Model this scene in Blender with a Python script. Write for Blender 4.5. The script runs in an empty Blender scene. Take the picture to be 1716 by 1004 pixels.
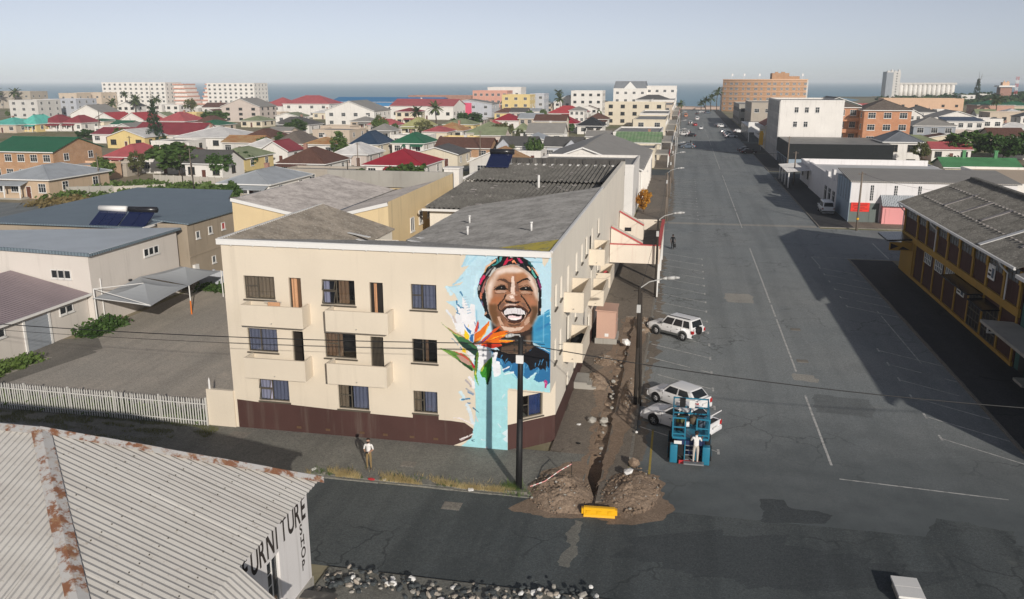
import bpy, bmesh, math, random
import numpy as np
from mathutils import Vector, Matrix, noise as mnoise
random.seed(7)
R = math.radians
scene = bpy.context.scene
col = scene.collection

# ---------------------------------------------------------------- camera
cam_data = bpy.data.cameras.new('camera')
cam = bpy.data.objects.new('camera', cam_data)
col.objects.link(cam)
cam.location = (0, 0, 20)
cam.rotation_euler = (R(90 - 14.65), 0, R(11.447))
cam_data.sensor_fit = 'HORIZONTAL'
cam_data.sensor_width = 36
cam_data.lens = 29.37
cam_data.clip_end = 60000
scene.camera = cam

# ---------------------------------------------------------------- sky and sun
SUN_EL, SUN_AZ = 20.0, 150.0        # azimuth clockwise from the street's seaward direction
world = bpy.data.worlds.new('World')
scene.world = world
world.use_nodes = True
wn = world.node_tree
sky = wn.nodes.new('ShaderNodeTexSky')
sky.sky_type = 'NISHITA'
sky.sun_disc = False
sky.sun_elevation = R(SUN_EL)
sky.sun_rotation = R(SUN_AZ)
sky.altitude = 0
sky.air_density = 0.55
sky.dust_density = 0.3
sky.ozone_density = 2.0
bg = wn.nodes['Background']
bg.inputs['Strength'].default_value = 0.084
hs = wn.nodes.new('ShaderNodeHueSaturation')      # hazy maritime air: paler than the clear model sky
hs.inputs['Saturation'].default_value = 0.4
wn.links.new(sky.outputs['Color'], hs.inputs['Color'])
tint = wn.nodes.new('ShaderNodeMix'); tint.data_type = 'RGBA'; tint.blend_type = 'MULTIPLY'; tint.inputs[0].default_value = 1.0
tint.inputs[7].default_value = (1.0, .985, 1.01, 1)
wn.links.new(hs.outputs['Color'], tint.inputs[6]); wn.links.new(tint.outputs[2], bg.inputs['Color'])

sd = bpy.data.lights.new('sun', 'SUN')
sd.energy = 3.6
sd.angle = R(0.6)
sd.color = (1.0, 0.93, 0.83)
sun = bpy.data.objects.new('sun', sd)
col.objects.link(sun)
to_sun = Vector((math.sin(R(SUN_AZ)) * math.cos(R(SUN_EL)), math.cos(R(SUN_AZ)) * math.cos(R(SUN_EL)), math.sin(R(SUN_EL))))
sun.rotation_euler = to_sun.to_track_quat('Z', 'Y').to_euler()
sun.location = to_sun * 200

scene.view_settings.view_transform = 'Standard'
scene.view_settings.look = 'None'
scene.view_settings.exposure = 0.0
scene.view_settings.gamma = 1.0
scene.render.engine = 'CYCLES'
scene.cycles.use_denoising = True
scene.cycles.max_bounces = 6
scene.cycles.volume_bounces = 0
scene.cycles.transparent_max_bounces = 8

# ---------------------------------------------------------------- mesh builder
class MB:
    def __init__(s): s.v = []; s.f = []; s.m = []
    def add(s, vs, fs, m=0):
        b = len(s.v); s.v += [tuple(p) for p in vs]
        for f in fs: s.f.append(tuple(b + i for i in f)); s.m.append(m)
        return s
    def quad(s, a, b, c, d, m=0): return s.add((a, b, c, d), ((0, 1, 2, 3),), m)
    def poly(s, pts, m=0): return s.add(pts, (tuple(range(len(pts))),), m)
    def box(s, x0, x1, y0, y1, z0, z1, m=0):
        vs = [(x, y, z) for z in (z0, z1) for y in (y0, y1) for x in (x0, x1)]
        return s.add(vs, ((0, 2, 3, 1), (4, 5, 7, 6), (0, 1, 5, 4), (1, 3, 7, 5), (3, 2, 6, 7), (2, 0, 4, 6)), m)
    def prism(s, pts, z0, z1, m=0):          # polygon in XY (ccw) extruded in z
        n = len(pts)
        vs = [(p[0], p[1], z0) for p in pts] + [(p[0], p[1], z1) for p in pts]
        fs = [tuple(range(n - 1, -1, -1)), tuple(range(n, 2 * n))] + [(i, (i + 1) % n, n + (i + 1) % n, n + i) for i in range(n)]
        return s.add(vs, fs, m)
    def slab(s, pts, t, m=0):                # polygon of 3D points thickened downwards
        n = len(pts)
        vs = [tuple(p) for p in pts] + [(p[0], p[1], p[2] - t) for p in pts]
        fs = [tuple(range(n)), tuple(range(2 * n - 1, n - 1, -1))] + [(i, n + i, n + (i + 1) % n, (i + 1) % n) for i in range(n)]
        return s.add(vs, fs, m)
    def tube(s, p0, p1, r0, r1=None, n=8, m=0, cap=True):
        r1 = r0 if r1 is None else r1
        p0, p1 = Vector(p0), Vector(p1); d = (p1 - p0).normalized()
        a = d.orthogonal().normalized(); b = d.cross(a)
        vs = []
        for p, r in ((p0, r0), (p1, r1)):
            for i in range(n):
                t = 2 * math.pi * i / n; vs.append(p + a * (r * math.cos(t)) + b * (r * math.sin(t)))
        fs = [(i, (i + 1) % n, n + (i + 1) % n, n + i) for i in range(n)]
        if cap: fs += [tuple(range(n - 1, -1, -1)), tuple(range(n, 2 * n))]
        return s.add(vs, fs, m)
    def path(s, pts, r, n=6, m=0):
        for i in range(len(pts) - 1):
            ra = r[i] if isinstance(r, (list, tuple)) else r
            rb = r[i + 1] if isinstance(r, (list, tuple)) else r
            s.tube(pts[i], pts[i + 1], ra, rb, n, m)
        return s
    def beam(s, p0, p1, w, h, m=0):          # rectangular bar
        p0, p1 = Vector(p0), Vector(p1); d = (p1 - p0).normalized()
        up = Vector((0, 0, 1)) if abs(d.z) < .95 else Vector((0, 1, 0))
        a = d.cross(up).normalized() * (w / 2); b = a.cross(d).normalized() * (h / 2)
        vs = [p + q for p in (p0, p1) for q in (-a - b, a - b, a + b, -a + b)]
        return s.add(vs, ((3, 2, 1, 0), (4, 5, 6, 7), (0, 1, 5, 4), (1, 2, 6, 5), (2, 3, 7, 6), (3, 0, 4, 7)), m)
    def mesh(s, name, mats, smooth=False, off=None):
        me = bpy.data.meshes.new(name)
        vs = s.v if off is None else [(v[0] - off[0], v[1] - off[1], v[2] - off[2]) for v in s.v]
        me.from_pydata(vs, [], s.f)
        for k in (mats if isinstance(mats, (list, tuple)) else [mats]): me.materials.append(M(k) if isinstance(k, str) else k)
        if len(me.materials) > 1: me.polygons.foreach_set('material_index', s.m)
        if smooth: me.polygons.foreach_set('use_smooth', [True] * len(s.f))
        me.update()
        return me
    def obj(s, name, mats, parent=None, smooth=False):     # vertices given in world space
        return place(s.mesh(name, mats, smooth, wloc(parent)), name, parent)
    def lobj(s, name, mats, parent=None, smooth=False, loc=(0, 0, 0), rz=0):   # vertices given in the parent's space
        return place(s.mesh(name, mats, smooth), name, parent, loc, rz)

def wloc(o):
    p = Vector((0, 0, 0))
    while o is not None: p += o.location; o = o.parent
    return p
def place(me, name, parent=None, loc=(0, 0, 0), rz=0, scale=None):
    o = bpy.data.objects.new(name, me); col.objects.link(o)
    o.parent = parent; o.location = loc
    if rz: o.rotation_euler = (0, 0, rz)
    if scale is not None: o.scale = scale if isinstance(scale, (tuple, list)) else (scale,) * 3
    return o
def tag(o, label=None, cat=None, group=None, kind=None):
    if label: o['label'] = label
    if cat: o['category'] = cat
    if group: o['group'] = group
    if kind: o['kind'] = kind
    return o
def thing(name, label, cat, loc, rz=0, group=None):
    o = bpy.data.objects.new(name, None); col.objects.link(o)
    o.location = loc; o.rotation_euler = (0, 0, rz); o.empty_display_size = .3
    return tag(o, label, cat, group)
def copy_tree(o, parent=None):
    c = o.copy(); col.objects.link(c)
    if parent is not None: c.parent = parent
    for ch in o.children: copy_tree(ch, c)
    return c

# ---------------------------------------------------------------- materials
MATS = {}
def M(k):
    if k not in MATS: raise KeyError(k)
    return MATS[k]
class NT:
    def __init__(s, name):
        s.mat = bpy.data.materials.new(name); s.mat.use_nodes = True
        s.t = s.mat.node_tree; s.b = s.t.nodes['Principled BSDF']; MATS[name] = s.mat
    def n(s, typ, **kw):
        x = s.t.nodes.new(typ)
        for k, v in kw.items(): setattr(x, k, v)
        return x
    def l(s, a, b): s.t.links.new(a, b)
    def val(s, sock, v):
        if hasattr(v, 'links') or isinstance(v, bpy.types.NodeSocket): s.l(v, sock)
        else: sock.default_value = v
    def math(s, op, a, b=0.0, c=None, clamp=False):
        x = s.n('ShaderNodeMath', operation=op); x.use_clamp = clamp
        s.val(x.inputs[0], a); s.val(x.inputs[1], b)
        if c is not None: s.val(x.inputs[2], c)
        return x.outputs[0]
    def pos(s, scale=(1, 1, 1)):
        g = s.n('ShaderNodeNewGeometry'); m = s.n('ShaderNodeVectorMath', operation='MULTIPLY')
        s.l(g.outputs['Position'], m.inputs[0]); m.inputs[1].default_value = scale
        return m.outputs[0]
    def noise(s, scale, detail=3, vec=None, rough=.5):
        x = s.n('ShaderNodeTexNoise'); x.inputs['Scale'].default_value = scale; x.inputs['Detail'].default_value = detail
        x.inputs['Roughness'].default_value = rough
        s.l(vec if vec is not None else s.pos(), x.inputs['Vector'])
        return x.outputs['Fac']
    def ramp(s, fac, a, b):                 # smooth 0..1 between a and b
        x = s.n('ShaderNodeMapRange'); x.interpolation_type = 'SMOOTHSTEP'
        s.val(x.inputs[0], fac); x.inputs[1].default_value = a; x.inputs[2].default_value = b
        return x.outputs[0]
    def mix(s, fac, a, b, mode='MIX'):
        x = s.n('ShaderNodeMix', data_type='RGBA', blend_type=mode)
        s.val(x.inputs[0], fac)
        for i, v in ((6, a), (7, b)):
            if isinstance(v, bpy.types.NodeSocket): s.l(v, x.inputs[i])
            else: x.inputs[i].default_value = (*v[:3], 1)
        return x.outputs[2]
    def col(s, c): s.val(s.b.inputs['Base Color'], c if isinstance(c, bpy.types.NodeSocket) else (*c, 1))
    def bump(s, h, strength=.3, dist=.02):
        x = s.n('ShaderNodeBump'); x.inputs['Strength'].default_value = strength; x.inputs['Distance'].default_value = dist
        s.l(h, x.inputs['Height']); s.l(x.outputs['Normal'], s.b.inputs['Normal'])
    def rough(s, r, spec=.3, metal=0):
        s.val(s.b.inputs['Roughness'], r); s.b.inputs['Specular IOR Level'].default_value = spec; s.b.inputs['Metallic'].default_value = metal
    def slope(s):                            # distance along the horizontal of an inclined face
        g = s.n('ShaderNodeNewGeometry'); c = s.n('ShaderNodeVectorMath', operation='CROSS_PRODUCT')
        s.l(g.outputs['True Normal'], c.inputs[0]); c.inputs[1].default_value = (0, 0, 1)
        nn = s.n('ShaderNodeVectorMath', operation='NORMALIZE'); s.l(c.outputs[0], nn.inputs[0])
        d = s.n('ShaderNodeVectorMath', operation='DOT_PRODUCT'); s.l(nn.outputs[0], d.inputs[0]); s.l(g.outputs['Position'], d.inputs[1])
        return d.outputs['Value']
def dark(c, k): return tuple(x * k for x in c)
def plaster(name, c, var=.18, streak=.3, rough=.85, dirt=(.16, .13, .10)):
    t = NT(name)
    big = t.ramp(t.noise(.35, 4), .3, .75)
    c1 = t.mix(t.math('MULTIPLY', big, var), c, dark(c, .55))
    st = t.ramp(t.noise(1, 4, t.pos((2.2, 2.2, .16)), .6), .52, .8)
    c2 = t.mix(t.math('MULTIPLY', st, streak), c1, dirt)
    fine = t.noise(9, 4)
    t.col(t.mix(t.math('MULTIPLY', fine, .16), c2, dark(c, .6)))
    t.rough(rough, .25); t.bump(fine, .25, .02)
def corr(name, c, period=.3, worn=.3, wornc=None, rough=.6, metal=0, rows=True, bump=.6):
    t = NT(name)
    s = t.slope()
    w = t.math('SINE', t.math('MULTIPLY', s, 2 * math.pi / period))
    n1 = t.ramp(t.noise(.5, 5), .35, .7); n2 = t.ramp(t.noise(5, 4), .45, .75)
    cc = t.mix(t.math('MULTIPLY', n1, worn), c, wornc or dark(c, .45))
    cc = t.mix(t.math('MULTIPLY', n2, worn * .7), cc, dark(c, .5))
    st = t.noise(1, 3, t.pos((6, 6, .6)))
    cc = t.mix(t.math('MULTIPLY', t.ramp(st, .45, .75), worn * .6), cc, wornc or dark(c, .6))
    t.col(cc); t.rough(rough, .3, metal); t.bump(w, bump, period * .12)
def tileroof(name, c, worn=.35):
    t = NT(name); br = t.n('ShaderNodeTexBrick'); br.inputs['Scale'].default_value = 1
    v = t.n('ShaderNodeCombineXYZ'); t.l(t.slope(), v.inputs[0])
    sx = t.n('ShaderNodeSeparateXYZ'); t.l(t.pos(), sx.inputs[0]); t.l(t.math('MULTIPLY', sx.outputs[2], 2.4), v.inputs[1])
    t.l(v.outputs[0], br.inputs['Vector'])
    br.inputs['Color1'].default_value = (*c, 1); br.inputs['Color2'].default_value = (*dark(c, .72), 1); br.inputs['Mortar'].default_value = (*dark(c, .4), 1)
    br.inputs['Brick Width'].default_value = .33; br.inputs['Row Height'].default_value = .36; br.inputs['Mortar Size'].default_value = .03
    t.col(t.mix(t.math('MULTIPLY', t.ramp(t.noise(.8, 5), .35, .75), worn), br.outputs[0], dark(c, .5)))
    t.rough(.75, .25); t.bump(br.outputs['Fac'], .4, -.03)
def brickm(name, c, c2, mortar=(.45, .42, .38)):
    t = NT(name); br = t.n('ShaderNodeTexBrick')
    v = t.n('ShaderNodeCombineXYZ'); sx = t.n('ShaderNodeSeparateXYZ'); t.l(t.pos(), sx.inputs[0])
    t.l(t.math('ADD', sx.outputs[0], sx.outputs[1]), v.inputs[0]); t.l(sx.outputs[2], v.inputs[1]); t.l(v.outputs[0], br.inputs['Vector'])
    br.inputs['Color1'].default_value = (*c, 1); br.inputs['Color2'].default_value = (*c2, 1); br.inputs['Mortar'].default_value = (*mortar, 1)
    br.inputs['Scale'].default_value = 1; br.inputs['Brick Width'].default_value = .26; br.inputs['Row Height'].default_value = .1; br.inputs['Mortar Size'].default_value = .012
    t.col(t.mix(t.math('MULTIPLY', t.ramp(t.noise(.7, 4), .3, .7), .3), br.outputs[0], dark(c, .5))); t.rough(.85, .2)
def plain(name, c, rough=.5, spec=.4, metal=0, var=.12, scale=4):
    t = NT(name); t.col(t.mix(t.math('MULTIPLY', t.noise(scale, 4), var), c, dark(c, .4))); t.rough(rough, spec, metal)
def glassm(name, c=(.02, .025, .03), rough=.12):
    t = NT(name); t.col(t.mix(t.noise(.8, 1), dark(c, .6), tuple(x * 1.6 for x in c))); t.rough(rough, .5)
def foliage(name, c, c2, trans=.25):
    t = NT(name); oi = t.n('ShaderNodeObjectInfo')
    f = t.math('ADD', t.math('MULTIPLY', t.noise(1.4, 3), .9), t.math('MULTIPLY', oi.outputs['Random'], .35))
    t.col(t.mix(t.ramp(f, .3, .95), c, c2)); t.rough(.6, .25)
    tr = t.n('ShaderNodeBsdfTranslucent'); tr.inputs[0].default_value = (*[x * 1.4 for x in c2], 1)
    mx = t.n('ShaderNodeMixShader'); mx.inputs[0].default_value = trans
    t.l(t.b.outputs[0], mx.inputs[1]); t.l(tr.outputs[0], mx.inputs[2]); t.l(mx.outputs[0], t.t.nodes['Material Output'].inputs[0])

plaster('white', (.80, .77, .73)); plaster('cream', (.74, .66, .52)); plaster('beige', (.60, .50, .40)); plaster('tan', (.58, .44, .31))
plaster('yellow', (.74, .58, .27)); plaster('peach', (.70, .47, .32)); plaster('pinkgrey', (.60, .52, .47)); plaster('greyplaster', (.45, .40, .34))
plaster('paleplaster', (.64, .62, .59)); plaster('lilacgrey', (.50, .52, .57)); plaster('salmon', (.68, .36, .28)); plaster('pinkbrick', (.55, .33, .26))
plaster('bluegrey', (.33, .36, .40)); plaster('blue', (.06, .24, .48), streak=.1); plaster('pink', (.80, .36, .36)); plaster('hotpink', (.72, .10, .19))
plaster('flatwall', (.735, .65, .53), var=.16, streak=.13); plaster('sidewall', (.84, .78, .68), var=.14, streak=.2)
plaster('yellowblock', (.76, .60, .36), var=.2, streak=.35); plaster('warehouse', (.70, .65, .60), var=.12, streak=.18)
plaster('wingwall', (.42, .35, .27), var=.35, streak=.5); plaster('plinth', (.085, .042, .037), var=.5, streak=.35, rough=.6, dirt=(.2, .17, .14))
plaster('shopwhite', (.78, .76, .76), var=.15, streak=.3); plaster('shopblue', (.32, .40, .48), var=.2); plaster('greengrey', (.16, .19, .18), var=.3)
plaster('brownpanel', (.075, .034, .028), var=.4, streak=.2); plaster('mustard', (.42, .25, .05), var=.3, streak=.3); plaster('teal_wall', (.05, .13, .12), var=.3)
plaster('concrete', (.42, .40, .36), var=.4, streak=.4); plaster('precast', (.55, .51, .45), var=.3, streak=.5); plaster('darkstain', (.10, .095, .09), var=.6, streak=.8, dirt=(.34, .32, .29))
plaster('veranda', (.78, .70, .60), var=.15, streak=.55, dirt=(.45, .20, .16)); plaster('redtrim', (.55, .10, .10), var=.3)
brickm('facebrick', (.52, .27, .11), (.44, .21, .09)); brickm('brick', (.40, .17, .11), (.34, .13, .09)); brickm('orangebrick', (.62, .24, .09), (.52, .19, .07)); brickm('hotelbrick', (.52, .30, .17), (.47, .26, .14), (.45, .3, .2))
corr('teal', (.14, .58, .49)); corr('maroon', (.33, .055, .07)); corr('red', (.52, .06, .07)); corr('green', (.03, .16, .085), worn=.2); corr('pinkroof', (.52, .12, .13))
corr('crimson', (.38, .025, .045), worn=.25); corr('navy', (.03, .06, .11), rough=.35); corr('blackroof', (.035, .036, .04)); corr('darkroof', (.13, .125, .12)); corr('lightgrey', (.46, .49, .52), rough=.45)
corr('greyroof', (.31, .295, .275), worn=.5, wornc=(.38, .36, .33)); corr('whiteroof', (.80, .78, .76)); corr('olive', (.30, .34, .20), worn=.4); corr('oliveyellow', (.46, .45, .20)); corr('rustroof', (.45, .20, .08), worn=.7, wornc=(.55, .42, .22))
corr('stripegreen', (.18, .32, .15), period=.9, worn=.5, wornc=(.4, .42, .3), bump=.3); corr('slateroof', (.20, .215, .24)); corr('flatroof', (.33, .32, .30), bump=.1, worn=.5); corr('steelblue', (.17, .22, .26), worn=.15, rough=.45)
corr('palesteel', (.52, .57, .62), worn=.15, rough=.4); corr('purpleroof', (.34, .27, .29), worn=.15, rough=.5); tileroof('brownroof', (.20, .10, .075)); tileroof('greybrown', (.24, .20, .17)); tileroof('tilered', (.42, .15, .10)); tileroof('blackbox', (.022, .026, .028))
corr('greenroof2', (.10, .30, .13), worn=.4); corr('tanroof', (.62, .50, .37), bump=.05, worn=.15, wornc=(.5, .33, .2)); corr('whiteflat', (.62, .62, .62), bump=.05, worn=.15)
plain('whitepaint', (.80, .79, .77), .5); plain('frame_dark', (.10, .085, .065), .5); plain('frame_white', (.75, .74, .72), .5); plain('frame_brown', (.12, .07, .04), .5)
glassm('glass'); glassm('glass_grey', (.10, .11, .12), .25); plain('door_brown', (.13, .05, .035), .5); plain('door_dark', (.02, .016, .014), .6); plain('black', (.012, .012, .013), .6)
plain('steel', (.42, .43, .44), .4, .5, .6); plain('fence_grey', (.62, .61, .58), .5, .4); plain('wood_pole', (.05, .042, .036), .85, .2, 0, .6, 7); plain('grey_pole', (.23, .19, .155), .8, .2, 0, .5, 6); plain('lamp_grey', (.50, .50, .49), .5)
plain('curtain_tan', (.66, .47, .32), .9, .1, 0, .5, 14); plain('curtain_blue', (.46, .45, .60), .9, .1, 0, .4, 14); plain('curtain_orange', (.66, .38, .22), .9, .1, 0, .6, 16); plain('curtain_deep', (.10, .17, .46), .9, .1, 0, .5, 12)
plain('cab_pink', (.56, .36, .28), .6, .3); plain('lift_blue', (.02, .19, .30), .4, .5); plain('lift_navy', (.02, .035, .10), .5); plain('red_paint', (.55, .04, .05), .4); plain('sign_red', (.80, .035, .02), .5)
plain('barrier_yellow', (.85, .46, .01), .4); plain('yellow_line', (.50, .38, .10), .8, .2, 0, .8, 3); plain('tyre', (.02, .02, .021), .8, .2); plain('rim', (.45, .45, .46), .35, .5, .5); plain('bumper', (.10, .105, .105), .6)
plain('tail_red', (.45, .02, .02), .25, .5); plain('carwhite', (.78, .78, .79), .25, .5, 0, .05); plain('carred', (.42, .02, .03), .25); plain('carblack', (.02, .02, .024), .25); plain('cargrey', (.13, .16, .17), .25); plain('carblue', (.10, .13, .17), .25); plain('carmaroon', (.05, .018, .022), .3); plain('carorange', (.62, .24, .12), .4); plain('carsilver', (.5, .52, .54), .25, .5, .4)
plain('skin', (.20, .10, .06), .6); plain('skin_light', (.42, .23, .15), .6); plain('shirt_white', (.80, .78, .76), .9, .1); plain('khaki', (.25, .18, .09), .9, .1); plain('cloth_black', (.015, .015, .017), .9, .1); plain('trouser_pale', (.55, .50, .44), .9, .1); plain('hair', (.02, .013, .01), .8); plain('shoe', (.12, .09, .06), .7)
plain('solar', (.012, .02, .07), .12, .6); plain('shade_net', (.42, .44, .46), .9, .1); plain('orange_paint', (.75, .19, .02), .5); plain('rust', (.20, .065, .03), .9, .1, 0, .6, 6)
foliage('leaf_dark', (.026, .066, .016), (.095, .165, .04)); foliage('leaf_mid', (.045, .095, .022), (.145, .21, .055)); foliage('leaf_olive', (.07, .085, .03), (.19, .19, .07)); foliage('leaf_orange', (.35, .15, .02), (.62, .33, .04)); foliage('leaf_dry', (.16, .12, .05), (.34, .27, .12)); foliage('straw', (.24, .18, .08), (.52, .42, .22)); foliage('needle', (.012, .032, .018), (.035, .07, .032)); foliage('palm_leaf', (.035, .065, .02), (.12, .15, .05))
plain('bark', (.10, .075, .055), .95, .1, 0, .6, 6)
# ================================================================= setting
def ground_mat():
    t = NT('ground_soil')
    a = t.ramp(t.noise(.035, 5), .38, .62); b = t.ramp(t.noise(.5, 5), .35, .7)
    c = t.mix(a, (.30, .255, .185), (.17, .185, .08)); c = t.mix(t.math('MULTIPLY', b, .6), c, (.38, .33, .245))
    t.col(c); t.rough(.95, .1); t.bump(t.noise(3, 5), .4, .1)
def asphalt(name, c, worn=(.24, .225, .205), cracks=True, dirt=.35, dark_patch=.5):
    t = NT(name)
    big = t.ramp(t.noise(.07, 5, None, .6), .36, .66); mid = t.ramp(t.noise(.45, 6, None, .65), .4, .72)
    tracks = t.ramp(t.noise(1, 4, t.pos((.55, .02, 1))), .42, .68)
    cc = t.mix(t.math('MULTIPLY', big, dirt), c, worn)
    cc = t.mix(t.math('MULTIPLY', tracks, dark_patch * .9), cc, dark(c, .55))
    cc = t.mix(t.math('MULTIPLY', mid, dark_patch * .5), cc, dark(c, .62))
    fine = t.noise(11, 5, None, .8); cc = t.mix(t.math('MULTIPLY', t.ramp(fine, .44, .6), .5), cc, dark(c, .38))
    g2 = t.noise(4.5, 6, None, .85); cc = t.mix(t.math('MULTIPLY', t.ramp(g2, .46, .62), .34), cc, dark(c, .5)); cc = t.mix(t.math('MULTIPLY', t.ramp(g2, .5, .36), .22), cc, worn)
    cc = t.mix(t.math('MULTIPLY', t.ramp(t.noise(15, 3, None, .7), .56, .68), .5), cc, tuple(min(1, x * 1.9) for x in c))
    blot = t.ramp(t.noise(.19, 6, t.pos((1, .55, 1)), .75), .52, .6); cc = t.mix(t.math('MULTIPLY', blot, dark_patch * .42), cc, dark(c, .5))
    pale = t.ramp(t.noise(.27, 6, t.pos((.8, .5, 1)), .75), .60, .72); cc = t.mix(t.math('MULTIPLY', pale, .4), cc, worn)
    if name == 'asphalt_main':               # darker surfacing of the junction, with lens vignette darkening painted into the colour
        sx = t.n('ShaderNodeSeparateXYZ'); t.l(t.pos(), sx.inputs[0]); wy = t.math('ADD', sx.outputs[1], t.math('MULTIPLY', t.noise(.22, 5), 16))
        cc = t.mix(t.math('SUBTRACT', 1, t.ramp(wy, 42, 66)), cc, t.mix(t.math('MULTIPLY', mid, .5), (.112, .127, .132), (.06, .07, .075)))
    if cracks:
        v = t.n('ShaderNodeTexVoronoi', feature='DISTANCE_TO_EDGE'); v.inputs['Scale'].default_value = .35
        wv = t.n('ShaderNodeVectorMath', operation='ADD'); nz = t.n('ShaderNodeTexNoise'); nz.inputs['Scale'].default_value = 1.1; nz.inputs['Detail'].default_value = 4
        t.l(t.pos(), nz.inputs['Vector']); sc = t.n('ShaderNodeVectorMath', operation='SCALE'); t.l(nz.outputs['Color'], sc.inputs[0]); sc.inputs['Scale'].default_value = 1.3
        t.l(t.pos(), wv.inputs[0]); t.l(sc.outputs[0], wv.inputs[1]); t.l(wv.outputs[0], v.inputs['Vector'])
        line = t.math('SUBTRACT', 1, t.ramp(v.outputs['Distance'], .006, .03)); gate = t.ramp(t.noise(.12, 3), .5, .62)
        cc = t.mix(t.math('MULTIPLY', t.math('MULTIPLY', line, gate), .6), cc, dark(c, .3))
    t.col(cc); t.rough(.85, .25); t.bump(fine, .5, .03)
ground_mat()
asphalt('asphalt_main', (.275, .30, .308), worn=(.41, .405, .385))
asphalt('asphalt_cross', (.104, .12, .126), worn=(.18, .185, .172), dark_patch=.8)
asphalt('pave_left', (.22, .19, .158), worn=(.36, .295, .23), dirt=.6)
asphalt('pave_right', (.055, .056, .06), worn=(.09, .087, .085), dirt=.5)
asphalt('pave_front', (.215, .215, .195), worn=(.33, .31, .265), dirt=.5)
asphalt('gravel_yard', (.47, .435, .385), worn=(.68, .585, .49), dirt=.7, cracks=False)
asphalt('dirt_earth', (.285, .205, .145), worn=(.40, .31, .235), dirt=.8, cracks=False)
asphalt('kerb_stone', (.26, .24, .21), worn=(.34, .31, .27), cracks=False)
asphalt('asphalt_old', (.20, .218, .224), worn=(.30, .30, .285))
asphalt('grit_pale', (.40, .385, .35), worn=(.52, .49, .44), cracks=False)
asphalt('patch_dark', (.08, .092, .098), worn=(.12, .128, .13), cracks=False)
def worn_paint():
    t = NT('road_paint'); w = t.ramp(t.noise(2.2, 5, None, .7), .42, .6)
    t.col(t.mix(t.math('MULTIPLY', w, .75), (.60, .59, .57), (.28, .285, .28))); t.rough(.8, .2)
worn_paint()
def seam():
    t = NT('sea_water'); t.col(t.mix(t.ramp(t.noise(.004, 4, t.pos((.4, 2.5, 1))), .35, .7), (.07, .24, .34), (.10, .29, .38))); t.rough(.38, .4); t.bump(t.noise(.08, 4, t.pos((.5, 1, 1))), .25, 1.2)
    t2 = NT('pool_water'); t2.col((.07, .22, .30)); t2.rough(.3, .5)
seam()
plain('sand', (.50, .37, .30), .95, .1)

TX0, TX1, TY0, TY1 = -4.15, -3.35, 36.4, 71.0        # trench outline
mb = MB()
Yc = 640
mb.quad((-900, -60, 0), (TX0, -60, 0), (TX0, Yc, 0), (-900, Yc, 0))
mb.quad((TX1, -60, 0), (900, -60, 0), (900, Yc, 0), (TX1, Yc, 0))
mb.quad((TX0, -60, 0), (TX1, -60, 0), (TX1, TY0, 0), (TX0, TY0, 0))
mb.quad((TX0, TY1, 0), (TX1, TY1, 0), (TX1, Yc, 0), (TX0, Yc, 0))
mb.quad((-900, Yc, 0), (-330, Yc, 0), (-380, 800, 0), (-900, 860, 0))        # land bends round the bay
mb.quad((95, Yc, 0), (900, Yc, 0), (900, 1500, 0), (250, 1250, 0))           # headland with the silos
tag(mb.obj('ground', 'ground_soil'), 'soil and thin grass of the town plots', kind='structure')
mb = MB(); mb.quad((-330, Yc, 0), (95, Yc, 0), (95, 668, -6.2), (-330, 668, -6.2))
mb.quad((-380, 800, 0), (-330, Yc, 0), (-330, 668, -6.2), (-365, 830, -6.2)); mb.quad((95, Yc, 0), (250, 1250, 0), (240, 1275, -6.2), (95, 668, -6.2))
mb.quad((-900, 860, 0), (-380, 800, 0), (-365, 830, -6.2), (-900, 900, -6.2)); mb.quad((250, 1250, 0), (900, 1500, 0), (900, 1540, -6.2), (240, 1275, -6.2))
tag(mb.obj('beach', 'sand'), 'sandy slope down to the water', kind='structure')
mb = MB(); mb.quad((-26000, 500, -6), (26000, 500, -6), (26000, 30000, -6), (-26000, 30000, -6))
tag(mb.obj('sea', 'sea_water'), 'blue sea reaching the horizon', kind='structure')
mb = MB(); mb.quad((-40, 660, -5.9), (90, 660, -5.9), (60, 800, -5.9), (-60, 790, -5.9))
tag(mb.obj('tidal_pool', 'pool_water'), 'light blue tidal pool at the end of the street', kind='structure')
mb = MB()
for i in range(14):
    x = -45 + i * 9; mb.box(x, x + 8.8, 815 + (i % 3) * 4, 850 + (i % 4) * 5, -7, -3.6 + .5 * math.sin(i * 1.9))
tag(mb.obj('breakwater', 'sand'), 'pinkish breakwater strip in the sea beyond the tidal pool', 'breakwater')

# roads
mb = MB(); KL, KR = -1.9, 19.3
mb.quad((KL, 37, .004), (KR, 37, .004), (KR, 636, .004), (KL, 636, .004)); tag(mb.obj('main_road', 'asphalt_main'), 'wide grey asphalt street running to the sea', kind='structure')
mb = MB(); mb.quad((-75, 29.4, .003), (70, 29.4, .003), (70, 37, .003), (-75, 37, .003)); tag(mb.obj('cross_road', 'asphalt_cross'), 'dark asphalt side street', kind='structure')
for nm, y0, y1 in (('middle', 101, 122), ('far', 187, 200), ('farther', 290, 302), ('seafront', 612, 632)):
    mb = MB(); mb.quad((-130, y0, .003), (KL - .0, y0, .003), (KL - .0, y1, .003), (-130, y1, .003)); mb.quad((KR, y0, .003), (160, y0, .003), (160, y1, .003), (KR, y1, .003))
    tag(mb.obj('cross_road_' + nm, 'asphalt_main' if nm == 'middle' else 'asphalt_cross'), kind='structure')
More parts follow.
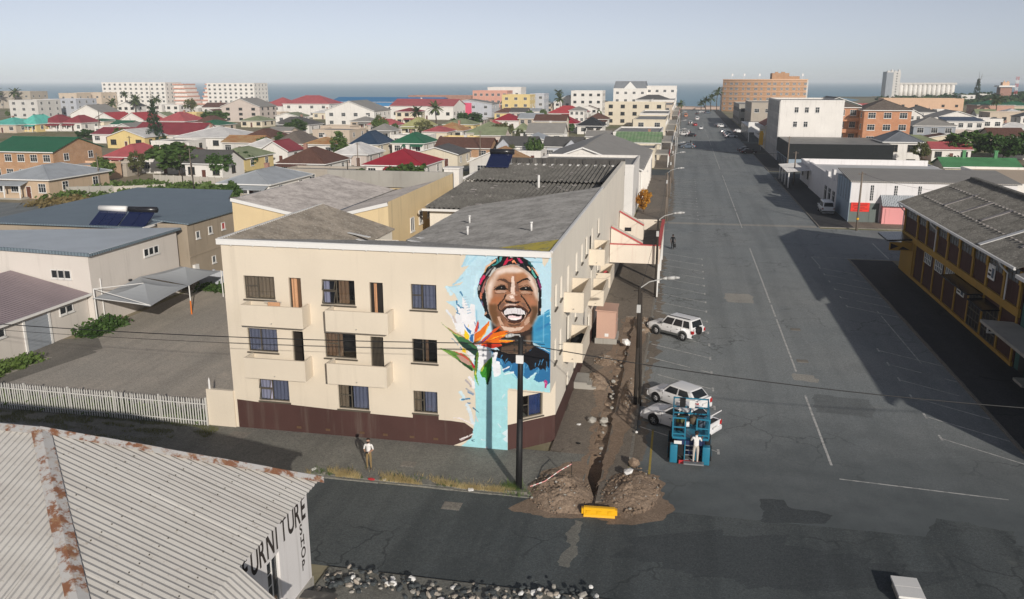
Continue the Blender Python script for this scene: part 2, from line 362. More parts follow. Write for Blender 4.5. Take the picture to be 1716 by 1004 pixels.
def darkpatch(name, pts, m='patch_dark', z=.0075, n=26, jit=.5):
    pts = [Vector((p[0], p[1], z)) for p in pts]; out = []
    for i in range(len(pts)):
        a, b = pts[i], pts[(i + 1) % len(pts)]
        k = max(2, int((b - a).length / .16))
        for j in range(k):
            q = a.lerp(b, j / k); w = mnoise.fractal((q.x * .7, q.y * .9, 3), .8, 2.1, 5) * jit; out.append((q.x + w, q.y + w * .6, z))
    mb = MB(); mb.poly(out); return tag(mb.obj(name, m), kind='structure')
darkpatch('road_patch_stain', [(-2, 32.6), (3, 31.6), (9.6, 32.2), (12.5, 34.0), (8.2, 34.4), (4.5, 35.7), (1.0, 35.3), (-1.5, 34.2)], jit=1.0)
darkpatch('road_patch_repair', [(4.5, 36.9), (7.4, 37.3), (7.9, 38.2), (5.9, 38.6), (5.7, 39.3), (4.6, 39.2)], jit=.35)
darkpatch('road_patch_square', [(8.9, 51.5), (12.4, 51.2), (12.6, 54.3), (9.2, 54.7)], jit=.25, m='asphalt_old')
darkpatch('road_patch_old', [(11.5, 36.5), (15.5, 36.4), (15.8, 38.3), (12.5, 38.8)], jit=.4, m='asphalt_cross')
darkpatch('road_patch_strip', [(-4.3, 31.4), (-3.7, 31.4), (-3.6, 35.2), (-4.2, 35.3)], m='pave_front', jit=.3)
darkpatch('road_patch_pale', [(4.6, 78.0), (7.2, 78.0), (7.1, 81.5), (4.7, 81.5)], m='grit_pale', jit=.3)
darkpatch('road_patch_joint', [(-1.8, 122.2), (19.2, 122.6), (19.2, 124.2), (-1.8, 123.6)], m='grit_pale', jit=.3)
darkpatch('road_patch_grit', [(8.3, 57.2), (9.9, 57.0), (9.9, 58.6), (8.4, 58.7)], m='grit_pale', jit=.35)

darkpatch('road_patch_dirt', [(-1.88, 41.5), (-1.2, 42.5), (-1.5, 55), (-1.1, 63), (-1.0, 72), (-1.5, 85), (-1.3, 98), (-1.88, 99)], m='pave_left', jit=.5)
darkpatch('road_patch_grit', [(-1.88, 124.5), (-.9, 125), (-1.2, 150), (-1.5, 180), (-1.88, 182)], m='pave_left', jit=.6)
# pavements, kerbs
PZ = .12
def pavement(name, x0, x1, y0, y1, m, hole=None):
    mb = MB()
    if hole:
        a, b, c, d = hole
        for (p, q, r, s) in ((x0, a, y0, y1), (b, x1, y0, y1), (a, b, y0, c), (a, b, d, y1)):
            if q - p > .01 and s - r > .01: mb.box(p, q, r, s, -.3, PZ)
    else: mb.box(x0, x1, y0, y1, -.3, PZ)
    return tag(mb.obj(name, m), kind='structure')
pavement('pavement_left', -6.42, KL - .16, 42.3, 100, 'pave_left', (TX0, TX1, 42.29, TY1))
pavement('pavement_front', -78, TX0, 37.16, 42.29, 'pave_front')
pavement('pavement_corner', TX1, KL - .16, 37.16, 42.29, 'pave_left')
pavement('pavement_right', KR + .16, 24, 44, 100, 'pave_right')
pavement('pavement_south', -13.8, 40, 22, 29.2, 'pave_front')
for i, (y0, y1) in enumerate(((123, 186), (201, 289), (303, 611))):
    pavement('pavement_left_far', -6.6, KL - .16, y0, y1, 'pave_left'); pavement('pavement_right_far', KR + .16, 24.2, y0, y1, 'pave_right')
kroot = tag(bpy.data.objects.new('kerb', None), kind='structure'); col.objects.link(kroot)
kmesh = MB(); kmesh.box(-.08, .08, -.49, .49, -.2, .135); kme = kmesh.mesh('kerb_stone', 'kerb_stone')
for x, ys in ((KL - .08, (42.4, 100)), (KR + .08, (45, 100)), (KL - .08, (123, 186)), (KR + .08, (123, 186))):
    y = ys[0] + .5
    while y < ys[1]:
        o = place(kme, 'kerb_stone', kroot, (x + random.uniform(-.015, .015), y, random.uniform(-.02, .012))); y += 1.0
kmx = MB(); kmx.box(-.49, .49, -.08, .08, -.2, .135); kme2 = kmx.mesh('kerb_stone', 'pave_front')
for x in np.arange(-40, -2.2, 1.0):
    if not (TX0 - .6 < x < TX1 + .6): place(kme2, 'kerb_stone', kroot, (float(x), 37.08 + random.uniform(-.04, .04), random.uniform(-.10, -.03)))
mb = MB()
for x0, x1, y in ((KR + .16, 24, 100.08), (KR + .16, 34, 122.9), (-6.4, KL - .16, 100.08)): mb.box(x0, x1, y - .08, y + .08, -.2, .13)
for y0, y1 in ((201, 289), (303, 611)):
    for x in (KL - .08, KR + .08): mb.box(x - .08, x + .08, y0, y1, -.2, .13)
mb.obj('kerb_run', 'kerb_stone', kroot)

# markings
proot = tag(bpy.data.objects.new('road_markings', None), kind='structure'); col.objects.link(proot)
def stripe(a, b, w=.1, m='road_paint', z=.012):
    a, b = Vector((*a, z)), Vector((*b, z)); d = (b - a).normalized(); n = Vector((-d.y, d.x, 0)) * (w / 2)
    mb = MB(); k = max(1, int((b - a).length / .8))
    for i in range(k):
        if random.random() < .05: continue
        p, q = a.lerp(b, i / k), a.lerp(b, (i + 1) / k); mb.quad(p - n, p + n, q + n, q - n)
    return mb.obj('painted_line', m, proot)
for a, b in ((43.8, 55.2), (59.1, 105.4), (120.5, 189.6), (202.6, 266.5), (278, 304), (315, 340), (352, 380), (400, 440)): stripe((8.66, a), (8.66, b), .13)
for y in np.arange(44.3, 98, 3.32):
    stripe((2.75, y), (-1.7, y + 2.7)); stripe((2.75, y - .35), (2.75, y + .35), .14)
for y in np.arange(127, 183, 3.3):
    stripe((2.7, y), (-1.6, y + 2.0)); stripe((2.7, y - .35), (2.7, y + .35), .14)
for y in list(np.arange(48.75, 67, 3.33)) + list(np.arange(78.6, 97, 3.33)):
    stripe((15.45, y), (19.2, y - 3.0)); stripe((15.45, y - .3), (15.45, y + .5), .13)
for y in np.arange(130, 183, 3.3): stripe((15.5, y), (19.2, y - 2.2))
stripe((17.8, 77.5), (17.85, 62.7), .08); stripe((8.8, 42.2), (16.6, 41.5), .09)
stripe((24.2, 111.8), (24.0, 101.8), .16); stripe((15.6, 96), (15.4, 101.3), .1); stripe((15.4, 101.3), (24, 101.3), .1)
stripe((-.93, 46.7), (-.9, 38.8), .12, 'yellow_line')
for p, s in (((-10.17, 35.47), .45), ((9.9, 70.0), .4), ((9.4, 61.6), .4), ((-13.6, 39.2), .4), ((-24.5, 40.9), .55)):
    mb = MB(); zt = .02 if p[1] < 37 or p[0] > 0 else PZ + .015
    mb.box(p[0] - s, p[0] + s, p[1] - s * .8, p[1] + s * .8, zt - .05, zt); mb.box(p[0] - s * .75, p[0] + s * .75, p[1] - s * .6, p[1] + s * .6, zt - .02, zt + .012)
    tag(mb.obj('manhole_cover', 'kerb_stone'), {0: 'square concrete manhole cover in the dark side street'}.get(0 if p[0] == -10.17 else 1, 'worn cover plate set in the paving near x %d' % 0), 'manhole cover')
bpy.data.objects['manhole_cover.001']['label'] = 'small cover plate near the centre line beside the dashes'
bpy.data.objects['manhole_cover.002']['label'] = 'pale cover plate in the road just above the gritty spot'
bpy.data.objects['manhole_cover.003']['label'] = 'concrete cover in the pavement right of the man in white'
bpy.data.objects['manhole_cover.004']['label'] = 'wide pale slab cover below the brown plinth corner'

darkpatch('pavement_spoil', [(-4.9, 38.5), (-4.3, 44), (-4.7, 50), (-5.2, 56), (-4.6, 62), (-4.3, 70), (-4.16, 70.8), (-4.16, 38.5)], m='dirt_earth', z=PZ + .006, jit=.35)
darkpatch('pavement_spoil', [(-3.34, 38.5), (-3.34, 70.8), (-2.3, 70.5), (-2.2, 64), (-2.6, 58), (-2.15, 50), (-2.5, 44)], m='dirt_earth', z=PZ + .007, jit=.22)
# trench: earth walls and floor, laid pipe stones at its mouth
mb = MB(); e = .001
mb.quad((TX0 + e, TY0, PZ), (TX0 + e, TY1, PZ), (TX0 + .05, TY1, -1.0), (TX0 + .05, TY0, -1.0)); mb.quad((TX1 - e, TY1, PZ), (TX1 - e, TY0, PZ), (TX1 - .05, TY0, -1.0), (TX1 - .05, TY1, -1.0))

ty = [TY0, 40.2, 41.5, 43.0] + [43.0 + 1.0 * k for k in range(1, 29)]; tz = [-1, -.95, -.5, -.12] + [-.10 + .10 * math.sin(k * 2.3) - (.35 if 8 < k < 12 else 0) for k in range(1, 29)]
for i in range(len(ty) - 1): mb.quad((TX0, ty[i], tz[i]), (TX1, ty[i], tz[i]), (TX1, ty[i + 1], tz[i + 1]), (TX0, ty[i + 1], tz[i + 1]));
mb.quad((TX0, TY0 + e, 0), (TX1, TY0 + e, 0), (TX1, TY0 + e, -1), (TX0, TY0 + e, -1)); mb.quad((TX0, TY1 - e, 0), (TX1, TY1 - e, 0), (TX1, TY1 - e, -1), (TX0, TY1 - e, -1))
tag(mb.obj('trench', 'dirt_earth'), 'narrow open trench dug along the pavement', kind='structure')
mb = MB(); rr = random.Random(3)
def chunk(mb, c, s, rr, m=0):
    bmx = bmesh.new(); bmesh.ops.create_icosphere(bmx, subdivisions=1, radius=s)
    k = Vector((rr.uniform(.6, 1.3), rr.uniform(.6, 1.3), rr.uniform(.4, .8)))
    ph = rr.uniform(0, 50); rot = Matrix.Rotation(rr.uniform(0, 6.3), 3, 'Z') @ Matrix.Rotation(rr.uniform(-.4, .4), 3, 'X')
    vs = []
    for v in bmx.verts:
        p = v.co * (1 + .35 * mnoise.noise(v.co * (2.2 / s) + Vector((ph, 0, 0)))); p = rot @ Vector((p.x * k.x, p.y * k.y, p.z * k.z)); vs.append((p.x + c[0], p.y + c[1], p.z + c[2]))
    mb.add(vs, [tuple(v.index for v in f.verts) for f in bmx.faces], m); bmx.free()
for y in np.arange(37, 66, .55):
    if rr.random() < .7: chunk(mb, (rr.uniform(TX0 + .15, TX1 - .15), y, (rr.uniform(-.85, -.6) if y < 41 else rr.uniform(-.12, .02))), rr.uniform(.08, .2), rr, rr.choice((0, 1)))
tag(mb.obj('rubble', ['dirt_earth', 'concrete']), 'broken lumps lying in the trench', 'rubble', kind='stuff')
# ================================================================= apartment block with the mural
def pane_mat():
    t = NT('pane_glass'); tr = t.n('ShaderNodeBsdfTransparent'); tr.inputs[0].default_value = (.75, .78, .8, 1)
    gl = t.n('ShaderNodeBsdfGlossy'); gl.inputs['Roughness'].default_value = .05; fr = t.n('ShaderNodeFresnel'); fr.inputs[0].default_value = 1.5
    mx = t.n('ShaderNodeMixShader'); t.l(t.math('ADD', fr.outputs[0], .06), mx.inputs[0]); t.l(tr.outputs[0], mx.inputs[1]); t.l(gl.outputs[0], mx.inputs[2]); t.l(mx.outputs[0], t.t.nodes['Material Output'].inputs[0])
pane_mat()
def asbestos(name, c, spots, moss=None):
    t = NT(name)
    n1 = t.ramp(t.noise(.6, 5, None, .65), .35, .7); n2 = t.ramp(t.noise(7, 4, None, .7), .5, .72); n3 = t.ramp(t.noise(2.5, 5, None, .7), .45, .7)
    cc = t.mix(t.math('MULTIPLY', n1, .75), c, dark(c, .5)); cc = t.mix(t.math('MULTIPLY', n3, .6), cc, dark(c, .4)); cc = t.mix(t.math('MULTIPLY', n2, spots), cc, (.42, .40, .37))
    if moss: cc = t.mix(t.math('MULTIPLY', t.ramp(t.noise(1.3, 5, None, .7), .38, .55), .85), cc, moss)
    t.col(cc); t.rough(.9, .15); t.bump(t.noise(20, 3), .3, .01)
asbestos('asbestos', (.30, .295, .29), .35); asbestos('asbestos_brown', (.29, .255, .215), .55); asbestos('asbestos_pale', (.46, .425, .41), .4); asbestos('asbestos_moss', (.27, .25, .12), .2, (.33, .28, .06)); asbestos('asbestos_dark', (.22, .21, .19), .7)

def holed_wall(mb, axis, plane, out, u0, u1, z0, z1, holes, depth=.22, m=0, mi=1, inner=None):
    """wall face in the plane axis=plane facing `out`, with rectangular openings (ua, ub, za, zb) and their reveals"""
    us = sorted({u0, u1} | {h[0] for h in holes} | {h[1] for h in holes}); zs = sorted({z0, z1} | {h[2] for h in holes} | {h[3] for h in holes})
    def P(u, z, d=0): return (u, plane - out * d, z) if axis == 'y' else (plane - out * d, u, z)
    fl = (axis == 'y') == (out < 0)
    def Q(a, b, c, d, mm): mb.quad(*((a, b, c, d) if fl else (d, c, b, a)), mm)
    for i in range(len(us) - 1):
        for j in range(len(zs) - 1):
            cu, cz = (us[i] + us[i + 1]) / 2, (zs[j] + zs[j + 1]) / 2
            if any(h[0] < cu < h[1] and h[2] < cz < h[3] for h in holes): continue
            Q(P(us[i], zs[j]), P(us[i + 1], zs[j]), P(us[i + 1], zs[j + 1]), P(us[i], zs[j + 1]), m)
    for a, b, c, d in [h for h in holes if len(h) == 4]:
        Q(P(a, c), P(b, c), P(b, c, depth), P(a, c, depth), m); Q(P(a, d, depth), P(b, d, depth), P(b, d), P(a, d), m)
        Q(P(a, c), P(a, c, depth), P(a, d, depth), P(a, d), m); Q(P(b, c, depth), P(b, c), P(b, d), P(b, d, depth), m)
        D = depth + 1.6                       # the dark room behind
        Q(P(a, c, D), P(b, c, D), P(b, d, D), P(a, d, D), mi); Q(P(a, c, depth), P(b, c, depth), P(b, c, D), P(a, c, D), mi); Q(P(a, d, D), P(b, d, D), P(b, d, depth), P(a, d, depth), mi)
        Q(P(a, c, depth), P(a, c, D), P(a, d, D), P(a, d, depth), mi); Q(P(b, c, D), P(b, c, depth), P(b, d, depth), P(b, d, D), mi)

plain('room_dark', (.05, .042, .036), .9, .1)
BX0, BX1, BY = -25.2, -6.4, 42.0
blk = thing('apartment_block', 'three storey cream apartment block with brown plinth and a mural of a laughing face', 'apartment block', ((BX0 + BX1) / 2, 56, 0))
wins = [(-23.98, -22.1, 8.05, 9.4, 'tan', 0), (-19.27, -17.34, 7.97, 9.4, 'orange', 1), (-14.12, -12.67, 7.95, 9.38, 'grey', 0),
        (-24.02, -22.17, 4.92, 6.32, 'blue', 0), (-19.3, -17.42, 4.85, 6.32, 'tan2', 0), (-14.14, -12.7, 4.9, 6.28, 'none', 0),
        (-23.55, -21.68, 1.93, 3.28, 'blue', 1), (-18.66, -16.8, 1.8, 3.28, 'half', 0), (-14.17, -12.75, 1.92, 3.24, 'half', 0)]
doors = [(-21.24, -20.5, 6.9, 9.4, 'curtain'), (-16.48, -15.7, 6.9, 9.36, 'stripe'), (-21.26, -20.58, 3.8, 6.3, 'open'), (-16.57, -15.8, 3.8, 6.26, 'gate')]
holes = [w[:4] for w in wins] + [d[:4] for d in doors]
CH = (-8.75, 44.0, 3.66)                      # the ground floor corner is cut back under the upper floors
mb = MB(); holed_wall(mb, 'y', BY, -1, BX0, BX1, 0, 11.4, holes + [(CH[0], BX1, 0, CH[2], 0)])
front = mb.obj('front_wall', ['flatwall', 'room_dark'], blk)
sideh = []
for y0 in (43.2, 45.2, 52.2, 55.2): sideh += [(y0, y0 + .8, 8.0, 9.3), (y0, y0 + .8, 4.9, 6.2)]
sided = [(48.2, 49.0, 7.0, 9.3), (48.2, 49.4, 3.95, 6.2), (61.6, 62.4, 7.0, 9.3), (61.6, 62.4, 3.95, 6.2)]
sidew = [(57.5, 58.7, 8.0, 9.3), (57.5, 58.7, 4.9, 6.2), (66, 67.4, 8, 9.3), (66, 67.4, 4.9, 6.2), (48.4, 49.4, .15, 2.4), (52, 52.9, .15, 2.4), (60, 61.4, 1.6, 2.9)]
mb = MB(); holed_wall(mb, 'x', BX1, 1, BY, 70, 0, 11.4, sideh + sided + sidew + [(BY, CH[1], 0, CH[2], 0)])
mb.obj('side_wall', ['sidewall', 'room_dark'], blk)
# cut corner
c0, c1 = Vector((CH[0], BY, 0)), Vector((BX1, CH[1], 0)); cd = (c1 - c0); cl = cd.length; cd /= cl; cn = Vector((cd.y, -cd.x, 0))
mb = MB(); P = lambda u, z, d=0: tuple(c0 + cd * u - cn * d + Vector((0, 0, z)))
ua, ub, za, zb = .95, 2.25, 1.78, 3.12
us, zs = [0, ua, ub, cl], [0, za, zb, CH[2]]
for i in range(3):
    for j in range(3):
        if (i, j) != (1, 1): mb.quad(P(us[i], zs[j]), P(us[i + 1], zs[j]), P(us[i + 1], zs[j + 1]), P(us[i], zs[j + 1]))
for q in ((P(ua, za), P(ub, za), P(ub, za, .8), P(ua, za, .8)), (P(ua, zb, .8), P(ub, zb, .8), P(ub, zb), P(ua, zb)), (P(ua, za), P(ua, za, .8), P(ua, zb, .8), P(ua, zb)), (P(ub, za, .8), P(ub, za), P(ub, zb), P(ub, zb, .8))): mb.quad(*q)
mb.quad(P(ua, za, .8), P(ub, za, .8), P(ub, zb, .8), P(ua, zb, .8), 1)
mb.poly([(CH[0], BY, CH[2]), (BX1, BY, CH[2]), (BX1, CH[1], CH[2])])
mb.obj('corner_wall', ['flatwall', 'room_dark'], blk)
# other walls
mb = MB(); mb.quad((BX0, 55.8, 0), (BX0, BY, 0), (BX0, BY, 11.4), (BX0, 55.8, 11.4)); mb.quad((-20, 55.8, 0), (BX0, 55.8, 0), (BX0, 55.8, 11.4), (-20, 55.8, 9.8)); mb.quad((-20, 50, 0), (-20, 55.8, 0), (-20, 55.8, 9.8), (-20, 50, 9.8))
mb.quad((BX1, 70, 0), (-18.2, 70, 0), (-18.2, 70, 9.4), (BX1, 70, 11.4)); mb.quad((-18.2, 70, 0), (-18.2, 50, 0), (-18.2, 50, 9.4), (-18.2, 70, 9.4)); mb.quad((-18.2, 52, 0), (-20, 52, 0), (-20, 52, 9.8), (-18.2, 52, 9.8))
mb.obj('rear_wall', 'sidewall', blk)
# painted plinth, 4 mm proud, stepping up under the windows, cut away by the mural
mb = MB(); e = .006; y = BY - e
mural_edge = [(-12.0, 1.60), (-11.2, 1.55), (-10.75, 1.25), (-10.62, .95), (-10.85, .62), (-11.45, .32), (-11.9, .10)]
segs = [(-25.03, 1.88, -23.6, 1.80), (-23.6, 1.92, -21.6, 1.92), (-21.6, 1.80, -18.72, 1.70), (-18.72, 1.79, -16.75, 1.79), (-16.75, 1.64, -14.22, 1.60), (-14.22, 1.90, -12.7, 1.90), (-12.7, 1.60, -12.0, 1.60)]
for a, za_, b, zb_ in segs: mb.quad((a, y, 0), (b, y, 0), (b, y, zb_), (a, y, za_))
prev = mural_edge[0]
for p in mural_edge[1:4]: mb.quad((prev[0], y, .9), (p[0], y, .9), (p[0], y, p[1]), (prev[0], y, prev[1])); prev = p
mb.poly([(-12.0, y, 0), (-11.95, y, .08), (-11.45, y, .32), (-10.85, y, .62), (-10.75, y, .9), (-12.0, y, .9)])
o = e
mb.quad(P(0, 0, -o), P(cl, 0, -o), P(cl, 1.62, -o), P(0, 1.62, -o)); mb.quad((BX1 + o, CH[1] - .01, 0), (BX1 + o, 70, 0), (BX1 + o, 70, 1.0), (BX1 + o, CH[1] - .01, 1.6))
mb.obj('plinth', 'plinth', blk)
# vents scratched in the plinth
vm = MB(); vm.box(-.14, .14, -.02, .0, -.07, .07); 
for i in range(4): vm.box(-.12 + .07 * i, -.09 + .07 * i, -.028, -.02, -.06, .06)
vme = vm.mesh('air_brick', 'frame_brown')
for x in (-21.2, -19.4, -17.3, -15.9, -14.3, -12.9): place(vme, 'air_brick', blk, Vector((x, BY - e - .001, .42)) - blk.location)

def curtain(parent, axis, u0, u1, z0, z1, plane, m, name='curtain'):
    mb = MB(); k = max(6, int((u1 - u0) / .06)); pts = []
    for i in range(k + 1):
        u = u0 + (u1 - u0) * i / k; d = .035 * math.sin(i * 1.7) + .012 * math.sin(i * .6)
        pts.append((u, plane + d) if axis == 'y' else (plane + d, u))
    for i in range(k): mb.quad((*pts[i], z0), (*pts[i + 1], z0), (*pts[i + 1], z1), (*pts[i], z1))
    return mb.obj(name, m, parent)
def window(parent, u0, u1, z0, z1, style, openit, plane=BY, frame='frame_dark', split=.42):
    yf = plane + .13; t = .055; mid = u0 + (u1 - u0) * split; zm = z0 + (z1 - z0) * .55
    mb = MB()
    for a, b, c, d in ((u0, u1, z0, z0 + t), (u0, u1, z1 - t, z1), (u0, u0 + t, z0 + t, z1 - t), (u1 - t, u1, z0 + t, z1 - t), (mid - t / 2, mid + t / 2, z0 + t, z1 - t), (u0 + t, mid - t / 2, zm - t / 2, zm + t / 2)):
        mb.box(a, b, yf, yf + .06, c, d)
    w = mb.obj('window', frame, parent)
    mb = MB(); mb.box(u0 - .07, u1 + .07, plane - .07, plane + .12, z0 - .09, z0 - .012); mb.obj('sill', frame, w)
    panes = [(mid + t / 2, u1 - t, z0 + t, z1 - t)]
    cells = [(u0 + t, mid - t / 2, z0 + t, zm - t / 2), (u0 + t, mid - t / 2, zm + t / 2, z1 - t)]
    for c in panes + ([] if openit else cells):
        mb = MB(); mb.box(c[0], c[1], yf + .025, yf + .035, c[2], c[3]); mb.obj('pane', 'pane_glass', w)
    for c in cells:
        a = .42 if openit else 0.0; mb = MB(); s = .04; h = c[3] - c[2]
        def Pt(u, zz, dd): 
            l = c[3] - zz; return (u, yf - .004 - dd - l * math.sin(a), c[3] - l * math.cos(a))
        if openit:
            for (ua_, ub_, zc, zd) in ((c[0], c[1], c[2], c[2] + s), (c[0], c[1], c[3] - s, c[3]), (c[0], c[0] + s, c[2], c[3]), (c[1] - s, c[1], c[2], c[3])):
                vs = [Pt(ua_, zc, 0), Pt(ub_, zc, 0), Pt(ub_, zd, 0), Pt(ua_, zd, 0), Pt(ua_, zc, .03), Pt(ub_, zc, .03), Pt(ub_, zd, .03), Pt(ua_, zd, .03)]
                mb.add(vs, ((0, 1, 2, 3), (7, 6, 5, 4), (0, 4, 5, 1), (1, 5, 6, 2), (2, 6, 7, 3), (3, 7, 4, 0)))
            mb.quad(Pt(c[0], c[2], .015), Pt(c[1], c[2], .015), Pt(c[1], c[3], .015), Pt(c[0], c[3], .015), 1)
            mb.obj('sash', [frame, 'pane_glass'], w)
    cy = yf + .12
    st = {'tan': [(0, 1, 'curtain_tan')], 'orange': [(0, .2, 'curtain_blue'), (.47, .78, 'curtain_orange')], 'grey': [(.0, .35, 'curtain_blue'), (.45, 1, 'curtain_blue')], 'blue': [(0, 1, 'curtain_blue')],
          'tan2': [(0, .53, 'curtain_orange')], 'none': [(.5, .62, 'curtain_orange')], 'half': [(.0, .3, 'curtain_tan'), (.46, 1, 'curtain_blue')], 'deep': [(.35, 1, 'curtain_deep')]}[style]
    for a, b, m in st: curtain(w, 'y', u0 + (u1 - u0) * a, u0 + (u1 - u0) * b, z0 + .05, z1, cy, m)
    return w
for w in wins: window(blk, *w)
# corner window, built square on and turned with the cut corner
cw = window(blk, 0, ub - ua, 0, zb - za, 'deep', 0, 0, 'frame_dark', .34)
for ob in (cw,):
    ob.location = Vector(P(ua, za)) - blk.location; ob.rotation_euler = (0, 0, math.atan2(cd.y, cd.x))
    ob.data.transform(Matrix.Translation(wloc(blk)))
    for ch in ob.children: ch.data.transform(Matrix.Translation(wloc(blk)))
for d in doors:
    u0, u1, z0, z1, st = d; yf = BY + .13; mb = MB(); t = .05
    for a, b, c, dd in ((u0, u0 + t, z0, z1), (u1 - t, u1, z0, z1), (u0 + t, u1 - t, z1 - t, z1)): mb.box(a, b, yf, yf + .07, c, dd)
    o = mb.obj('door', 'frame_dark', blk)
    if st == 'open':
        mb = MB(); mb.beam((u1 - t, yf + .05, (z0 + z1) / 2), (u1 - .30, yf + .72, (z0 + z1) / 2), .04, z1 - z0 - .1); mb.obj('door_leaf', 'door_brown', o)
    elif st == 'curtain':
        curtain(o, 'y', u0 + .06, u0 + .42, z0, z1 - .05, yf + .12, 'curtain_orange'); mb = MB(); mb.box(u0 + .42, u1 - .06, yf + .1, yf + .14, z0, z1 - .05); mb.obj('door_leaf', 'frame_brown', o)
    elif st == 'stripe':
        mb = MB(); mb.box(u0 + .05, u1 - .05, yf + .1, yf + .14, z0, z1 - .05); mb.obj('door_leaf', 'door_dark', o); curtain(o, 'y', u0 + .2, u0 + .38, z0, z1 - .1, yf + .06, 'curtain_orange')
    else:
        mb = MB()
        for k in range(9): mb.box(u0 + .06 + k * .078, u0 + .085 + k * .078, yf + .02, yf + .05, z0, z1 - .05)
        mb.obj('security_gate', 'frame_dark', o); mb = MB(); mb.box(u0 + .05, u1 - .05, yf + .1, yf + .14, z0, z1 - .05); mb.obj('door_leaf', 'door_dark', o)
# balconies of the front: floor slab, front, two ends
def balcony(parent, x0, x1, y0, y1, z0, z1, sides, m='flatwall'):
    t = .12; mb = MB(); mb.box(x0, x1, y0, y1, z0, z0 + .15)
    b = mb.obj('balcony', m, parent)
    for k, q in {'S': (x0, x1, y0, y0 + t), 'N': (x0, x1, y1 - t, y1), 'W': (x0, x0 + t, y0 + t, y1 - t if 'N' in sides else y1 - .002), 'E': (x1 - t, x1, y0 + t, y1 - t if 'N' in sides else y1 - .002)}.items():
        if k in sides: mb = MB(); mb.box(*q, z0 + .15, z1); mb.obj('parapet', m, b)
    mb = MB(); mb.tube(((x0 + x1) / 2, y0 + .02, z0 + .22), ((x0 + x1) / 2, y0 - .10, z0 + .22), .03, .03, 6); mb.obj('drain_spout', 'concrete', b)
    return b
for x0, x1, z in ((-23.75, -20.05, 6.76), (-18.72, -15.12, 6.72), (-23.8, -20.1, 3.66), (-18.8, -15.3, 3.66)):
    balcony(blk, x0, x1, BY - 1.0, BY, z, z + 1.2, 'SWE')
# clothes rail and red cloth on the first balcony
mb = MB(); mb.tube((-22.4, 41.3, 8.15), (-21.4, 41.3, 8.15), .02); mb.box(-22.2, -21.5, 41.27, 41.33, 7.8, 8.14, 1); mb.obj('drying_rack', ['steel', 'curtain_orange'], blk)
# side balconies over the pavement
for y0, zs_ in ((47.0, (3.78, 6.86)), (60.2, (3.78, 6.86)), (66.0, (3.78,))):
    for z in zs_:
        mbx = balcony(blk, BX1 + .002, BX1 + 1.15, y0, y0 + 3.9, z, z + 1.2, 'SNE', 'flatwall')
for (y0, y1, z0, z1) in sided:
    mb = MB(); mb.box(BX1 - .14, BX1 - .10, y0 + .05, y1 - .05, z0, z1 - .05); mb.obj('door', 'door_dark', blk)
mb = MB(); mb.box(BX1 - .04, BX1 + .02, 60.3, 61.1, 7.0, 8.95); mb.obj('shutter_door', 'door_dark', blk)
for (y0, y1, z0, z1) in sideh + sidew:
    mb = MB(); t = .05
    for a, b, c, d in ((y0, y1, z0, z0 + t), (y0, y1, z1 - t, z1), (y0, y0 + t, z0 + t, z1 - t), (y1 - t, y1, z0 + t, z1 - t), ((y0 + y1) / 2 - .025, (y0 + y1) / 2 + .025, z0 + t, z1 - t)): mb.box(BX1 - .16, BX1 - .10, a, b, c, d)
    mb.box(BX1 - .1, BX1 + .09, y0 - .06, y1 + .06, z0 - .1, z0 - .012)
    w = mb.obj('window', 'frame_dark', blk); mb = MB(); mb.box(BX1 - .14, BX1 - .13, y0 + t, y1 - t, z0 + t, z1 - t); mb.obj('pane', 'pane_glass', w)
# laundry and bundles on the side balconies
for (x, y, z, m) in ((-5.8, 48.9, 4.5, 'cloth_black'), (-5.7, 50.0, 4.4, 'cloth_black'), (-5.9, 47.7, 4.4, 'carblue'), (-5.75, 61.9, 7.6, 'shirt_white'), (-5.8, 67.8, 4.6, 'redtrim')):
    mb = MB(); rr = random.Random(int(x * 100 + y)); chunk(mb, (0, 0, 0), .42, rr); o = mb.lobj('bundle', m, None, True, (x, y, z)); tag(o, None, 'bundle')
bl = ['dark bundle of bedding on the lowest side balcony, nearer one', 'dark bundle of bedding on the lowest side balcony, farther one', 'blue grey bundle at the front end of the lowest side balcony', 'white laundry heap on the top side balcony by the black door', 'dark red cloth on the farthest lower side balcony']
for i, b_ in enumerate(bl): bpy.data.objects['bundle' if i == 0 else 'bundle.%03d' % i]['label'] = b_
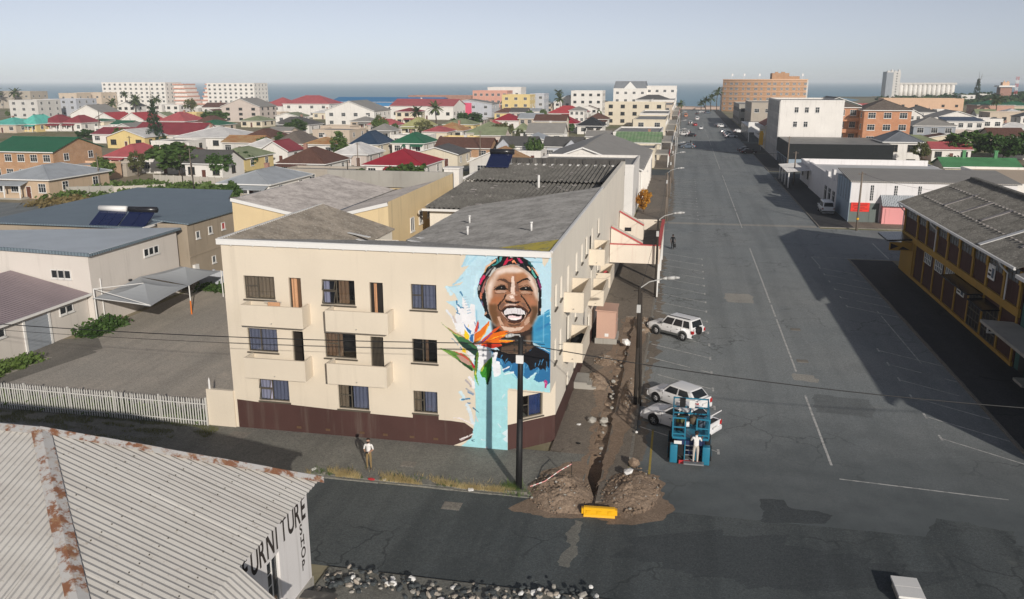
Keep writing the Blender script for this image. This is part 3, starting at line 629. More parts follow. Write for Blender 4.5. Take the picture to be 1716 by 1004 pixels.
# gutter, brackets, roof
mb = MB(); mb.box(BX0 - .18, BX1 - .02, BY - .17, BY - .004, 11.16, 11.46); mb.box(BX0 - .18, BX1 - .02, BY - .19, BY - .02, 11.42, 11.48); mb.obj('gutter', 'whitepaint', blk)
gb = MB(); gb.box(-.02, .02, -.14, 0, -.05, 0); gme = gb.mesh('gutter_bracket', 'whitepaint')
for i in range(14): place(gme, 'gutter_bracket', blk, Vector((BX0 + .7 + i * 1.33, BY - .012, 11.158)) - blk.location)
def corr_plane(mb, fx, y0, y1, zf, period=.26, amp=.05, along='x', mf=None):
    """corrugated sheet: rows step along y, each row spans fx(y) = (xa, xb); zf(x, y) plane height"""
    n = int((y1 - y0) / period * 4); prev = None
    for i in range(n + 1):
        y = y0 + (y1 - y0) * i / n; xa, xb = fx(y); dz = amp * math.sin(i * math.pi / 2)
        K = max(1, int(abs(xb - xa) / 3)); row = []
        for k in range(K + 1):
            x = xa + (xb - xa) * k / K
            X, Y = (x, y) if along == 'x' else (y, x)
            row.append((X, Y, zf(X, Y) + dz + .012 * math.sin(x * 1.3 + int(i / 24) * 2)))
        if prev and len(prev) == len(row):
            for k in range(K):
                q = (prev[k], prev[k + 1], row[k + 1], row[k]); cx = sum(p[0] for p in q) / 4; cyy = sum(p[1] for p in q) / 4
                mb.quad(*(q if along == 'x' else q[::-1]), mf(cx, cyy) if mf else 0)
        elif prev:
            mb.quad(prev[0], prev[-1], row[-1], row[0], mf((xa + xb) / 2, y) if mf else 0)
        prev = row
zl = lambda x, y: 11.42 - .30 * (x - BX0); zr = lambda x, y: 11.42 - .17 * (BX1 - x); zfz = lambda x, y: 11.42 - .17 * (y - BY)
mb = MB()
corr_plane(mb, lambda y: (max(BX0 - .15, -25.35), min(-19.8, BX0 + (y - BY) * .17 / .30)), BY + .05, 55.9, zl)
mb.obj('roof_wing', 'asbestos_brown', blk, True)
mb = MB()
moss = lambda x, y: 1 if (y - BY) * 1.0 + (BX1 - x) * .62 < 4.6 + .5 * math.sin(x * 3) else 0
corr_plane(mb, lambda y: (max(-18.4, BX1 - (y - BY)), BX1 + .03), BY + .1, 70.05, zr, mf=moss)
mb.obj('roof_wing', ['asbestos', 'asbestos_moss'], blk, True)
mb = MB()
corr_plane(mb, lambda x: (BY - .05, BY + max(.1, min(9.8, min((x - BX0) * .30 / .17, BX1 - x)))), BX0 + .3, BX1 - .1, zfz, along='y')
mb.obj('roof_front', 'asbestos', blk, True)
mb = MB(); mb.box(BX1 - .10, BX1 + .03, BY + .02, 70, 11.37, 11.50); mb.box(BX0 - .17, BX0 - .02, BY + .02, 55.9, 11.38, 11.5); mb.obj('coping', 'whitepaint', blk)
for (x, y) in ((-15.0, 58.5), (-13.6, 52.5), (-9, 50.5)):
    z = zr(x, y); mb = MB(); mb.tube((x, y, z - .1), (x, y, z + .55), .07, .07, 8); mb.tube((x, y, z + .5), (x, y, z + .6), .10, .10, 8); mb.obj('vent_pipe', 'whitepaint', blk, True)
# flashing boards lying on the roof valley
for (x, y, l, w) in ((-21.3, 51, 2.2, .22), (-19.9, 49, 1.5, .2), (-17.2, 51.2, 2.6, .25), (-17.5, 54, 3.0, .3)):
    z = max(zl(x, y) if x < -19.8 else 0, zr(x, y) if x > -18.4 else 0, zfz(x, y) if y < 51.8 else 0) + .12; mb = MB(); mb.beam((x, y, z), (x + l * .8, y - l * .35, z - .1), w, .04); mb.obj('flashing_board', 'whitepaint', blk)
# ================================================================= the painted mural: pigment layers on a fine wall grid
PAINT = [
('f',(188,221,236),0,[-10.95,11.15,-11.26,10.42,-10.83,10.54,-11.26,10.03,-11.7,9.46,-11.14,9.65,-11.47,9.34,-12.1,9.34,-11.64,8.93,-11.45,8.58,-12.15,8.51,-11.69,8.2,-11.24,7.39,-10.76,5.72,-10.43,5.27,-6.39,5.54,-6.42,11.27]),
('s',(168,208,226),0.098,[-10.91,11.03,-11.19,10.48]),
('s',(172,212,230),0.098,[-10.41,11.09,-10.83,10.63]),
('s',(165,205,224),0.081,[-11.16,9.89,-11.72,9.45]),
('s',(170,212,230),0.065,[-10.82,10.94,-11.05,10.57]),
('s',(205,232,242),0.098,[-10.38,10.01,-10.57,8.82]),
('s',(170,208,225),0.065,[-11.39,9.42,-11.95,9.3]),
('s',(200,228,240),0.163,[-11.82,8.94,-12.09,9.29]),
('s',(160,200,222),0.049,[-9.78,11.03,-10.15,10.52]),
('f',None,0,[-6.91,11.17,-6.53,11.19,-6.59,10.94,-6.77,10.64,-6.88,10.84]),
('f',(236,236,240),0,[-11.65,7.69,-11.51,8.12,-11.57,8.58,-11.41,8.36,-11.25,8.13,-11.22,8.78,-11.04,8.61,-10.86,8.16,-10.76,8.44,-10.53,8.4,-10.54,7.8,-10.45,7.25,-10.65,6.75,-11.3,6.71,-11.52,7.18]),
('s',(70,130,170),0.085,[-11.55,8.58,-11.53,8.4]),
('s',(70,130,170),0.085,[-11.46,8.36,-11.39,8.29]),
('s',(70,130,170),0.085,[-11.53,8.12,-11.51,7.96]),
('s',(70,130,170),0.085,[-11.58,7.91,-11.4,7.82]),
('s',(70,130,170),0.085,[-11.3,8.22,-11.16,8.19]),
('s',(70,130,170),0.085,[-11.31,9.06,-11.22,8.88]),
('s',(170,195,212),0.045,[-11.16,8.79,-10.99,8.83]),
('s',(170,195,212),0.045,[-11.12,8.64,-10.95,8.69]),
('s',(170,195,212),0.045,[-11.08,8.5,-10.91,8.54]),
('s',(170,195,212),0.045,[-11.05,8.35,-10.87,8.4]),
('s',(170,195,212),0.045,[-11.01,8.2,-10.83,8.25]),
('s',(170,195,212),0.045,[-10.97,8.06,-10.79,8.1]),
('s',(170,195,212),0.045,[-10.93,7.91,-10.75,7.96]),
('s',(225,228,235),0.13,[-12.11,7.99,-11.79,7.64,-11.57,7.37]),
('s',(236,236,240),0.163,[-11.7,7.5,-11.48,6.9]),
('s',(200,190,190),0.098,[-11.75,7.69,-11.61,7.37]),
('f',(168,221,229),0,[-10.7,5.39,-10.61,4.01,-10.78,4.28,-10.55,3.32,-10.56,2.26,-10.6,1.72,-10.69,1.28,-10.79,0.74,-11.17,0.34,-11.66,-0.07,-11.67,-0.14,-8.71,-0.09,-8.7,3.77,-6.33,3.71,-6.36,5.68]),
('f',(62,146,190),0,[-6.51,8.38,-6.74,8.21,-6.81,8.05,-7.08,7.94,-7.21,7.68,-7.41,7.35,-7.43,6.54,-6.36,6.0,-6.39,8.35]),
('s',(110,185,215),0.065,[-6.74,8.14,-6.43,8.27]),
('s',(150,210,228),0.065,[-6.63,7.97,-6.43,8.06]),
('s',(50,125,178),0.13,[-7.18,7.2,-6.51,7.56]),
('s',(80,160,200),0.098,[-7.31,6.73,-6.55,7.01]),
('s',(190,225,236),0.065,[-6.43,8.3,-6.4,7.25]),
('f',(46,112,162),0,[-9.68,5.96,-9.4,5.27,-9.11,5.1,-8.96,4.66,-8.67,4.79,-8.38,4.66,-8.17,4.38,-7.88,4.55,-7.66,4.38,-7.45,4.54,-7.16,4.83,-7.3,4.37,-7.02,4.24,-6.73,4.33,-6.66,4.08,-6.37,4.29,-6.38,5.99,-7.24,6.3,-7.96,5.81]),
('s',(84,150,192),0.072,[-9.11,5.4,-9.04,5.14]),
('s',(84,150,192),0.072,[-8.82,5.31,-8.67,5.47]),
('s',(84,150,192),0.072,[-7.59,5.21,-7.74,5.01]),
('s',(84,150,192),0.072,[-7.02,5.06,-7.09,4.76]),
('s',(84,150,192),0.072,[-6.67,5.23,-6.59,4.94]),
('s',(84,150,192),0.072,[-8.53,5.1,-8.6,4.87]),
('s',(84,150,192),0.072,[-7.41,4.58,-7.13,4.87]),
('s',(84,150,192),0.072,[-7.81,5.3,-7.88,4.63]),
('f',(26,26,31),0,[-9.68,5.94,-9.29,5.95,-8.75,5.8,-8.24,5.79,-7.81,5.84,-7.46,6.06,-7.28,6.28,-6.45,5.93,-6.47,5.1,-6.6,5.24,-6.66,4.94,-6.81,5.07,-6.91,4.95,-7.09,5.13,-7.24,5.04,-7.38,4.96,-7.52,4.88,-7.63,5.2,-7.81,5.34,-8.03,5.25,-8.24,5.35,-8.49,5.22,-8.67,5.35,-8.89,5.15,-9.03,5.44,-9.32,5.53,-9.43,5.71]),
('s',(70,130,175),0.039,[-7.06,5.2,-6.95,5.51]),
('s',(70,130,175),0.039,[-6.92,5.25,-6.78,5.56]),
('s',(70,130,175),0.039,[-6.63,5.16,-6.6,5.42]),
('s',(70,130,175),0.039,[-7.24,5.12,-7.22,5.34]),
('s',(70,130,175),0.039,[-8.89,5.23,-8.75,5.5]),
('s',(70,130,175),0.039,[-9.11,5.51,-9.03,5.67]),
('f',(40,34,32),0,[-9.65,7.58,-9.48,7.32,-8.93,7.02,-7.4,7.41,-7.4,6.55,-7.27,6.25,-7.78,5.82,-8.5,5.74,-9.1,5.87,-9.52,6.21,-9.69,6.4,-9.55,6.95]),
('f',(92,74,62),0,[-9.07,6.15,-8.17,6.35,-7.46,6.36,-7.28,6.3,-7.6,5.98,-7.88,5.83,-8.24,5.79,-8.67,5.82,-9.11,5.92]),
('f',(110,88,72),0,[-7.74,6.82,-7.46,6.94,-7.46,6.4,-7.74,6.34]),
('s',(150,130,110),0.033,[-9.11,5.9,-8.67,5.8,-8.17,5.8]),
('f',(158,112,86),0,[-8.98,10.59,-8.57,10.7,-8.19,10.69,-7.8,10.45,-7.48,10.21,-7.23,9.9,-7.1,9.42,-7.06,8.61,-7.09,8.12,-7.21,7.78,-7.4,7.38,-7.66,7.06,-8.05,6.91,-8.5,6.81,-8.93,6.92,-9.35,7.23,-9.61,7.55,-9.78,7.97,-9.87,8.46,-9.93,8.95,-9.99,9.38,-9.86,9.77,-9.63,10.14,-9.31,10.45]),
('f',(226,206,194),0,[-9.53,10.08,-9.31,10.35,-8.98,10.52,-8.5,10.61,-8.06,10.53,-7.68,10.29,-7.39,10.02,-7.16,9.45,-7.12,8.77,-7.29,9.09,-7.48,9.56,-7.67,10.01,-8.06,10.24,-8.38,10.26,-8.92,10.21,-9.21,10.03,-9.47,9.63]),
('f',(206,178,160),0,[-9.9,9.38,-9.73,9.78,-9.47,10.12,-9.15,10.13,-9.34,9.73,-9.54,9.3,-9.57,8.81,-9.71,8.54,-9.78,8.07,-9.87,8.53]),
('f',(232,214,203),0,[-9.83,9.32,-9.67,9.72,-9.54,9.79,-9.64,9.26,-9.77,8.63]),
('f',(180,132,100),0,[-9.15,10.13,-8.82,10.24,-8.44,10.23,-8.38,10.04,-8.57,9.83,-8.89,9.98,-9.15,9.94,-9.41,9.73]),
('f',(172,120,84),0,[-8.34,10.23,-7.87,10.32,-7.61,10.07,-7.8,10.03,-8.18,9.79,-8.34,9.84]),
('f',(180,140,116),0,[-9.44,9.66,-9.15,9.77,-8.89,9.69,-8.73,9.54,-8.89,9.56,-9.15,9.58,-9.41,9.4]),
('f',(176,134,108),0,[-8.12,9.6,-7.86,9.8,-7.61,9.82,-7.38,9.54,-7.25,9.19,-7.42,9.44,-7.67,9.59,-7.93,9.54]),
('f',(168,108,74),0,[-9.74,8.5,-9.64,8.8,-9.35,8.95,-9.02,8.9,-9.15,8.57,-9.35,8.39]),
('f',(112,78,52),0,[-9.79,8.47,-9.35,8.49,-9.26,8.36,-9.35,8.19,-9.25,7.83,-9.32,7.3,-9.45,7.39,-9.63,7.66,-9.74,8.02]),
('s',(214,170,140),0.029,[-9.58,8.53,-9.41,8.54]),
('f',(174,118,88),0,[-7.73,9.0,-7.41,8.99,-7.22,8.6,-7.19,8.51,-7.51,8.49,-7.7,8.68]),
('f',(98,72,52),0,[-7.51,8.49,-7.15,8.51,-7.09,8.25,-7.21,7.85,-7.4,7.44,-7.57,7.57,-7.5,7.87,-7.41,8.17]),
('f',(130,92,70),0,[-9.28,8.2,-9.12,8.11,-8.96,7.92,-8.83,7.63,-9.03,7.32,-9.22,7.5]),
('b',3,0,[-10.37,10.72,-6.86,10.87,-6.82,6.82,-10.42,6.59]),
('f',(86,62,50),0,[-9.37,9.78,-9.12,9.91,-8.89,9.92,-8.73,9.79,-8.54,9.69,-8.6,9.61,-8.73,9.63,-8.89,9.74,-9.12,9.81]),
('f',(104,76,60),0,[-8.76,9.7,-8.54,9.64,-8.6,9.18,-8.7,9.24]),
('f',(24,21,20),0,[-8.28,9.73,-7.86,9.98,-7.69,10.02,-7.5,9.85,-7.69,9.92,-7.85,9.88,-8.23,9.67]),
('f',(120,88,74),0,[-8.34,9.65,-8.15,9.66,-8.12,9.21,-8.31,9.26]),
('f',(28,23,21),0,[-9.52,9.27,-9.31,9.47,-9.12,9.56,-8.92,9.53,-8.71,9.33,-8.89,9.3,-9.12,9.29,-9.34,9.29]),
('s',(70,50,42),0.026,[-9.47,9.4,-9.28,9.54,-9.05,9.6,-8.83,9.5]),
('f',(188,152,132),0,[-9.47,9.21,-9.15,9.29,-8.76,9.27,-8.86,9.17,-9.22,9.12]),
('s',(90,66,54),0.023,[-9.44,9.11,-9.15,9.09,-8.79,9.17]),
('s',(240,240,240),0.026,[-9.1,9.42,-9.09,9.41]),
('f',(26,22,20),0,[-8.18,9.37,-7.91,9.53,-7.71,9.57,-7.5,9.52,-7.34,9.27,-7.55,9.3,-7.78,9.32,-8.02,9.32]),
('s',(70,50,42),0.026,[-8.15,9.5,-7.93,9.59,-7.67,9.63,-7.45,9.5]),
('f',(182,146,124),0,[-8.09,9.24,-7.8,9.32,-7.45,9.21,-7.61,9.17,-7.93,9.15]),
('s',(80,58,48),0.023,[-8.12,9.18,-7.8,9.09,-7.45,9.14]),
('s',(240,240,240),0.026,[-7.77,9.46,-7.76,9.44]),
('f',(230,206,192),0,[-8.52,10.09,-8.38,10.07,-8.36,9.26,-8.31,8.97,-8.54,8.93,-8.57,9.25]),
('f',(196,160,140),0,[-8.89,8.84,-8.76,9.05,-8.54,9.12,-8.25,9.07,-8.09,8.92,-8.12,8.78,-8.41,8.7,-8.7,8.79]),
('f',(238,218,206),0,[-8.67,8.98,-8.47,9.06,-8.38,8.9,-8.57,8.83]),
('f',(150,100,76),0,[-8.38,9.0,-8.15,9.08,-7.99,8.86,-8.05,8.72,-8.31,8.77]),
('f',(42,30,26),0,[-8.89,8.76,-8.73,8.72,-8.57,8.74,-8.44,8.65,-8.21,8.73,-8.02,8.74,-8.18,8.59,-8.44,8.57,-8.7,8.59,-8.86,8.65]),
('f',(206,176,162),0,[-8.93,8.48,-8.7,8.57,-8.37,8.56,-8.18,8.52,-8.44,8.44,-8.76,8.42]),
('s',(48,34,28),0.075,[-8.83,9.04,-8.92,8.84,-9.09,8.64,-9.23,8.4,-9.25,8.23,-9.09,8.08]),
('s',(44,32,27),0.081,[-8.05,9.08,-7.83,8.83,-7.63,8.55,-7.49,8.26,-7.58,8.09]),
('f',(122,90,76),0,[-9.19,8.43,-8.96,8.64,-8.86,8.55,-8.99,8.34,-9.12,8.17]),
('f',(128,94,78),0,[-8.05,8.66,-7.83,8.64,-7.63,8.35,-7.86,8.41]),
('f',(74,48,40),0,[-9.14,8.14,-8.93,8.36,-8.6,8.49,-8.37,8.46,-8.12,8.5,-7.83,8.39,-7.63,8.22,-7.63,8.02,-7.76,7.82,-8.05,7.56,-8.37,7.47,-8.67,7.54,-8.89,7.76]),
('f',(18,14,15),0,[-9.01,8.18,-8.76,8.34,-8.44,8.38,-8.05,8.37,-7.78,8.21,-7.73,8.02,-7.92,7.8,-8.18,7.65,-8.5,7.64,-8.76,7.78,-8.93,7.99]),
('f',(226,222,225),0,[-8.94,8.15,-8.73,8.3,-8.41,8.34,-8.05,8.34,-7.81,8.19,-7.78,8.0,-8.05,8.01,-8.37,8.04,-8.7,7.98,-8.89,7.91]),
('s',(196,186,192),0.011,[-8.83,8.26,-8.83,8.0]),
('s',(196,186,192),0.011,[-8.67,8.27,-8.66,8.01]),
('s',(196,186,192),0.011,[-8.52,8.28,-8.52,8.02]),
('s',(196,186,192),0.011,[-8.36,8.29,-8.36,8.03]),
('s',(196,186,192),0.011,[-8.2,8.3,-8.19,8.04]),
('s',(196,186,192),0.011,[-8.05,8.3,-8.05,8.05]),
('s',(196,186,192),0.011,[-7.92,8.31,-7.92,8.05]),
('f',(242,216,218),0,[-8.73,7.88,-8.5,7.93,-8.24,7.89,-7.95,7.94,-8.02,7.77,-8.28,7.67,-8.54,7.68,-8.7,7.75]),
('f',(248,240,240),0,[-8.7,7.77,-8.44,7.79,-8.02,7.82,-8.24,7.68,-8.54,7.69]),
('s',(226,190,172),0.029,[-9.07,8.08,-8.89,7.85,-8.7,7.63]),
('s',(210,180,165),0.023,[-7.7,8.12,-7.79,7.85,-7.99,7.64]),
('f',(108,78,62),0,[-8.76,7.48,-8.37,7.41,-7.95,7.54,-8.08,7.34,-8.6,7.29]),
('f',(222,194,176),0,[-9.16,7.34,-8.76,7.26,-8.31,7.24,-7.82,7.35,-8.08,7.12,-8.54,7.02,-8.93,7.09]),
('f',(196,160,138),0,[-7.66,7.86,-7.54,7.93,-7.57,7.6,-7.79,7.39,-7.86,7.58]),
('f',(204,166,142),0,[-9.29,7.83,-9.16,7.84,-9.06,7.58,-8.93,7.35,-9.16,7.37]),
('f',(56,43,37),0,[-9.03,6.98,-8.5,6.91,-7.95,7.01,-7.53,7.24,-7.37,7.41,-7.4,7.18,-7.66,6.9,-8.11,6.77,-8.77,6.76]),
('s',(90,64,50),0.045,[-9.09,7.71,-9.03,7.55]),
('f',(24,25,28),0,[-9.61,7.55,-10.01,7.79,-9.97,8.03,-10.07,8.29,-10.26,8.67,-10.39,9.03,-10.39,9.26,-10.29,9.59,-10.25,9.85,-10.05,10.15,-9.92,10.42,-9.72,10.69,-9.53,10.89,-9.3,11.02,-9.21,11.16,-9.01,11.26,-8.12,11.23,-7.87,11.08,-7.55,10.91,-7.33,10.6,-7.1,10.16,-6.94,9.65,-6.91,9.27,-6.93,8.94,-6.9,8.52,-6.96,8.29,-6.93,8.03,-7.12,7.95,-7.09,8.55,-7.06,9.1,-7.1,9.42,-7.23,9.9,-7.48,10.21,-7.8,10.45,-8.19,10.69,-8.57,10.7,-8.98,10.59,-9.31,10.45,-9.63,10.14,-9.86,9.77,-9.99,9.38,-9.93,8.95,-9.87,8.46,-9.78,7.97]),
('f',(208,52,92),0,[-10.02,10.08,-9.92,9.99,-10.09,9.76,-10.19,9.55,-10.27,9.59,-10.24,9.82,-10.11,10.0]),
('f',(120,60,130),0,[-10.24,9.82,-10.19,9.89,-10.22,9.66,-10.28,9.57]),
('f',(228,182,148),0,[-10.04,10.15,-9.94,10.54,-9.72,10.7,-9.52,10.86,-9.34,10.97,-9.36,10.85,-9.61,10.68,-9.84,10.45,-9.98,10.21]),
('f',(202,160,92),0,[-10.04,10.15,-9.93,10.42,-9.84,10.49,-9.95,10.24]),
('f',(58,138,140),0,[-9.24,11.01,-9.2,10.76,-9.43,10.62,-9.73,10.53,-9.79,10.36,-9.91,10.16,-9.75,10.43,-9.57,10.64,-9.34,10.74,-9.3,10.96]),
('f',(192,192,188),0,[-9.76,10.02,-9.57,10.34,-9.43,10.52,-9.34,10.49,-9.52,10.21,-9.68,10.02]),
('f',(130,130,135),0,[-9.91,10.13,-9.73,10.36,-9.48,10.55,-9.64,10.36,-9.8,10.13,-9.93,9.99]),
('f',(158,104,98),0,[-9.96,9.76,-9.84,9.93,-9.75,10.04,-9.89,9.81,-9.97,9.58,-10.03,9.11,-10.2,9.1,-10.1,9.44]),
('f',(196,40,72),0,[-8.98,10.62,-8.85,10.91,-8.74,11.1,-8.7,10.87,-8.83,10.69]),
('f',(84,160,160),0,[-9.14,11.12,-8.97,11.22,-9.06,10.97,-9.14,10.77,-9.19,10.88]),
('f',(150,150,150),0,[-10.32,9.43,-10.26,9.52,-10.21,9.45,-10.28,9.2,-10.35,9.2]),
('f',(192,46,72),0,[-8.72,10.92,-8.51,11.03,-8.45,10.97,-8.63,10.87]),
('f',(236,152,112),0,[-8.5,10.87,-8.4,10.96,-8.24,10.73,-8.4,10.82,-8.49,10.75]),
('f',(150,160,160),0,[-8.69,11.1,-8.51,11.17,-8.36,11.09,-8.63,11.06]),
('f',(184,60,104),0,[-8.23,11.05,-8.09,11.06,-7.9,10.82,-8.0,10.77,-8.14,10.9]),
('f',(232,190,160),0,[-7.72,10.67,-7.58,10.61,-7.48,10.44,-7.55,10.42]),
('f',(94,176,166),0,[-7.49,10.55,-7.38,10.4,-7.19,10.07,-7.25,10.01,-7.45,10.31]),
('f',(236,180,150),0,[-7.47,10.59,-7.25,10.47,-7.05,10.14,-7.13,10.15,-7.34,10.44]),
('f',(124,48,96),0,[-7.16,10.03,-7.0,9.77,-6.92,9.59,-6.95,9.37,-7.05,9.59,-7.14,9.85]),
('f',(20,84,88),0,[-7.67,10.92,-7.52,10.88,-7.31,10.56,-7.43,10.61,-7.61,10.74]),
('f',(100,120,120),0,[-8.34,11.22,-8.18,11.21,-8.18,11.03,-8.28,11.11]),
('s',(170,170,170),0.019,[-8.2,10.74,-8.11,10.69]),
('s',(90,100,105),0.019,[-7.92,10.75,-7.8,10.53]),
('f',(196,116,92),0,[-10.24,9.1,-10.13,9.11,-10.14,8.81,-10.19,8.71,-10.26,8.8]),
('f',(90,100,140),0,[-10.21,8.67,-10.1,8.6,-10.05,8.31,-10.14,8.44]),
('f',(194,154,128),0,[-10.0,7.96,-9.89,8.07,-9.88,7.92,-10.0,7.84]),
('f',(196,150,122),0,[-7.02,8.4,-6.93,8.33,-6.95,8.2,-7.01,8.27]),
('f',(150,70,90),0,[-10.12,8.53,-10.08,8.54,-10.06,8.35,-10.11,8.42]),
('f',(236,236,240),0,[-10.47,6.07,-10.0,6.12,-9.79,5.89,-9.62,5.55,-10.01,5.12,-10.27,4.75,-10.38,4.7,-10.35,5.68]),
('f',(236,236,240),0,[-10.95,5.81,-10.65,5.61,-10.59,5.48,-10.64,5.04,-10.79,5.29,-11.0,5.63]),
('f',(226,230,238),0,[-9.55,5.77,-9.28,5.84,-9.38,5.34,-9.52,4.94,-9.62,5.02]),
('f',(64,112,72),0,[-12.49,7.34,-12.32,7.21,-12.1,7.04,-11.59,6.77,-11.16,6.57,-10.73,6.29,-10.46,6.08,-10.38,5.81,-10.48,5.51,-10.65,5.59,-11.17,5.93,-11.55,6.35,-11.85,6.77]),
('f',(166,184,104),0,[-12.49,7.34,-12.1,7.04,-11.59,6.77,-11.2,6.56,-11.46,6.54,-11.85,6.79]),
('f',(36,62,56),0,[-11.47,6.31,-11.12,6.29,-10.69,6.01,-10.43,5.85,-10.48,5.53,-10.65,5.6,-11.17,5.94]),
('s',(170,60,50),0.029,[-12.06,7.02,-11.59,6.73,-11.16,6.55,-10.73,6.28,-10.47,6.07]),
('f',(98,140,66),0,[-12.59,5.83,-12.09,5.79,-11.61,5.69,-11.17,5.58,-10.87,5.35,-10.68,5.1,-10.58,4.73,-10.71,4.62,-11.14,4.89,-11.57,5.24,-12.05,5.52]),
('f',(190,150,136),0,[-11.61,5.51,-11.26,5.48,-10.92,5.24,-10.75,4.98,-10.96,4.97,-11.31,5.12]),
('f',(200,90,74),0,[-11.78,5.71,-11.3,5.62,-10.92,5.35,-10.7,5.08,-10.87,5.2,-11.26,5.44,-11.56,5.61]),
('f',(190,24,60),0,[-10.83,5.22,-10.57,4.95,-10.58,4.72,-10.7,4.88]),
('f',(40,74,44),0,[-11.66,5.32,-11.18,5.09,-10.7,4.81,-10.71,4.64,-11.14,4.9]),
('s',(150,186,90),0.039,[-12.55,5.82,-12.09,5.61,-11.7,5.37]),
('f',(96,128,52),0,[-10.43,5.8,-10.33,5.68,-10.42,4.92,-10.48,4.53,-10.64,4.41,-10.58,4.91,-10.57,5.49]),
('f',(30,44,40),0,[-10.57,5.49,-10.48,5.58,-10.53,5.13,-10.59,4.86]),
('f',(110,170,60),0,[-10.64,4.48,-10.49,4.47,-10.43,4.07,-10.36,3.8,-10.5,4.02]),
('f',(214,206,90),0,[-10.62,4.5,-10.51,4.69,-10.53,4.42]),
('f',(58,140,44),0,[-9.59,5.56,-9.61,5.02,-9.66,4.48,-9.84,3.89,-9.94,3.97,-9.99,4.28,-10.19,4.33,-10.27,4.53,-10.27,4.75,-10.01,5.12]),
('f',(22,66,28),0,[-9.6,5.2,-9.66,4.48,-9.84,3.89,-9.95,3.98,-9.8,4.38,-9.71,4.79]),
('f',(176,196,74),0,[-10.27,4.71,-10.01,5.12,-9.75,5.36,-10.01,4.99,-10.2,4.62]),
('s',(30,90,36),0.026,[-9.75,5.19,-10.01,4.46]),
('f',(226,114,34),0,[-10.63,6.25,-10.59,6.76,-10.25,7.0,-9.75,7.57,-9.74,7.33,-9.99,6.8,-10.25,6.43,-10.56,6.23]),
('f',(244,184,66),0,[-10.3,6.43,-9.99,6.93,-9.77,7.42,-9.82,7.15,-10.04,6.75,-10.25,6.47]),
('f',(238,160,60),0,[-10.56,6.26,-10.42,6.51,-10.17,6.66,-10.38,6.34]),
('f',(206,76,60),0,[-10.6,6.78,-10.5,7.2,-10.38,7.58,-10.32,7.34,-10.41,6.95]),
('f',(60,90,160),0,[-10.4,7.03,-10.35,7.34,-10.3,7.13]),
('f',(60,90,150),0,[-10.59,7.46,-10.5,7.38,-10.52,7.2]),
('f',(214,90,48),0,[-10.47,6.1,-10.17,6.44,-9.74,6.86,-9.48,7.09,-9.09,7.34,-9.27,7.1,-9.57,6.86,-9.82,6.5,-10.17,6.25]),
('f',(232,112,30),0,[-10.26,6.16,-9.91,6.5,-9.57,6.87,-9.14,7.0,-8.68,7.08,-8.88,6.92,-8.71,6.91,-8.84,6.73,-9.27,6.54,-8.36,6.53,-8.8,6.36,-9.14,6.36,-9.04,6.2,-9.57,6.0,-9.91,6.08]),
('f',(204,58,40),0,[-10.34,6.14,-9.78,6.31,-9.27,6.34,-9.04,6.2,-9.57,6.0,-9.91,6.08]),
('s',(246,180,50),0.045,[-9.82,6.37,-9.48,6.61,-8.8,6.85]),
('s',(246,176,50),0.052,[-9.23,6.45,-8.46,6.51]),
('s',(190,60,40),0.033,[-10.0,6.27,-9.57,6.52,-9.05,6.72]),
('s',(74,56,140),0.045,[-10.17,6.33,-9.87,6.56,-9.61,6.89]),
('f',(240,200,190),0,[-10.62,6.23,-10.43,6.27,-10.17,6.35,-10.34,6.18,-10.56,6.14]),
('f',(240,206,44),0,[-11.12,6.99,-10.97,6.85,-10.85,6.64,-10.9,6.43,-11.07,6.46,-11.16,6.64]),
('f',(232,200,60),0,[-10.93,7.18,-10.88,7.37,-10.87,7.09]),
('f',(240,206,50),0,[-11.25,5.95,-11.08,5.87,-11.08,5.62,-11.27,5.71]),
('f',(48,116,178),0,[-11.23,7.44,-11.02,7.14,-10.74,6.93,-10.8,6.74,-10.97,6.91]),
('f',(58,108,170),0,[-10.86,6.48,-10.77,6.71,-10.62,6.78,-10.68,6.3,-10.81,6.36]),
('s',(110,150,180),0.039,[-11.83,6.42,-11.51,6.09]),
('s',(90,140,180),0.039,[-11.36,5.97,-11.3,5.84]),
('f',(236,238,244),0,[-9.54,5.71,-9.29,5.83,-9.4,5.46,-9.49,5.07,-9.36,5.31,-9.16,5.28,-9.11,4.61,-9.26,4.43,-9.48,4.38,-9.58,4.81]),
('s',(236,238,244),0.085,[-9.02,4.83,-8.67,5.02]),
('s',(222,236,242),0.078,[-8.89,4.57,-8.42,4.73]),
('s',(140,200,220),0.065,[-8.49,4.58,-8.17,4.34]),
('s',(200,232,240),0.065,[-7.63,4.38,-7.16,4.79]),
('s',(236,232,234),0.163,[-10.88,4.24,-10.7,3.98,-10.66,3.7]),
('s',(180,172,176),0.111,[-11.09,4.09,-10.82,3.76]),
('s',(170,172,182),0.13,[-11.07,3.55,-10.69,3.3]),
('s',(120,150,178),0.065,[-10.99,3.39,-10.71,3.27]),
('s',(206,226,234),0.163,[-11.4,3.34,-11.22,3.09,-11.31,2.94]),
('s',(70,130,170),0.085,[-11.31,2.93,-10.9,3.01]),
('s',(110,140,170),0.065,[-11.02,2.73,-10.85,2.74]),
('s',(70,120,150),0.065,[-10.68,2.47,-10.4,2.23]),
('s',(214,226,234),0.195,[-11.04,2.63,-10.84,2.07,-10.71,1.56]),
('s',(230,222,224),0.065,[-11.84,1.8,-11.38,1.77,-11.01,1.63,-10.69,1.46]),
('s',(212,206,208),0.098,[-10.59,2.0,-10.46,1.72]),
('s',(228,220,220),0.085,[-11.49,0.52,-11.16,0.67,-10.74,0.9]),
('s',(210,190,190),0.045,[-11.44,0.45,-11.26,0.54]),
('f',(214,232,240),0,[-9.09,1.07,-8.72,1.41,-8.71,0.53,-8.91,0.65,-9.04,0.76,-8.82,0.95]),
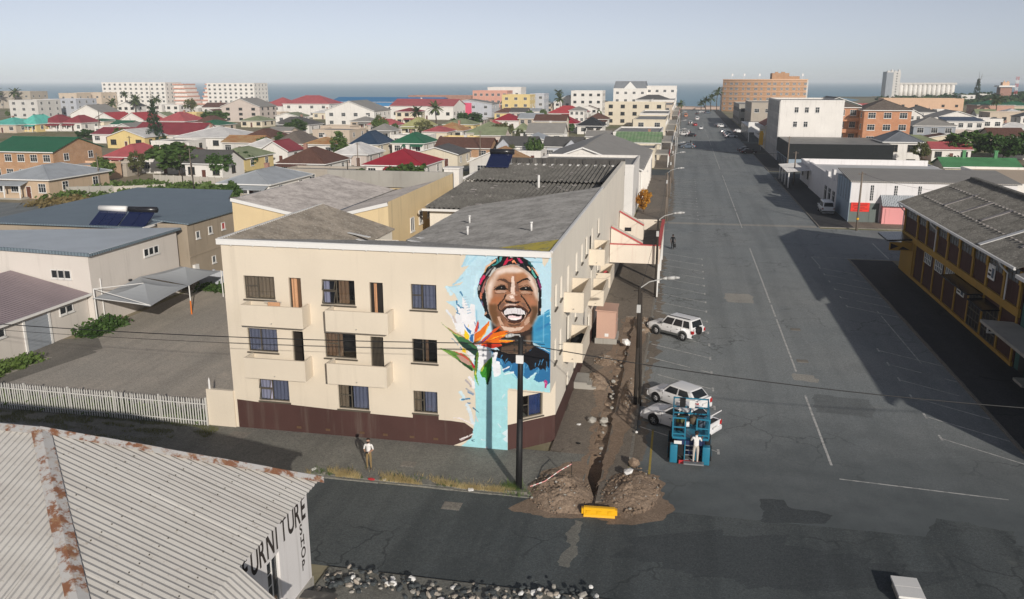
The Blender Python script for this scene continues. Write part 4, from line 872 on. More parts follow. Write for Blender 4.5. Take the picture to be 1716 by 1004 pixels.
('s',(208,232,240),0.065,[-9.27,1.63,-9.13,1.45]),
('s',(205,230,238),0.052,[-8.9,3.41,-9.08,3.16]),
('s',(220,232,238),0.052,[-10.24,0.61,-10.01,0.6]),
('f',(220,226,232),0,[-10.15,0.01,-9.92,0.25,-9.78,0.02]),
('s',(60,110,130),0.029,[-10.78,0.58,-10.78,0.46]),
('s',(60,110,130),0.029,[-10.72,0.59,-10.72,0.47]),
('s',(60,110,130),0.029,[-10.65,0.6,-10.65,0.47]),
('s',(196,228,236),0.065,[-8.9,2.66,-8.81,2.48]),
('f',(186,56,126),0,[-6.75,4.33,-6.66,4.45,-6.57,4.36,-6.55,4.2,-6.6,3.97,-6.73,3.96,-6.71,4.15]),
('s',(236,200,220),0.026,[-6.69,4.26,-6.6,4.19]),
]
def paint_mural():
    x0, x1, z0, z1, d = -13.45, BX1 - .004, .02, 11.15, .03
    nx, nz = int((x1 - x0) / d), int((z1 - z0) / d)
    gx = x0 + (np.arange(nx) + .5) * (x1 - x0) / nx; gz = z0 + (np.arange(nz) + .5) * (z1 - z0) / nz
    GX, GZ = np.meshgrid(gx, gz)
    rng = np.random.default_rng(5)
    n1 = rng.normal(0, 1, (nz, nx)); wob = np.zeros_like(n1)          # smooth wobble so that edges look brushed
    for s, a in ((9, .5), (4, .3), (2, .2)):
        q = rng.normal(0, 1, (nz // s + 2, nx // s + 2)); wob += a * np.repeat(np.repeat(q, s, 0), s, 1)[:nz, :nx]
    WX, WZ = GX + .014 * wob, GZ + .014 * np.roll(wob, 7, 0)
    C = np.zeros((nz, nx, 3)); A = np.zeros((nz, nx), bool)
    for k, c, w, p in PAINT:
        px, pz = np.array(p[0::2]), np.array(p[1::2])
        pad = w + .05
        i0, i1 = np.searchsorted(gx, px.min() - pad), np.searchsorted(gx, px.max() + pad); j0, j1 = np.searchsorted(gz, pz.min() - pad), np.searchsorted(gz, pz.max() + pad)
        if i1 <= i0 or j1 <= j0: continue
        X, Z = WX[j0:j1, i0:i1], WZ[j0:j1, i0:i1]
        if k == 'b':                          # soft blending of the skin tones
            blk_, msk = C[j0:j1, i0:i1].copy(), A[j0:j1, i0:i1][..., None].astype(float); num, den = np.zeros_like(blk_), np.zeros_like(msk)
            for dy in range(-c, c + 1):
                for dx in range(-c, c + 1): wq = math.exp(-(dx * dx + dy * dy) / (c * c)); num += wq * np.roll(blk_ * msk, (dy, dx), (0, 1)); den += wq * np.roll(msk, (dy, dx), (0, 1))
            C[j0:j1, i0:i1] = num / np.maximum(den, 1e-6); continue
        if k == 'f':
            m = np.zeros(X.shape, bool); n = len(px)
            for i in range(n):
                xa, za, xb, zb = px[i], pz[i], px[(i + 1) % n], pz[(i + 1) % n]
                if za == zb: continue
                m ^= ((za > Z) != (zb > Z)) & (X < (xb - xa) * (Z - za) / (zb - za) + xa)
        else:
            dist = np.full(X.shape, 9e9)
            for i in range(len(px) - 1):
                ax, az, bx, bz = px[i], pz[i], px[i + 1] - px[i], pz[i + 1] - pz[i]
                t = np.clip(((X - ax) * bx + (Z - az) * bz) / max(1e-9, bx * bx + bz * bz), 0, 1)
                dist = np.minimum(dist, np.hypot(X - ax - t * bx, Z - az - t * bz))
            m = dist < w / 2 * (1 + .35 * wob[j0:j1, i0:i1])
        if c is None: A[j0:j1, i0:i1][m] = False
        else: C[j0:j1, i0:i1][m] = c; A[j0:j1, i0:i1][m] = True
    C = C * (1 + .022 * wob[..., None]) + rng.normal(0, 1.5, C.shape)
    C = np.clip(C / 255, 0, 1); C = np.where(C < .04045, C / 12.92, ((C + .055) / 1.055) ** 2.4) * .93
    A &= ~((GX > CH[0] + .01) & (GZ < CH[2] + .03))
    jj, ii = np.nonzero(A)
    hx, hz = (x1 - x0) / nx / 2, (z1 - z0) / nz / 2
    cx, cz = gx[ii], gz[jj]
    n = len(ii); V = np.zeros((n, 4, 3))
    for q, (a, b) in enumerate(((-1, -1), (1, -1), (1, 1), (-1, 1))): V[:, q, 0] = cx + a * hx; V[:, q, 1] = BY - .009; V[:, q, 2] = cz + b * hz
    V = V.reshape(-1, 3) - np.array(wloc(blk))
    me = bpy.data.meshes.new('mural')
    me.vertices.add(n * 4); me.vertices.foreach_set('co', V.ravel()); me.loops.add(n * 4); me.loops.foreach_set('vertex_index', np.arange(n * 4)); me.polygons.add(n); me.polygons.foreach_set('loop_start', np.arange(n) * 4)
    me.update(calc_edges=True)
    ca = me.color_attributes.new('paint', 'FLOAT_COLOR', 'POINT'); cc = np.ones((n, 4, 4)); cc[:, :, :3] = C[jj, ii][:, None, :]; ca.data.foreach_set('color', cc.ravel())
    t = NT('mural_paint'); at = t.n('ShaderNodeVertexColor'); at.layer_name = 'paint'; t.col(at.outputs[0]); t.rough(.8, .2); t.bump(t.noise(9, 4), .2, .02)
    me.materials.append(M('mural_paint'))
    tag(place(me, 'mural', blk), 'painted portrait of a laughing face in a patterned headscarf with a crane flower')
paint_mural()
# ================================================================= generic building kit
WCACHE = {}
def win_mesh(w, h, fm='frame_white', gm='glass', bars=1):
    k = (round(w, 2), round(h, 2), fm, gm, bars)
    if k not in WCACHE:
        mb = MB(); t = .07
        mb.quad((-w / 2, -.015, 0), (w / 2, -.015, 0), (w / 2, -.015, h), (-w / 2, -.015, h), 1)
        for a, b, c, d in [(-w / 2 - t, w / 2 + t, -t, 0), (-w / 2 - t, w / 2 + t, h, h + t), (-w / 2 - t, -w / 2, 0, h), (w / 2, w / 2 + t, 0, h)]: mb.box(a, b, -.07, .01, c, d)
        for i in range(bars): x = -w / 2 + w * (i + 1) / (bars + 1); mb.box(x - .025, x + .025, -.05, -.016, 0, h)
        if h > 1.1: mb.box(-w / 2, w / 2, -.045, -.017, h * .62, h * .62 + .05)
        mb.box(-w / 2 - .12, w / 2 + .12, -.14, -.0, -t - .09, -t - .003)
        WCACHE[k] = mb.mesh('window', [fm, gm])
    return WCACHE[k]
def add_win(parent, x, y, z, face, w, h, fm='frame_white', gm='glass', bars=1, name='window'):
    rz = {'S': 0, 'E': math.pi / 2, 'W': -math.pi / 2, 'N': math.pi}[face]
    return place(win_mesh(w, h, fm, gm, bars), name, parent, Vector((x, y, z)) - wloc(parent), rz)
def add_door(parent, x, y, z, face, w=.9, h=2.05, m='door_brown'):
    k = ('d', w, h, m)
    if k not in WCACHE:
        mb = MB(); mb.box(-w / 2, w / 2, -.03, .0, 0, h)
        for a, b, c, d in ((-w / 2 - .08, -w / 2, 0, h), (w / 2, w / 2 + .08, 0, h), (-w / 2 - .08, w / 2 + .08, h, h + .08)): mb.box(a, b, -.07, .01, c, d, 1)
        mb.box(w / 2 - .14, w / 2 - .09, -.06, -.03, h * .46, h * .52, 1)
        WCACHE[k] = mb.mesh('door', [m, 'frame_white'])
    rz = {'S': 0, 'E': math.pi / 2, 'W': -math.pi / 2, 'N': math.pi}[face]
    return place(WCACHE[k], 'door', parent, Vector((x, y, z)) - wloc(parent), rz)
def roof_mesh(kind, x0, x1, y0, y1, h, rh, ov=.45, t=.14):
    """returns (slabs, gable fills, ridge segments)"""
    X0, X1, Y0, Y1 = x0 - ov, x1 + ov, y0 - ov, y1 + ov
    w, d = X1 - X0, Y1 - Y0; cx, cy = (X0 + X1) / 2, (Y0 + Y1) / 2; e = h + .02; r = h + rh; S = []; G = []; RG = []
    if kind == 'hip':
        if w >= d: a, b = (X0 + d / 2, cy, r), (X1 - d / 2, cy, r)
        else: a, b = (cx, Y0 + w / 2, r), (cx, Y1 - w / 2, r)
        A, B, Cc, D = (X0, Y0, e), (X1, Y0, e), (X1, Y1, e), (X0, Y1, e)
        if w >= d: S = [[A, B, b, a], [B, Cc, b], [Cc, D, a, b], [D, A, a]]
        else: S = [[A, B, a], [B, Cc, b, a], [Cc, D, b], [D, A, a, b]]
        RG = [(a, b)] + ([(A, a), (D, a), (B, b), (Cc, b)] if w >= d else [(A, a), (B, a), (Cc, b), (D, b)])
    elif kind == 'gablex':
        a, b = (X0, cy, r), (X1, cy, r); S = [[(X0, Y0, e), (X1, Y0, e), b, a], [(X1, Y1, e), (X0, Y1, e), a, b]]; RG = [(a, b)]
        k = rh * (1 - ov / (d / 2)); G = [[(x0, y0, h), (x0, y1, h), (x0, cy, h + k)], [(x1, y0, h), (x1, y1, h), (x1, cy, h + k)]]
    elif kind == 'gabley':
        a, b = (cx, Y0, r), (cx, Y1, r); S = [[(X0, Y0, e), a, b, (X0, Y1, e)], [a, (X1, Y0, e), (X1, Y1, e), b]]; RG = [(a, b)]
        k = rh * (1 - ov / (w / 2)); G = [[(x0, y0, h), (x1, y0, h), (cx, y0, h + k)], [(x0, y1, h), (x1, y1, h), (cx, y1, h + k)]]
    elif kind == 'mono':
        S = [[(X0, Y0, e), (X1, Y0, e), (X1, Y1, r), (X0, Y1, r)]]; G = [[(x1, y0, h), (x1, y1, h), (x1, y1, h + rh)], [(x0, y0, h), (x0, y1, h), (x0, y1, h + rh)]]
    return S, G, RG
rnd = random.Random(11); FOOT = []
def building(name, label, cat, x0, x1, y0, dep, h, roof, rh, wall, roofm, rows, cols, group=None, porch=False, side=True, fm=None, chim=None, detail=True):
    y1 = y0 + dep
    root = thing(name, label, cat, ((x0 + x1) / 2, (y0 + y1) / 2, 0), 0, group); FOOT.append((x0, x1, y0, y1, label))
    mb = MB(); mb.box(x0, x1, y0, y1, -.2, h); 
    S, G, RG = ([], [], [])
    if roof != 'flat' and roof != 'mansard': S, G, RG = roof_mesh(roof, x0, x1, y0, y1, h, rh)
    for g in G: mb.poly(g)
    mb.obj('wall', wall, root)
    if roof == 'flat' or roof == 'mansard':
        mb = MB(); mb.quad((x0 + .2, y0 + .2, h + .01), (x1 - .2, y0 + .2, h + .01), (x1 - .2, y1 - .2, h + .01), (x0 + .2, y1 - .2, h + .01)); mb.obj('roof', roofm if roof == 'flat' else 'flatroof', root)
        mb = MB()
        for q in ((x0 - .06, x1 + .06, y0 - .06, y0 + .18), (x0 - .06, x1 + .06, y1 - .18, y1 + .06), (x0 - .06, x0 + .18, y0 + .18, y1 - .18), (x1 - .18, x1 + .06, y0 + .18, y1 - .18)): mb.box(*q, h - .02, h + .42)
        mb.obj('parapet', wall, root)
        if roof == 'mansard':
            mb = MB(); i = 1.2; Z = h + rh
            mb.quad((x0, y0 + .3, h + .4), (x1, y0 + .3, h + .4), (x1 - i, y0 + 2, Z), (x0 + i, y0 + 2, Z)); mb.quad((x1, y0 + .3, h + .4), (x1, y1 - .3, h + .4), (x1 - i, y1 - 2, Z), (x1 - i, y0 + 2, Z)); mb.quad((x0, y1 - .3, h + .4), (x0, y0 + .3, h + .4), (x0 + i, y0 + 2, Z), (x0 + i, y1 - 2, Z)); mb.quad((x0 + i, y0 + 2, Z), (x1 - i, y0 + 2, Z), (x1 - i, y1 - 2, Z), (x0 + i, y1 - 2, Z))
            mb.obj('mansard_roof', roofm, root); mb = MB(); c = (x0 + x1) / 2; mb.prism([(c - 4, y0 - .1), (c + 4, y0 - .1), (c + 4, y0 + .6), (c - 4, y0 + .6)], h, h + .5); mb.add([(c - 4, y0 - .1, h + .5), (c + 4, y0 - .1, h + .5), (c, y0 - .1, Z - .3), (c - 4, y0 + .6, h + .5), (c + 4, y0 + .6, h + .5), (c, y0 + .6, Z - .3)], ((0, 1, 2), (5, 4, 3), (0, 2, 5, 3), (1, 4, 5, 2))); mb.obj('pediment', 'whitepaint', root)
    else:
        mb = MB()
        for s in S: mb.slab(s, .12)
        ro = mb.obj('roof', roofm, root)
        mb = MB()
        for a, b in RG:
            if (Vector(a) - Vector(b)).length > .5: mb.beam(Vector(a) + Vector((0, 0, .03)), Vector(b) + Vector((0, 0, .03)), .32, .09)
        if RG: mb.obj('ridge_cap', roofm, ro)
        mb = MB(); X0, X1, Y0, Y1 = x0 - .45, x1 + .45, y0 - .45, y1 + .45
        if roof in ('hip', 'gablex', 'mono'): mb.box(X0 - .02, X1 + .02, Y0 - .1, Y0 - .003, h - .16, h + .03)
        if roof in ('hip',): mb.box(X1 + .003, X1 + .1, Y0, Y1, h - .16, h + .03); mb.box(X0 - .1, X0 - .003, Y0, Y1, h - .16, h + .03)
        if roof == 'gabley':
            c = (x0 + x1) / 2
            for p, q in (((X0, Y0 - .05, h - .04), (c, Y0 - .05, h + rh - .06)), ((c, Y0 - .05, h + rh - .06), (X1, Y0 - .05, h - .04))): mb.beam(p, q, .06, .2)
        if mb.v: mb.obj('fascia', 'whitepaint', ro)
    fm = fm or rnd.choice(('frame_white', 'frame_dark', 'frame_white'))
    st = h / rows; ww = min(1.8, (x1 - x0) / cols * .5); wh = min(1.45, st * .45); dx = (x1 - x0) / cols
    dcol = cols // 2 if rows == 1 and cols >= 2 else -1
    for r_ in range(rows):
        for c_ in range(cols):
            x = x0 + dx * (c_ + .5)
            if r_ == 0 and c_ == dcol and detail: add_door(root, x, y0, .05, 'S'); continue
            add_win(root, x, y0, st * r_ + st * .34, 'S', ww, wh, fm, 'glass', 1 if ww < 1.2 else 2)
    if side:
        f, x = ('E', x1) if (x0 + x1) / 2 < 0 else ('W', x0)
        n = max(1, int(dep / 5.5))
        for r_ in range(rows):
            for c_ in range(n): add_win(root, x, y0 + dep * (c_ + .5) / n, st * r_ + st * .36, f, min(1.4, dep / n * .4), wh, fm)
    if porch:
        pw = (x1 - x0) * porch; px0 = x0 + .2 if rnd.random() < .5 else x1 - .2 - pw; pd = 2.0; ph = min(2.5, h - .5)
        mb = MB(); mb.slab([(px0 - .2, y0 - pd, ph), (px0 + pw + .2, y0 - pd, ph), (px0 + pw + .2, y0 - .003, ph + .55), (px0 - .2, y0 - .003, ph + .55)], .1); mb.obj('porch_roof', roofm, root)
        mb = MB(); mb.box(px0, px0 + pw, y0 - pd + .05, y0 - .004, -.1, .3); mb.obj('porch_floor', 'concrete', root)
        k = max(2, int(pw / 2.4))
        for i in range(k + 1):
            x = px0 + .15 + (pw - .3) * i / k; mb = MB(); mb.box(x - .11, x + .11, y0 - pd + .1, y0 - pd + .32, .3, ph + .02); mb.obj('pillar', 'whitepaint', root)
        mb = MB(); mb.box(px0, px0 + pw, y0 - pd + .12, y0 - pd + .27, .3, .95); mb.obj('porch_wall', wall, root)
    if chim if chim is not None else (roof in ('hip', 'gablex') and rows == 1 and rnd.random() < .45):
        x, y = x0 + (x1 - x0) * rnd.uniform(.25, .75), y0 + dep * rnd.uniform(.55, .75); mb = MB(); mb.box(x - .35, x + .35, y - .35, y + .35, h, h + rh + .5); mb.box(x - .42, x + .42, y - .42, y + .42, h + rh + .5, h + rh + .65); mb.obj('chimney', rnd.choice(('brick', 'white')), root)
    return root

# ================================================================= furniture shop in the near corner
fs = thing('furniture_shop', 'white walled furniture shop with rusty capped corrugated roof in the near corner', 'shop', (-20, 22, 0))
FX, FY1, FY0 = -13.9, 27.75, 10.0
AP = Vector((-21.9, 23.7, 8.0))               # where the ridge meets the hips
ez = lambda x: 4.8 + .376 * (-13.4 - x)       # right hand slope
nz_ = lambda y: 8.0 - .37 * (23.7 - y)        # slope towards the viewer
mb = MB(); holed_wall(mb, 'x', FX, 1, FY0, FY1, 0, 4.75, [(24.3, 25.25, 1.1, 3.2)])
mb.quad((-40, FY1, 0), (FX, FY1, 0), (FX, FY1, 4.75), (-40, FY1, 4.75)); mb.obj('wall', ['shopwhite', 'room_dark'], fs)
mb = MB(); mb.box(FX - .02, FX + .05, FY0, FY1 + .05, 0, .55); mb.obj('plinth', 'concrete', fs)
mb = MB()
def fr_right(y):                              # x span of the right slope at depth y
    if y > 23.7: xa = -13.4 - (27.95 - y) * 8.5 / 4.25
    else: xa = -21.9 + (23.7 - y) * .985
    return (xa, -13.4)
corr_plane(mb, fr_right, 10.2, 27.9, lambda x, y: ez(x), period=.24, amp=.024)
mb.obj('roof_slope', 'lightgrey', fs, True)
mb = MB(); corr_plane(mb, lambda y: (-13.42, -11.4), 15.5, 21.75, lambda x, y: 4.80 - (x + 13.42) * .86, period=.24, amp=.024); mb.obj('roof_slope_wing', 'lightgrey', fs, True)
mb = MB()
corr_plane(mb, lambda x: (23.7 if x < -21.9 else 23.7 - (x + 21.9) / .985, 8.0), -40, -10, lambda x, y: nz_(y), period=.24, amp=.024, along='y')
mb.obj('roof_slope', 'lightgrey', fs, True)
mb = MB(); mb.quad((-40, 23.7, 8.0), (-21.9, 23.7, 8.0), (-13.4, 27.95, 4.8), (-40, 27.95, 4.8)); mb.obj('roof_slope', 'lightgrey', fs)
def rust_cap():
    t = NT('cap_rust'); r1 = t.ramp(t.noise(1.4, 6, None, .72), .47, .57); r2 = t.ramp(t.noise(3.5, 5, None, .7), .52, .64)
    c = t.mix(t.math('MULTIPLY', t.noise(6, 4), .3), (.56, .55, .54), (.38, .36, .34)); c = t.mix(t.math('MULTIPLY', r1, .95), c, (.25, .10, .045)); c = t.mix(t.math('MULTIPLY', r2, .55), c, (.42, .27, .15)); t.col(c); t.rough(.75, .3)
    t = NT('shop_roof_steel'); s = t.noise(.5, 5, t.pos((.6, 3, 1)), .6); c = t.mix(t.ramp(s, .3, .7), (.64, .62, .585), (.56, .535, .50)); c = t.mix(t.math('MULTIPLY', t.ramp(t.noise(5, 5, None, .7), .58, .72), .5), c, (.29, .24, .19)); t.col(c); t.rough(.5, .35, .15)
rust_cap()
for o in fs.children:
    if o.name.startswith('roof_slope'): o.data.materials.clear(); o.data.materials.append(M('shop_roof_steel'))
def caps(a, b, w, up=.09, n=None):
    a, b = Vector(a), Vector(b); L = (b - a).length; n = n or max(1, int(L / 1.8)); d = (b - a).normalized(); s = d.cross(Vector((0, 0, 1))).normalized() * w
    for i in range(n):
        p, q = a.lerp(b, i / n), a.lerp(b, (i + 1.04) / n); u = Vector((0, 0, up + .012 * (i % 2))); dn = Vector((0, 0, -w * .30))
        mb = MB(); t = Vector((0, 0, .03))
        mb.add([p + s + dn + u, p + u + t, p - s + dn + u, q + s + dn + u, q + u + t, q - s + dn + u], ((0, 3, 4, 1), (1, 4, 5, 2))); mb.add([p + s + dn + u - t, p + u, p - s + dn + u - t, q + s + dn + u - t, q + u, q - s + dn + u - t], ((1, 4, 3, 0), (2, 5, 4, 1), (0, 3, 3, 0)) if 0 else ((1, 4, 3, 0), (2, 5, 4, 1)))
        mb.quad(p + s + dn + u, p + u + t, p + u, p + s + dn + u - t); mb.quad(p + u + t, p - s + dn + u, p - s + dn + u - t, p + u)
        mb.obj('ridge_cap', 'cap_rust', fs)
caps(AP + Vector((0, 0, .02)), (-13.3, 27.95, 4.84), .26); caps(AP, AP + Vector((-14, 0, 0)), .28); caps(AP, (-13.0, 14.66, 4.66), .3)
# roof screws, too many and small to matter singly
mb = MB()
for i in range(34):
    for j in range(6):
        y = 11 + i * .5; x = -14.1 - j * 1.6; xa, xb = fr_right(y)
        if xa + .5 < x < xb: mb.box(x - .016, x + .016, y - .016, y + .016, ez(x) + .02, ez(x) + .05)
tag(mb.obj('roof_screws', 'frame_dark', fs), kind='stuff')
# barred window in the side wall
mb = MB(); t = .06
for a, b, c, d in ((24.3, 25.25, 1.1, 1.1 + t), (24.3, 25.25, 3.2 - t, 3.2), (24.3, 24.3 + t, 1.1, 3.2), (25.25 - t, 25.25, 1.1, 3.2), (24.75, 24.8, 1.1, 3.2)): mb.box(FX - .14, FX - .08, a, b, c, d)
w = mb.obj('window', 'frame_white', fs)
for z in (1.6, 2.1, 2.6): mb = MB(); mb.box(FX - .13, FX - .1, 24.36, 24.75, z, z + .04); mb.obj('glazing_bar', 'frame_white', w)
mb = MB(); mb.box(FX - .12, FX - .11, 24.36, 25.2, 1.16, 3.14); mb.obj('pane', 'glass', w)
mb = MB(); mb.box(FX - .06, FX + .16, 24.2, 25.35, .98, 1.09); mb.obj('sill', 'concrete', w)
def lettering(txt, size, name, parent, mat, origin, xdir, ydir, extr=.004, shear=0, sx=1.0):
    cu = bpy.data.curves.new(name, 'FONT'); cu.body = txt; cu.size = size; cu.shear = shear; cu.offset = .022 * size
    to = bpy.data.objects.new(name + '_tmp', cu); col.objects.link(to)
    dg = bpy.context.evaluated_depsgraph_get(); me = bpy.data.meshes.new_from_object(to.evaluated_get(dg)); bpy.data.objects.remove(to); bpy.data.curves.remove(cu)
    xd, yd = Vector(xdir).normalized(), Vector(ydir).normalized(); nn = xd.cross(yd); pl = wloc(parent)
    for v in me.vertices: p = Vector(origin) + xd * (v.co.x * sx) + yd * v.co.y + nn * extr - pl; v.co = p
    me.materials.clear(); me.materials.append(M(mat)); me.name = name
    return place(me, name, parent)
plain('letter_paint', (.055, .045, .042), .9, .1, 0, .5, 9); plain('letter_white', (.8, .8, .78), .8); plain('letter_dark', (.03, .02, .02), .8)
for i, ch in enumerate('FURNITURE'):
    lettering(ch, 1.4, 'painted_letter', fs, 'letter_paint', (FX + .006, 22.66 + i * .56 + (.14 if ch == 'I' else 0), 3.38), (0, 1, 0), (0, 0, 1), .004, 0, .58)
for i, ch in enumerate('SHOP'):
    lettering(ch, .62, 'painted_letter', fs, 'letter_paint', (FX + .006, 26.95, 2.85 - i * .52), (0, 1, 0), (0, 0, 1), .004, 0, .8)
# yellowish low wall and cable by its corner
mb = MB(); mb.box(-13.85, -12.5, 26.5, 26.9, 0, .4); mb.box(-13.85, -12.45, 26.45, 26.95, .4, .48, 1); tag(mb.obj('low_wall', ['peach', 'darkstain']), 'low peach wall with dark coping at the foot of the furniture shop', 'wall')

# ================================================================= blocks behind the mural building
def corr_building(name, label, cat, loc): return thing(name, label, cat, loc)
b2 = thing('shop_block', 'long building with stained grey corrugated roof and solar geyser behind the mural block', 'building', (-14, 84, 0))
mb = MB(); mb.quad((-21.7, 70.5, 0), (-6.45, 70.5, 0), (-6.45, 70.5, 8.9), (-21.7, 70.5, 9.0)); mb.quad((-6.45, 70.5, 0), (-6.45, 97, 0), (-6.45, 97, 11.1), (-6.45, 70.5, 11.1)); mb.quad((-21.7, 97, 0), (-21.7, 70.5, 0), (-21.7, 70.5, 9.0), (-21.7, 97, 10.2)); mb.quad((-6.45, 97, 0), (-21.7, 97, 0), (-21.7, 97, 11.0), (-6.45, 97, 11.0))
mb.obj('wall', 'sidewall', b2)
z2 = lambda x, y: 9.25 + .048 * (y - 70)
mb = MB(); corr_plane(mb, lambda x: (70.0, 84.5), -22.1, -6.9, z2, period=.44, amp=.1, along='y'); mb.obj('roof_slope', 'asbestos_dark', b2, True)
mb = MB(); corr_plane(mb, lambda x: (84.2, 96.7), -22.1, -6.9, lambda x, y: z2(x, y) + .2, period=.44, amp=.1, along='y'); mb.obj('roof_slope', 'asbestos_dark', b2, True)
mb = MB(); mb.box(-22.2, -6.45, 69.78, 69.95, 9.0, 9.2); mb.obj('gutter', 'whitepaint', b2)
mb = MB(); mb.box(-22.0, -6.45, 96.75, 97.1, 9.5, 11.35); mb.obj('parapet', 'darkstain', b2)
for i in range(9): x = -20.4 + i * 1.55; mb = MB(); mb.box(x - .14, x + .14, 96.55, 96.75, 9.6, 11.25); mb.obj('buttress', 'darkstain', b2)
mb = MB(); mb.box(-6.85, -6.43, 70.4, 97.1, 10.0, 11.15); mb.obj('street_parapet', 'sidewall', b2)
mb = MB(); mb.box(-18, -6.5, 97.12, 97.5, 11.0, 11.3); mb.box(-20.5, -18.02, 97.12, 97.5, 10.95, 11.2); mb.obj('coping', 'whitepaint', b2)
rr = random.Random(9)
for i in range(60):
    x, y = rr.uniform(-21, -8), rr.uniform(70.8, 95.8); z = z2(x, y) + (.16 if y > 84.3 else 0) + .06; s = rr.uniform(.08, .28); mb = MB(); mb.box(x - s, x + s, y - s * .7, y + s * .7, z - .03, z + .02); mb.obj('lichen_patch', 'asbestos_pale', b2)
for i in range(13): x = -19.5 + i * .98; mb = MB(); mb.box(x - .13, x + .13, 95.4, 96.3, z2(0, 95.4) + .17, z2(0, 95.4) + .3); mb.obj('roof_block', 'whitepaint', b2)
mb = MB(); mb.tube((-13.9, 82, 9.6), (-13.9, 82, 11.0), .12); mb.obj('vent_pipe', 'whitepaint', b2)
sg = thing('solar_geyser', 'dark solar water heater at the back of the stained corrugated roof', 'solar geyser', (-20.4, 93.5, 10.5))
mb = MB(); mb.slab([(-21.7, 92.3, 10.75), (-19.1, 92.3, 10.75), (-19.1, 94.8, 11.9), (-21.7, 94.8, 11.9)], .12); mb.obj('collector', 'solar', sg); mb = MB(); mb.tube((-21.8, 95.1, 12.15), (-19.0, 95.1, 12.15), .32, .32, 12); mb.obj('tank', 'carblack', sg, True)
mb = MB()
for x in (-21.5, -19.3): mb.tube((x, 95, 10.4), (x, 95, 12), .04, .04, 6)
mb.obj('stand', 'steel', sg)
mb = MB(); mb.box(-24.2, -22.6, 84, 85.6, 0, 11.2); mb.box(-24.3, -22.5, 83.9, 85.7, 11.2, 11.35); tag(mb.obj('chimney_stack', 'white'), 'white square chimney stack left of the stained corrugated roof', 'chimney')
# yellow butterfly roofed block
yb = thing('yellow_block', 'pale yellow block with grey butterfly roof behind the mural block', 'building', (-30, 75, 0))
YX0, YX1, YY0, YY1 = -37.0, -23.2, 64.0, 84.0; vz = 8.9; zA, zB = 10.4, 10.4; vx = -29.3
mb = MB(); mb.poly([(YX0, YY0, 0), (YX1, YY0, 0), (YX1, YY0, zB), (vx, YY0, vz), (YX0, YY0, zA)]); mb.quad((YX1, YY0, 0), (YX1, YY1, 0), (YX1, YY1, zB + .4), (YX1, YY0, zB + .15)); mb.quad((YX0, YY1, 0), (YX0, YY0, 0), (YX0, YY0, zA), (YX0, YY1, zA)); mb.quad((YX1, YY1, 0), (YX0, YY1, 0), (YX0, YY1, zA + .3), (YX1, YY1, zB + .3)); mb.obj('wall', 'yellowblock', yb)
zy = lambda x, y: vz + .05 + ((x - vx) / (YX1 - vx) * (zB - vz) if x > vx else (vx - x) / (vx - YX0) * (zA - vz))
mb = MB(); corr_plane(mb, lambda y: (YX0 + .1, vx), YY0 - .1, YY1 - .3, zy, period=.26, amp=.045); mb.obj('roof_slope', 'asbestos_pale', yb, True)
mb = MB(); corr_plane(mb, lambda y: (vx + .02, YX1 - .3), YY0 - .1, YY1 - .3, zy, period=.26, amp=.045); mb.obj('roof_slope', 'asbestos_pale', yb, True)
mb = MB(); mb.beam((YX0 - .05, YY0 - .12, zA - .02), (vx, YY0 - .12, vz - .02), .1, .28); mb.obj('fascia', 'whitepaint', yb); mb = MB(); mb.beam((vx, YY0 - .12, vz - .02), (YX1, YY0 - .12, zB - .02), .1, .28); mb.obj('fascia', 'whitepaint', yb)
mb = MB(); mb.beam((vx, YY0 + .2, vz + .1), (vx, YY1 - .3, vz + .1), .25, .06); mb.obj('valley_gutter', 'carblack', yb); mb = MB(); mb.box(YX0, YX1, YY1 - .3, YY1 + .05, 9.2, 10.9); mb.obj('parapet', 'concrete', yb)
for y, z in ((70, 7.2), (72.5, 7.5), (75, 7.7)): add_win(yb, YX1, y, z, 'E', .9, 1.1, 'frame_white')
add_win(yb, -34.6, YY0, 7.2, 'S', 1.4, .9, 'frame_white')
# white neighbour down the street and the long grey roofed hall
building('white_block', 'white rendered building with dark parapet beside the orange bush', 'building', -22, -6.9, 122.8, 16, 7.9, 'flat', 0, 'white', 'flatroof', 2, 3, side=False, detail=False)
hl = building('hall', 'long grey slab roofed hall with white buttressed street wall', 'hall', -26, -6.7, 140, 42, 5.8, 'gabley', 3.6, 'white', 'greyroof', 1, 3, side=False)
for i in range(9): mb = MB(); y = 141.5 + i * 4.8; mb.box(-6.69, -6.35, y, y + .5, 0, 5.9); mb.obj('buttress', 'white', hl)
for i in range(8): add_win(hl, -6.7, 144.2 + i * 4.8, 1.6, 'E', 1.6, 1.8, 'frame_dark')
# veranda over the pavement
vr = thing('street_veranda', 'cream balcony with red trim built out over the pavement on posts', 'veranda', (-4, 86, 0))
mb = MB(); mb.box(-6.4, -1.75, 78.9, 96.5, 3.2, 3.4); mb.obj('floor', 'darkstain', vr)
mb = MB(); mb.box(-6.4, -1.75, 78.7, 78.9, 3.2, 4.95); mb.obj('front_parapet', 'veranda', vr)
mb = MB(); mb.box(-1.95, -1.7, 78.9, 96.5, 3.2, 4.6); mb.obj('street_parapet', 'veranda', vr); mb = MB(); mb.box(-2.0, -1.65, 78.9, 96.5, 4.6, 4.7); mb.box(-6.4, -1.65, 78.65, 78.9, 4.95, 5.03); mb.obj('trim', 'redtrim', vr)
mb = MB(); mb.box(-6.4, -1.75, 96.5, 96.7, 3.2, 4.6); mb.obj('rear_parapet', 'veranda', vr)
for y in (78.8, 84.6, 90.5, 96.4): mb = MB(); mb.box(-2.0, -1.72, y - .14, y + .14, 0, 3.2); mb.obj('post', 'whitepaint', vr)
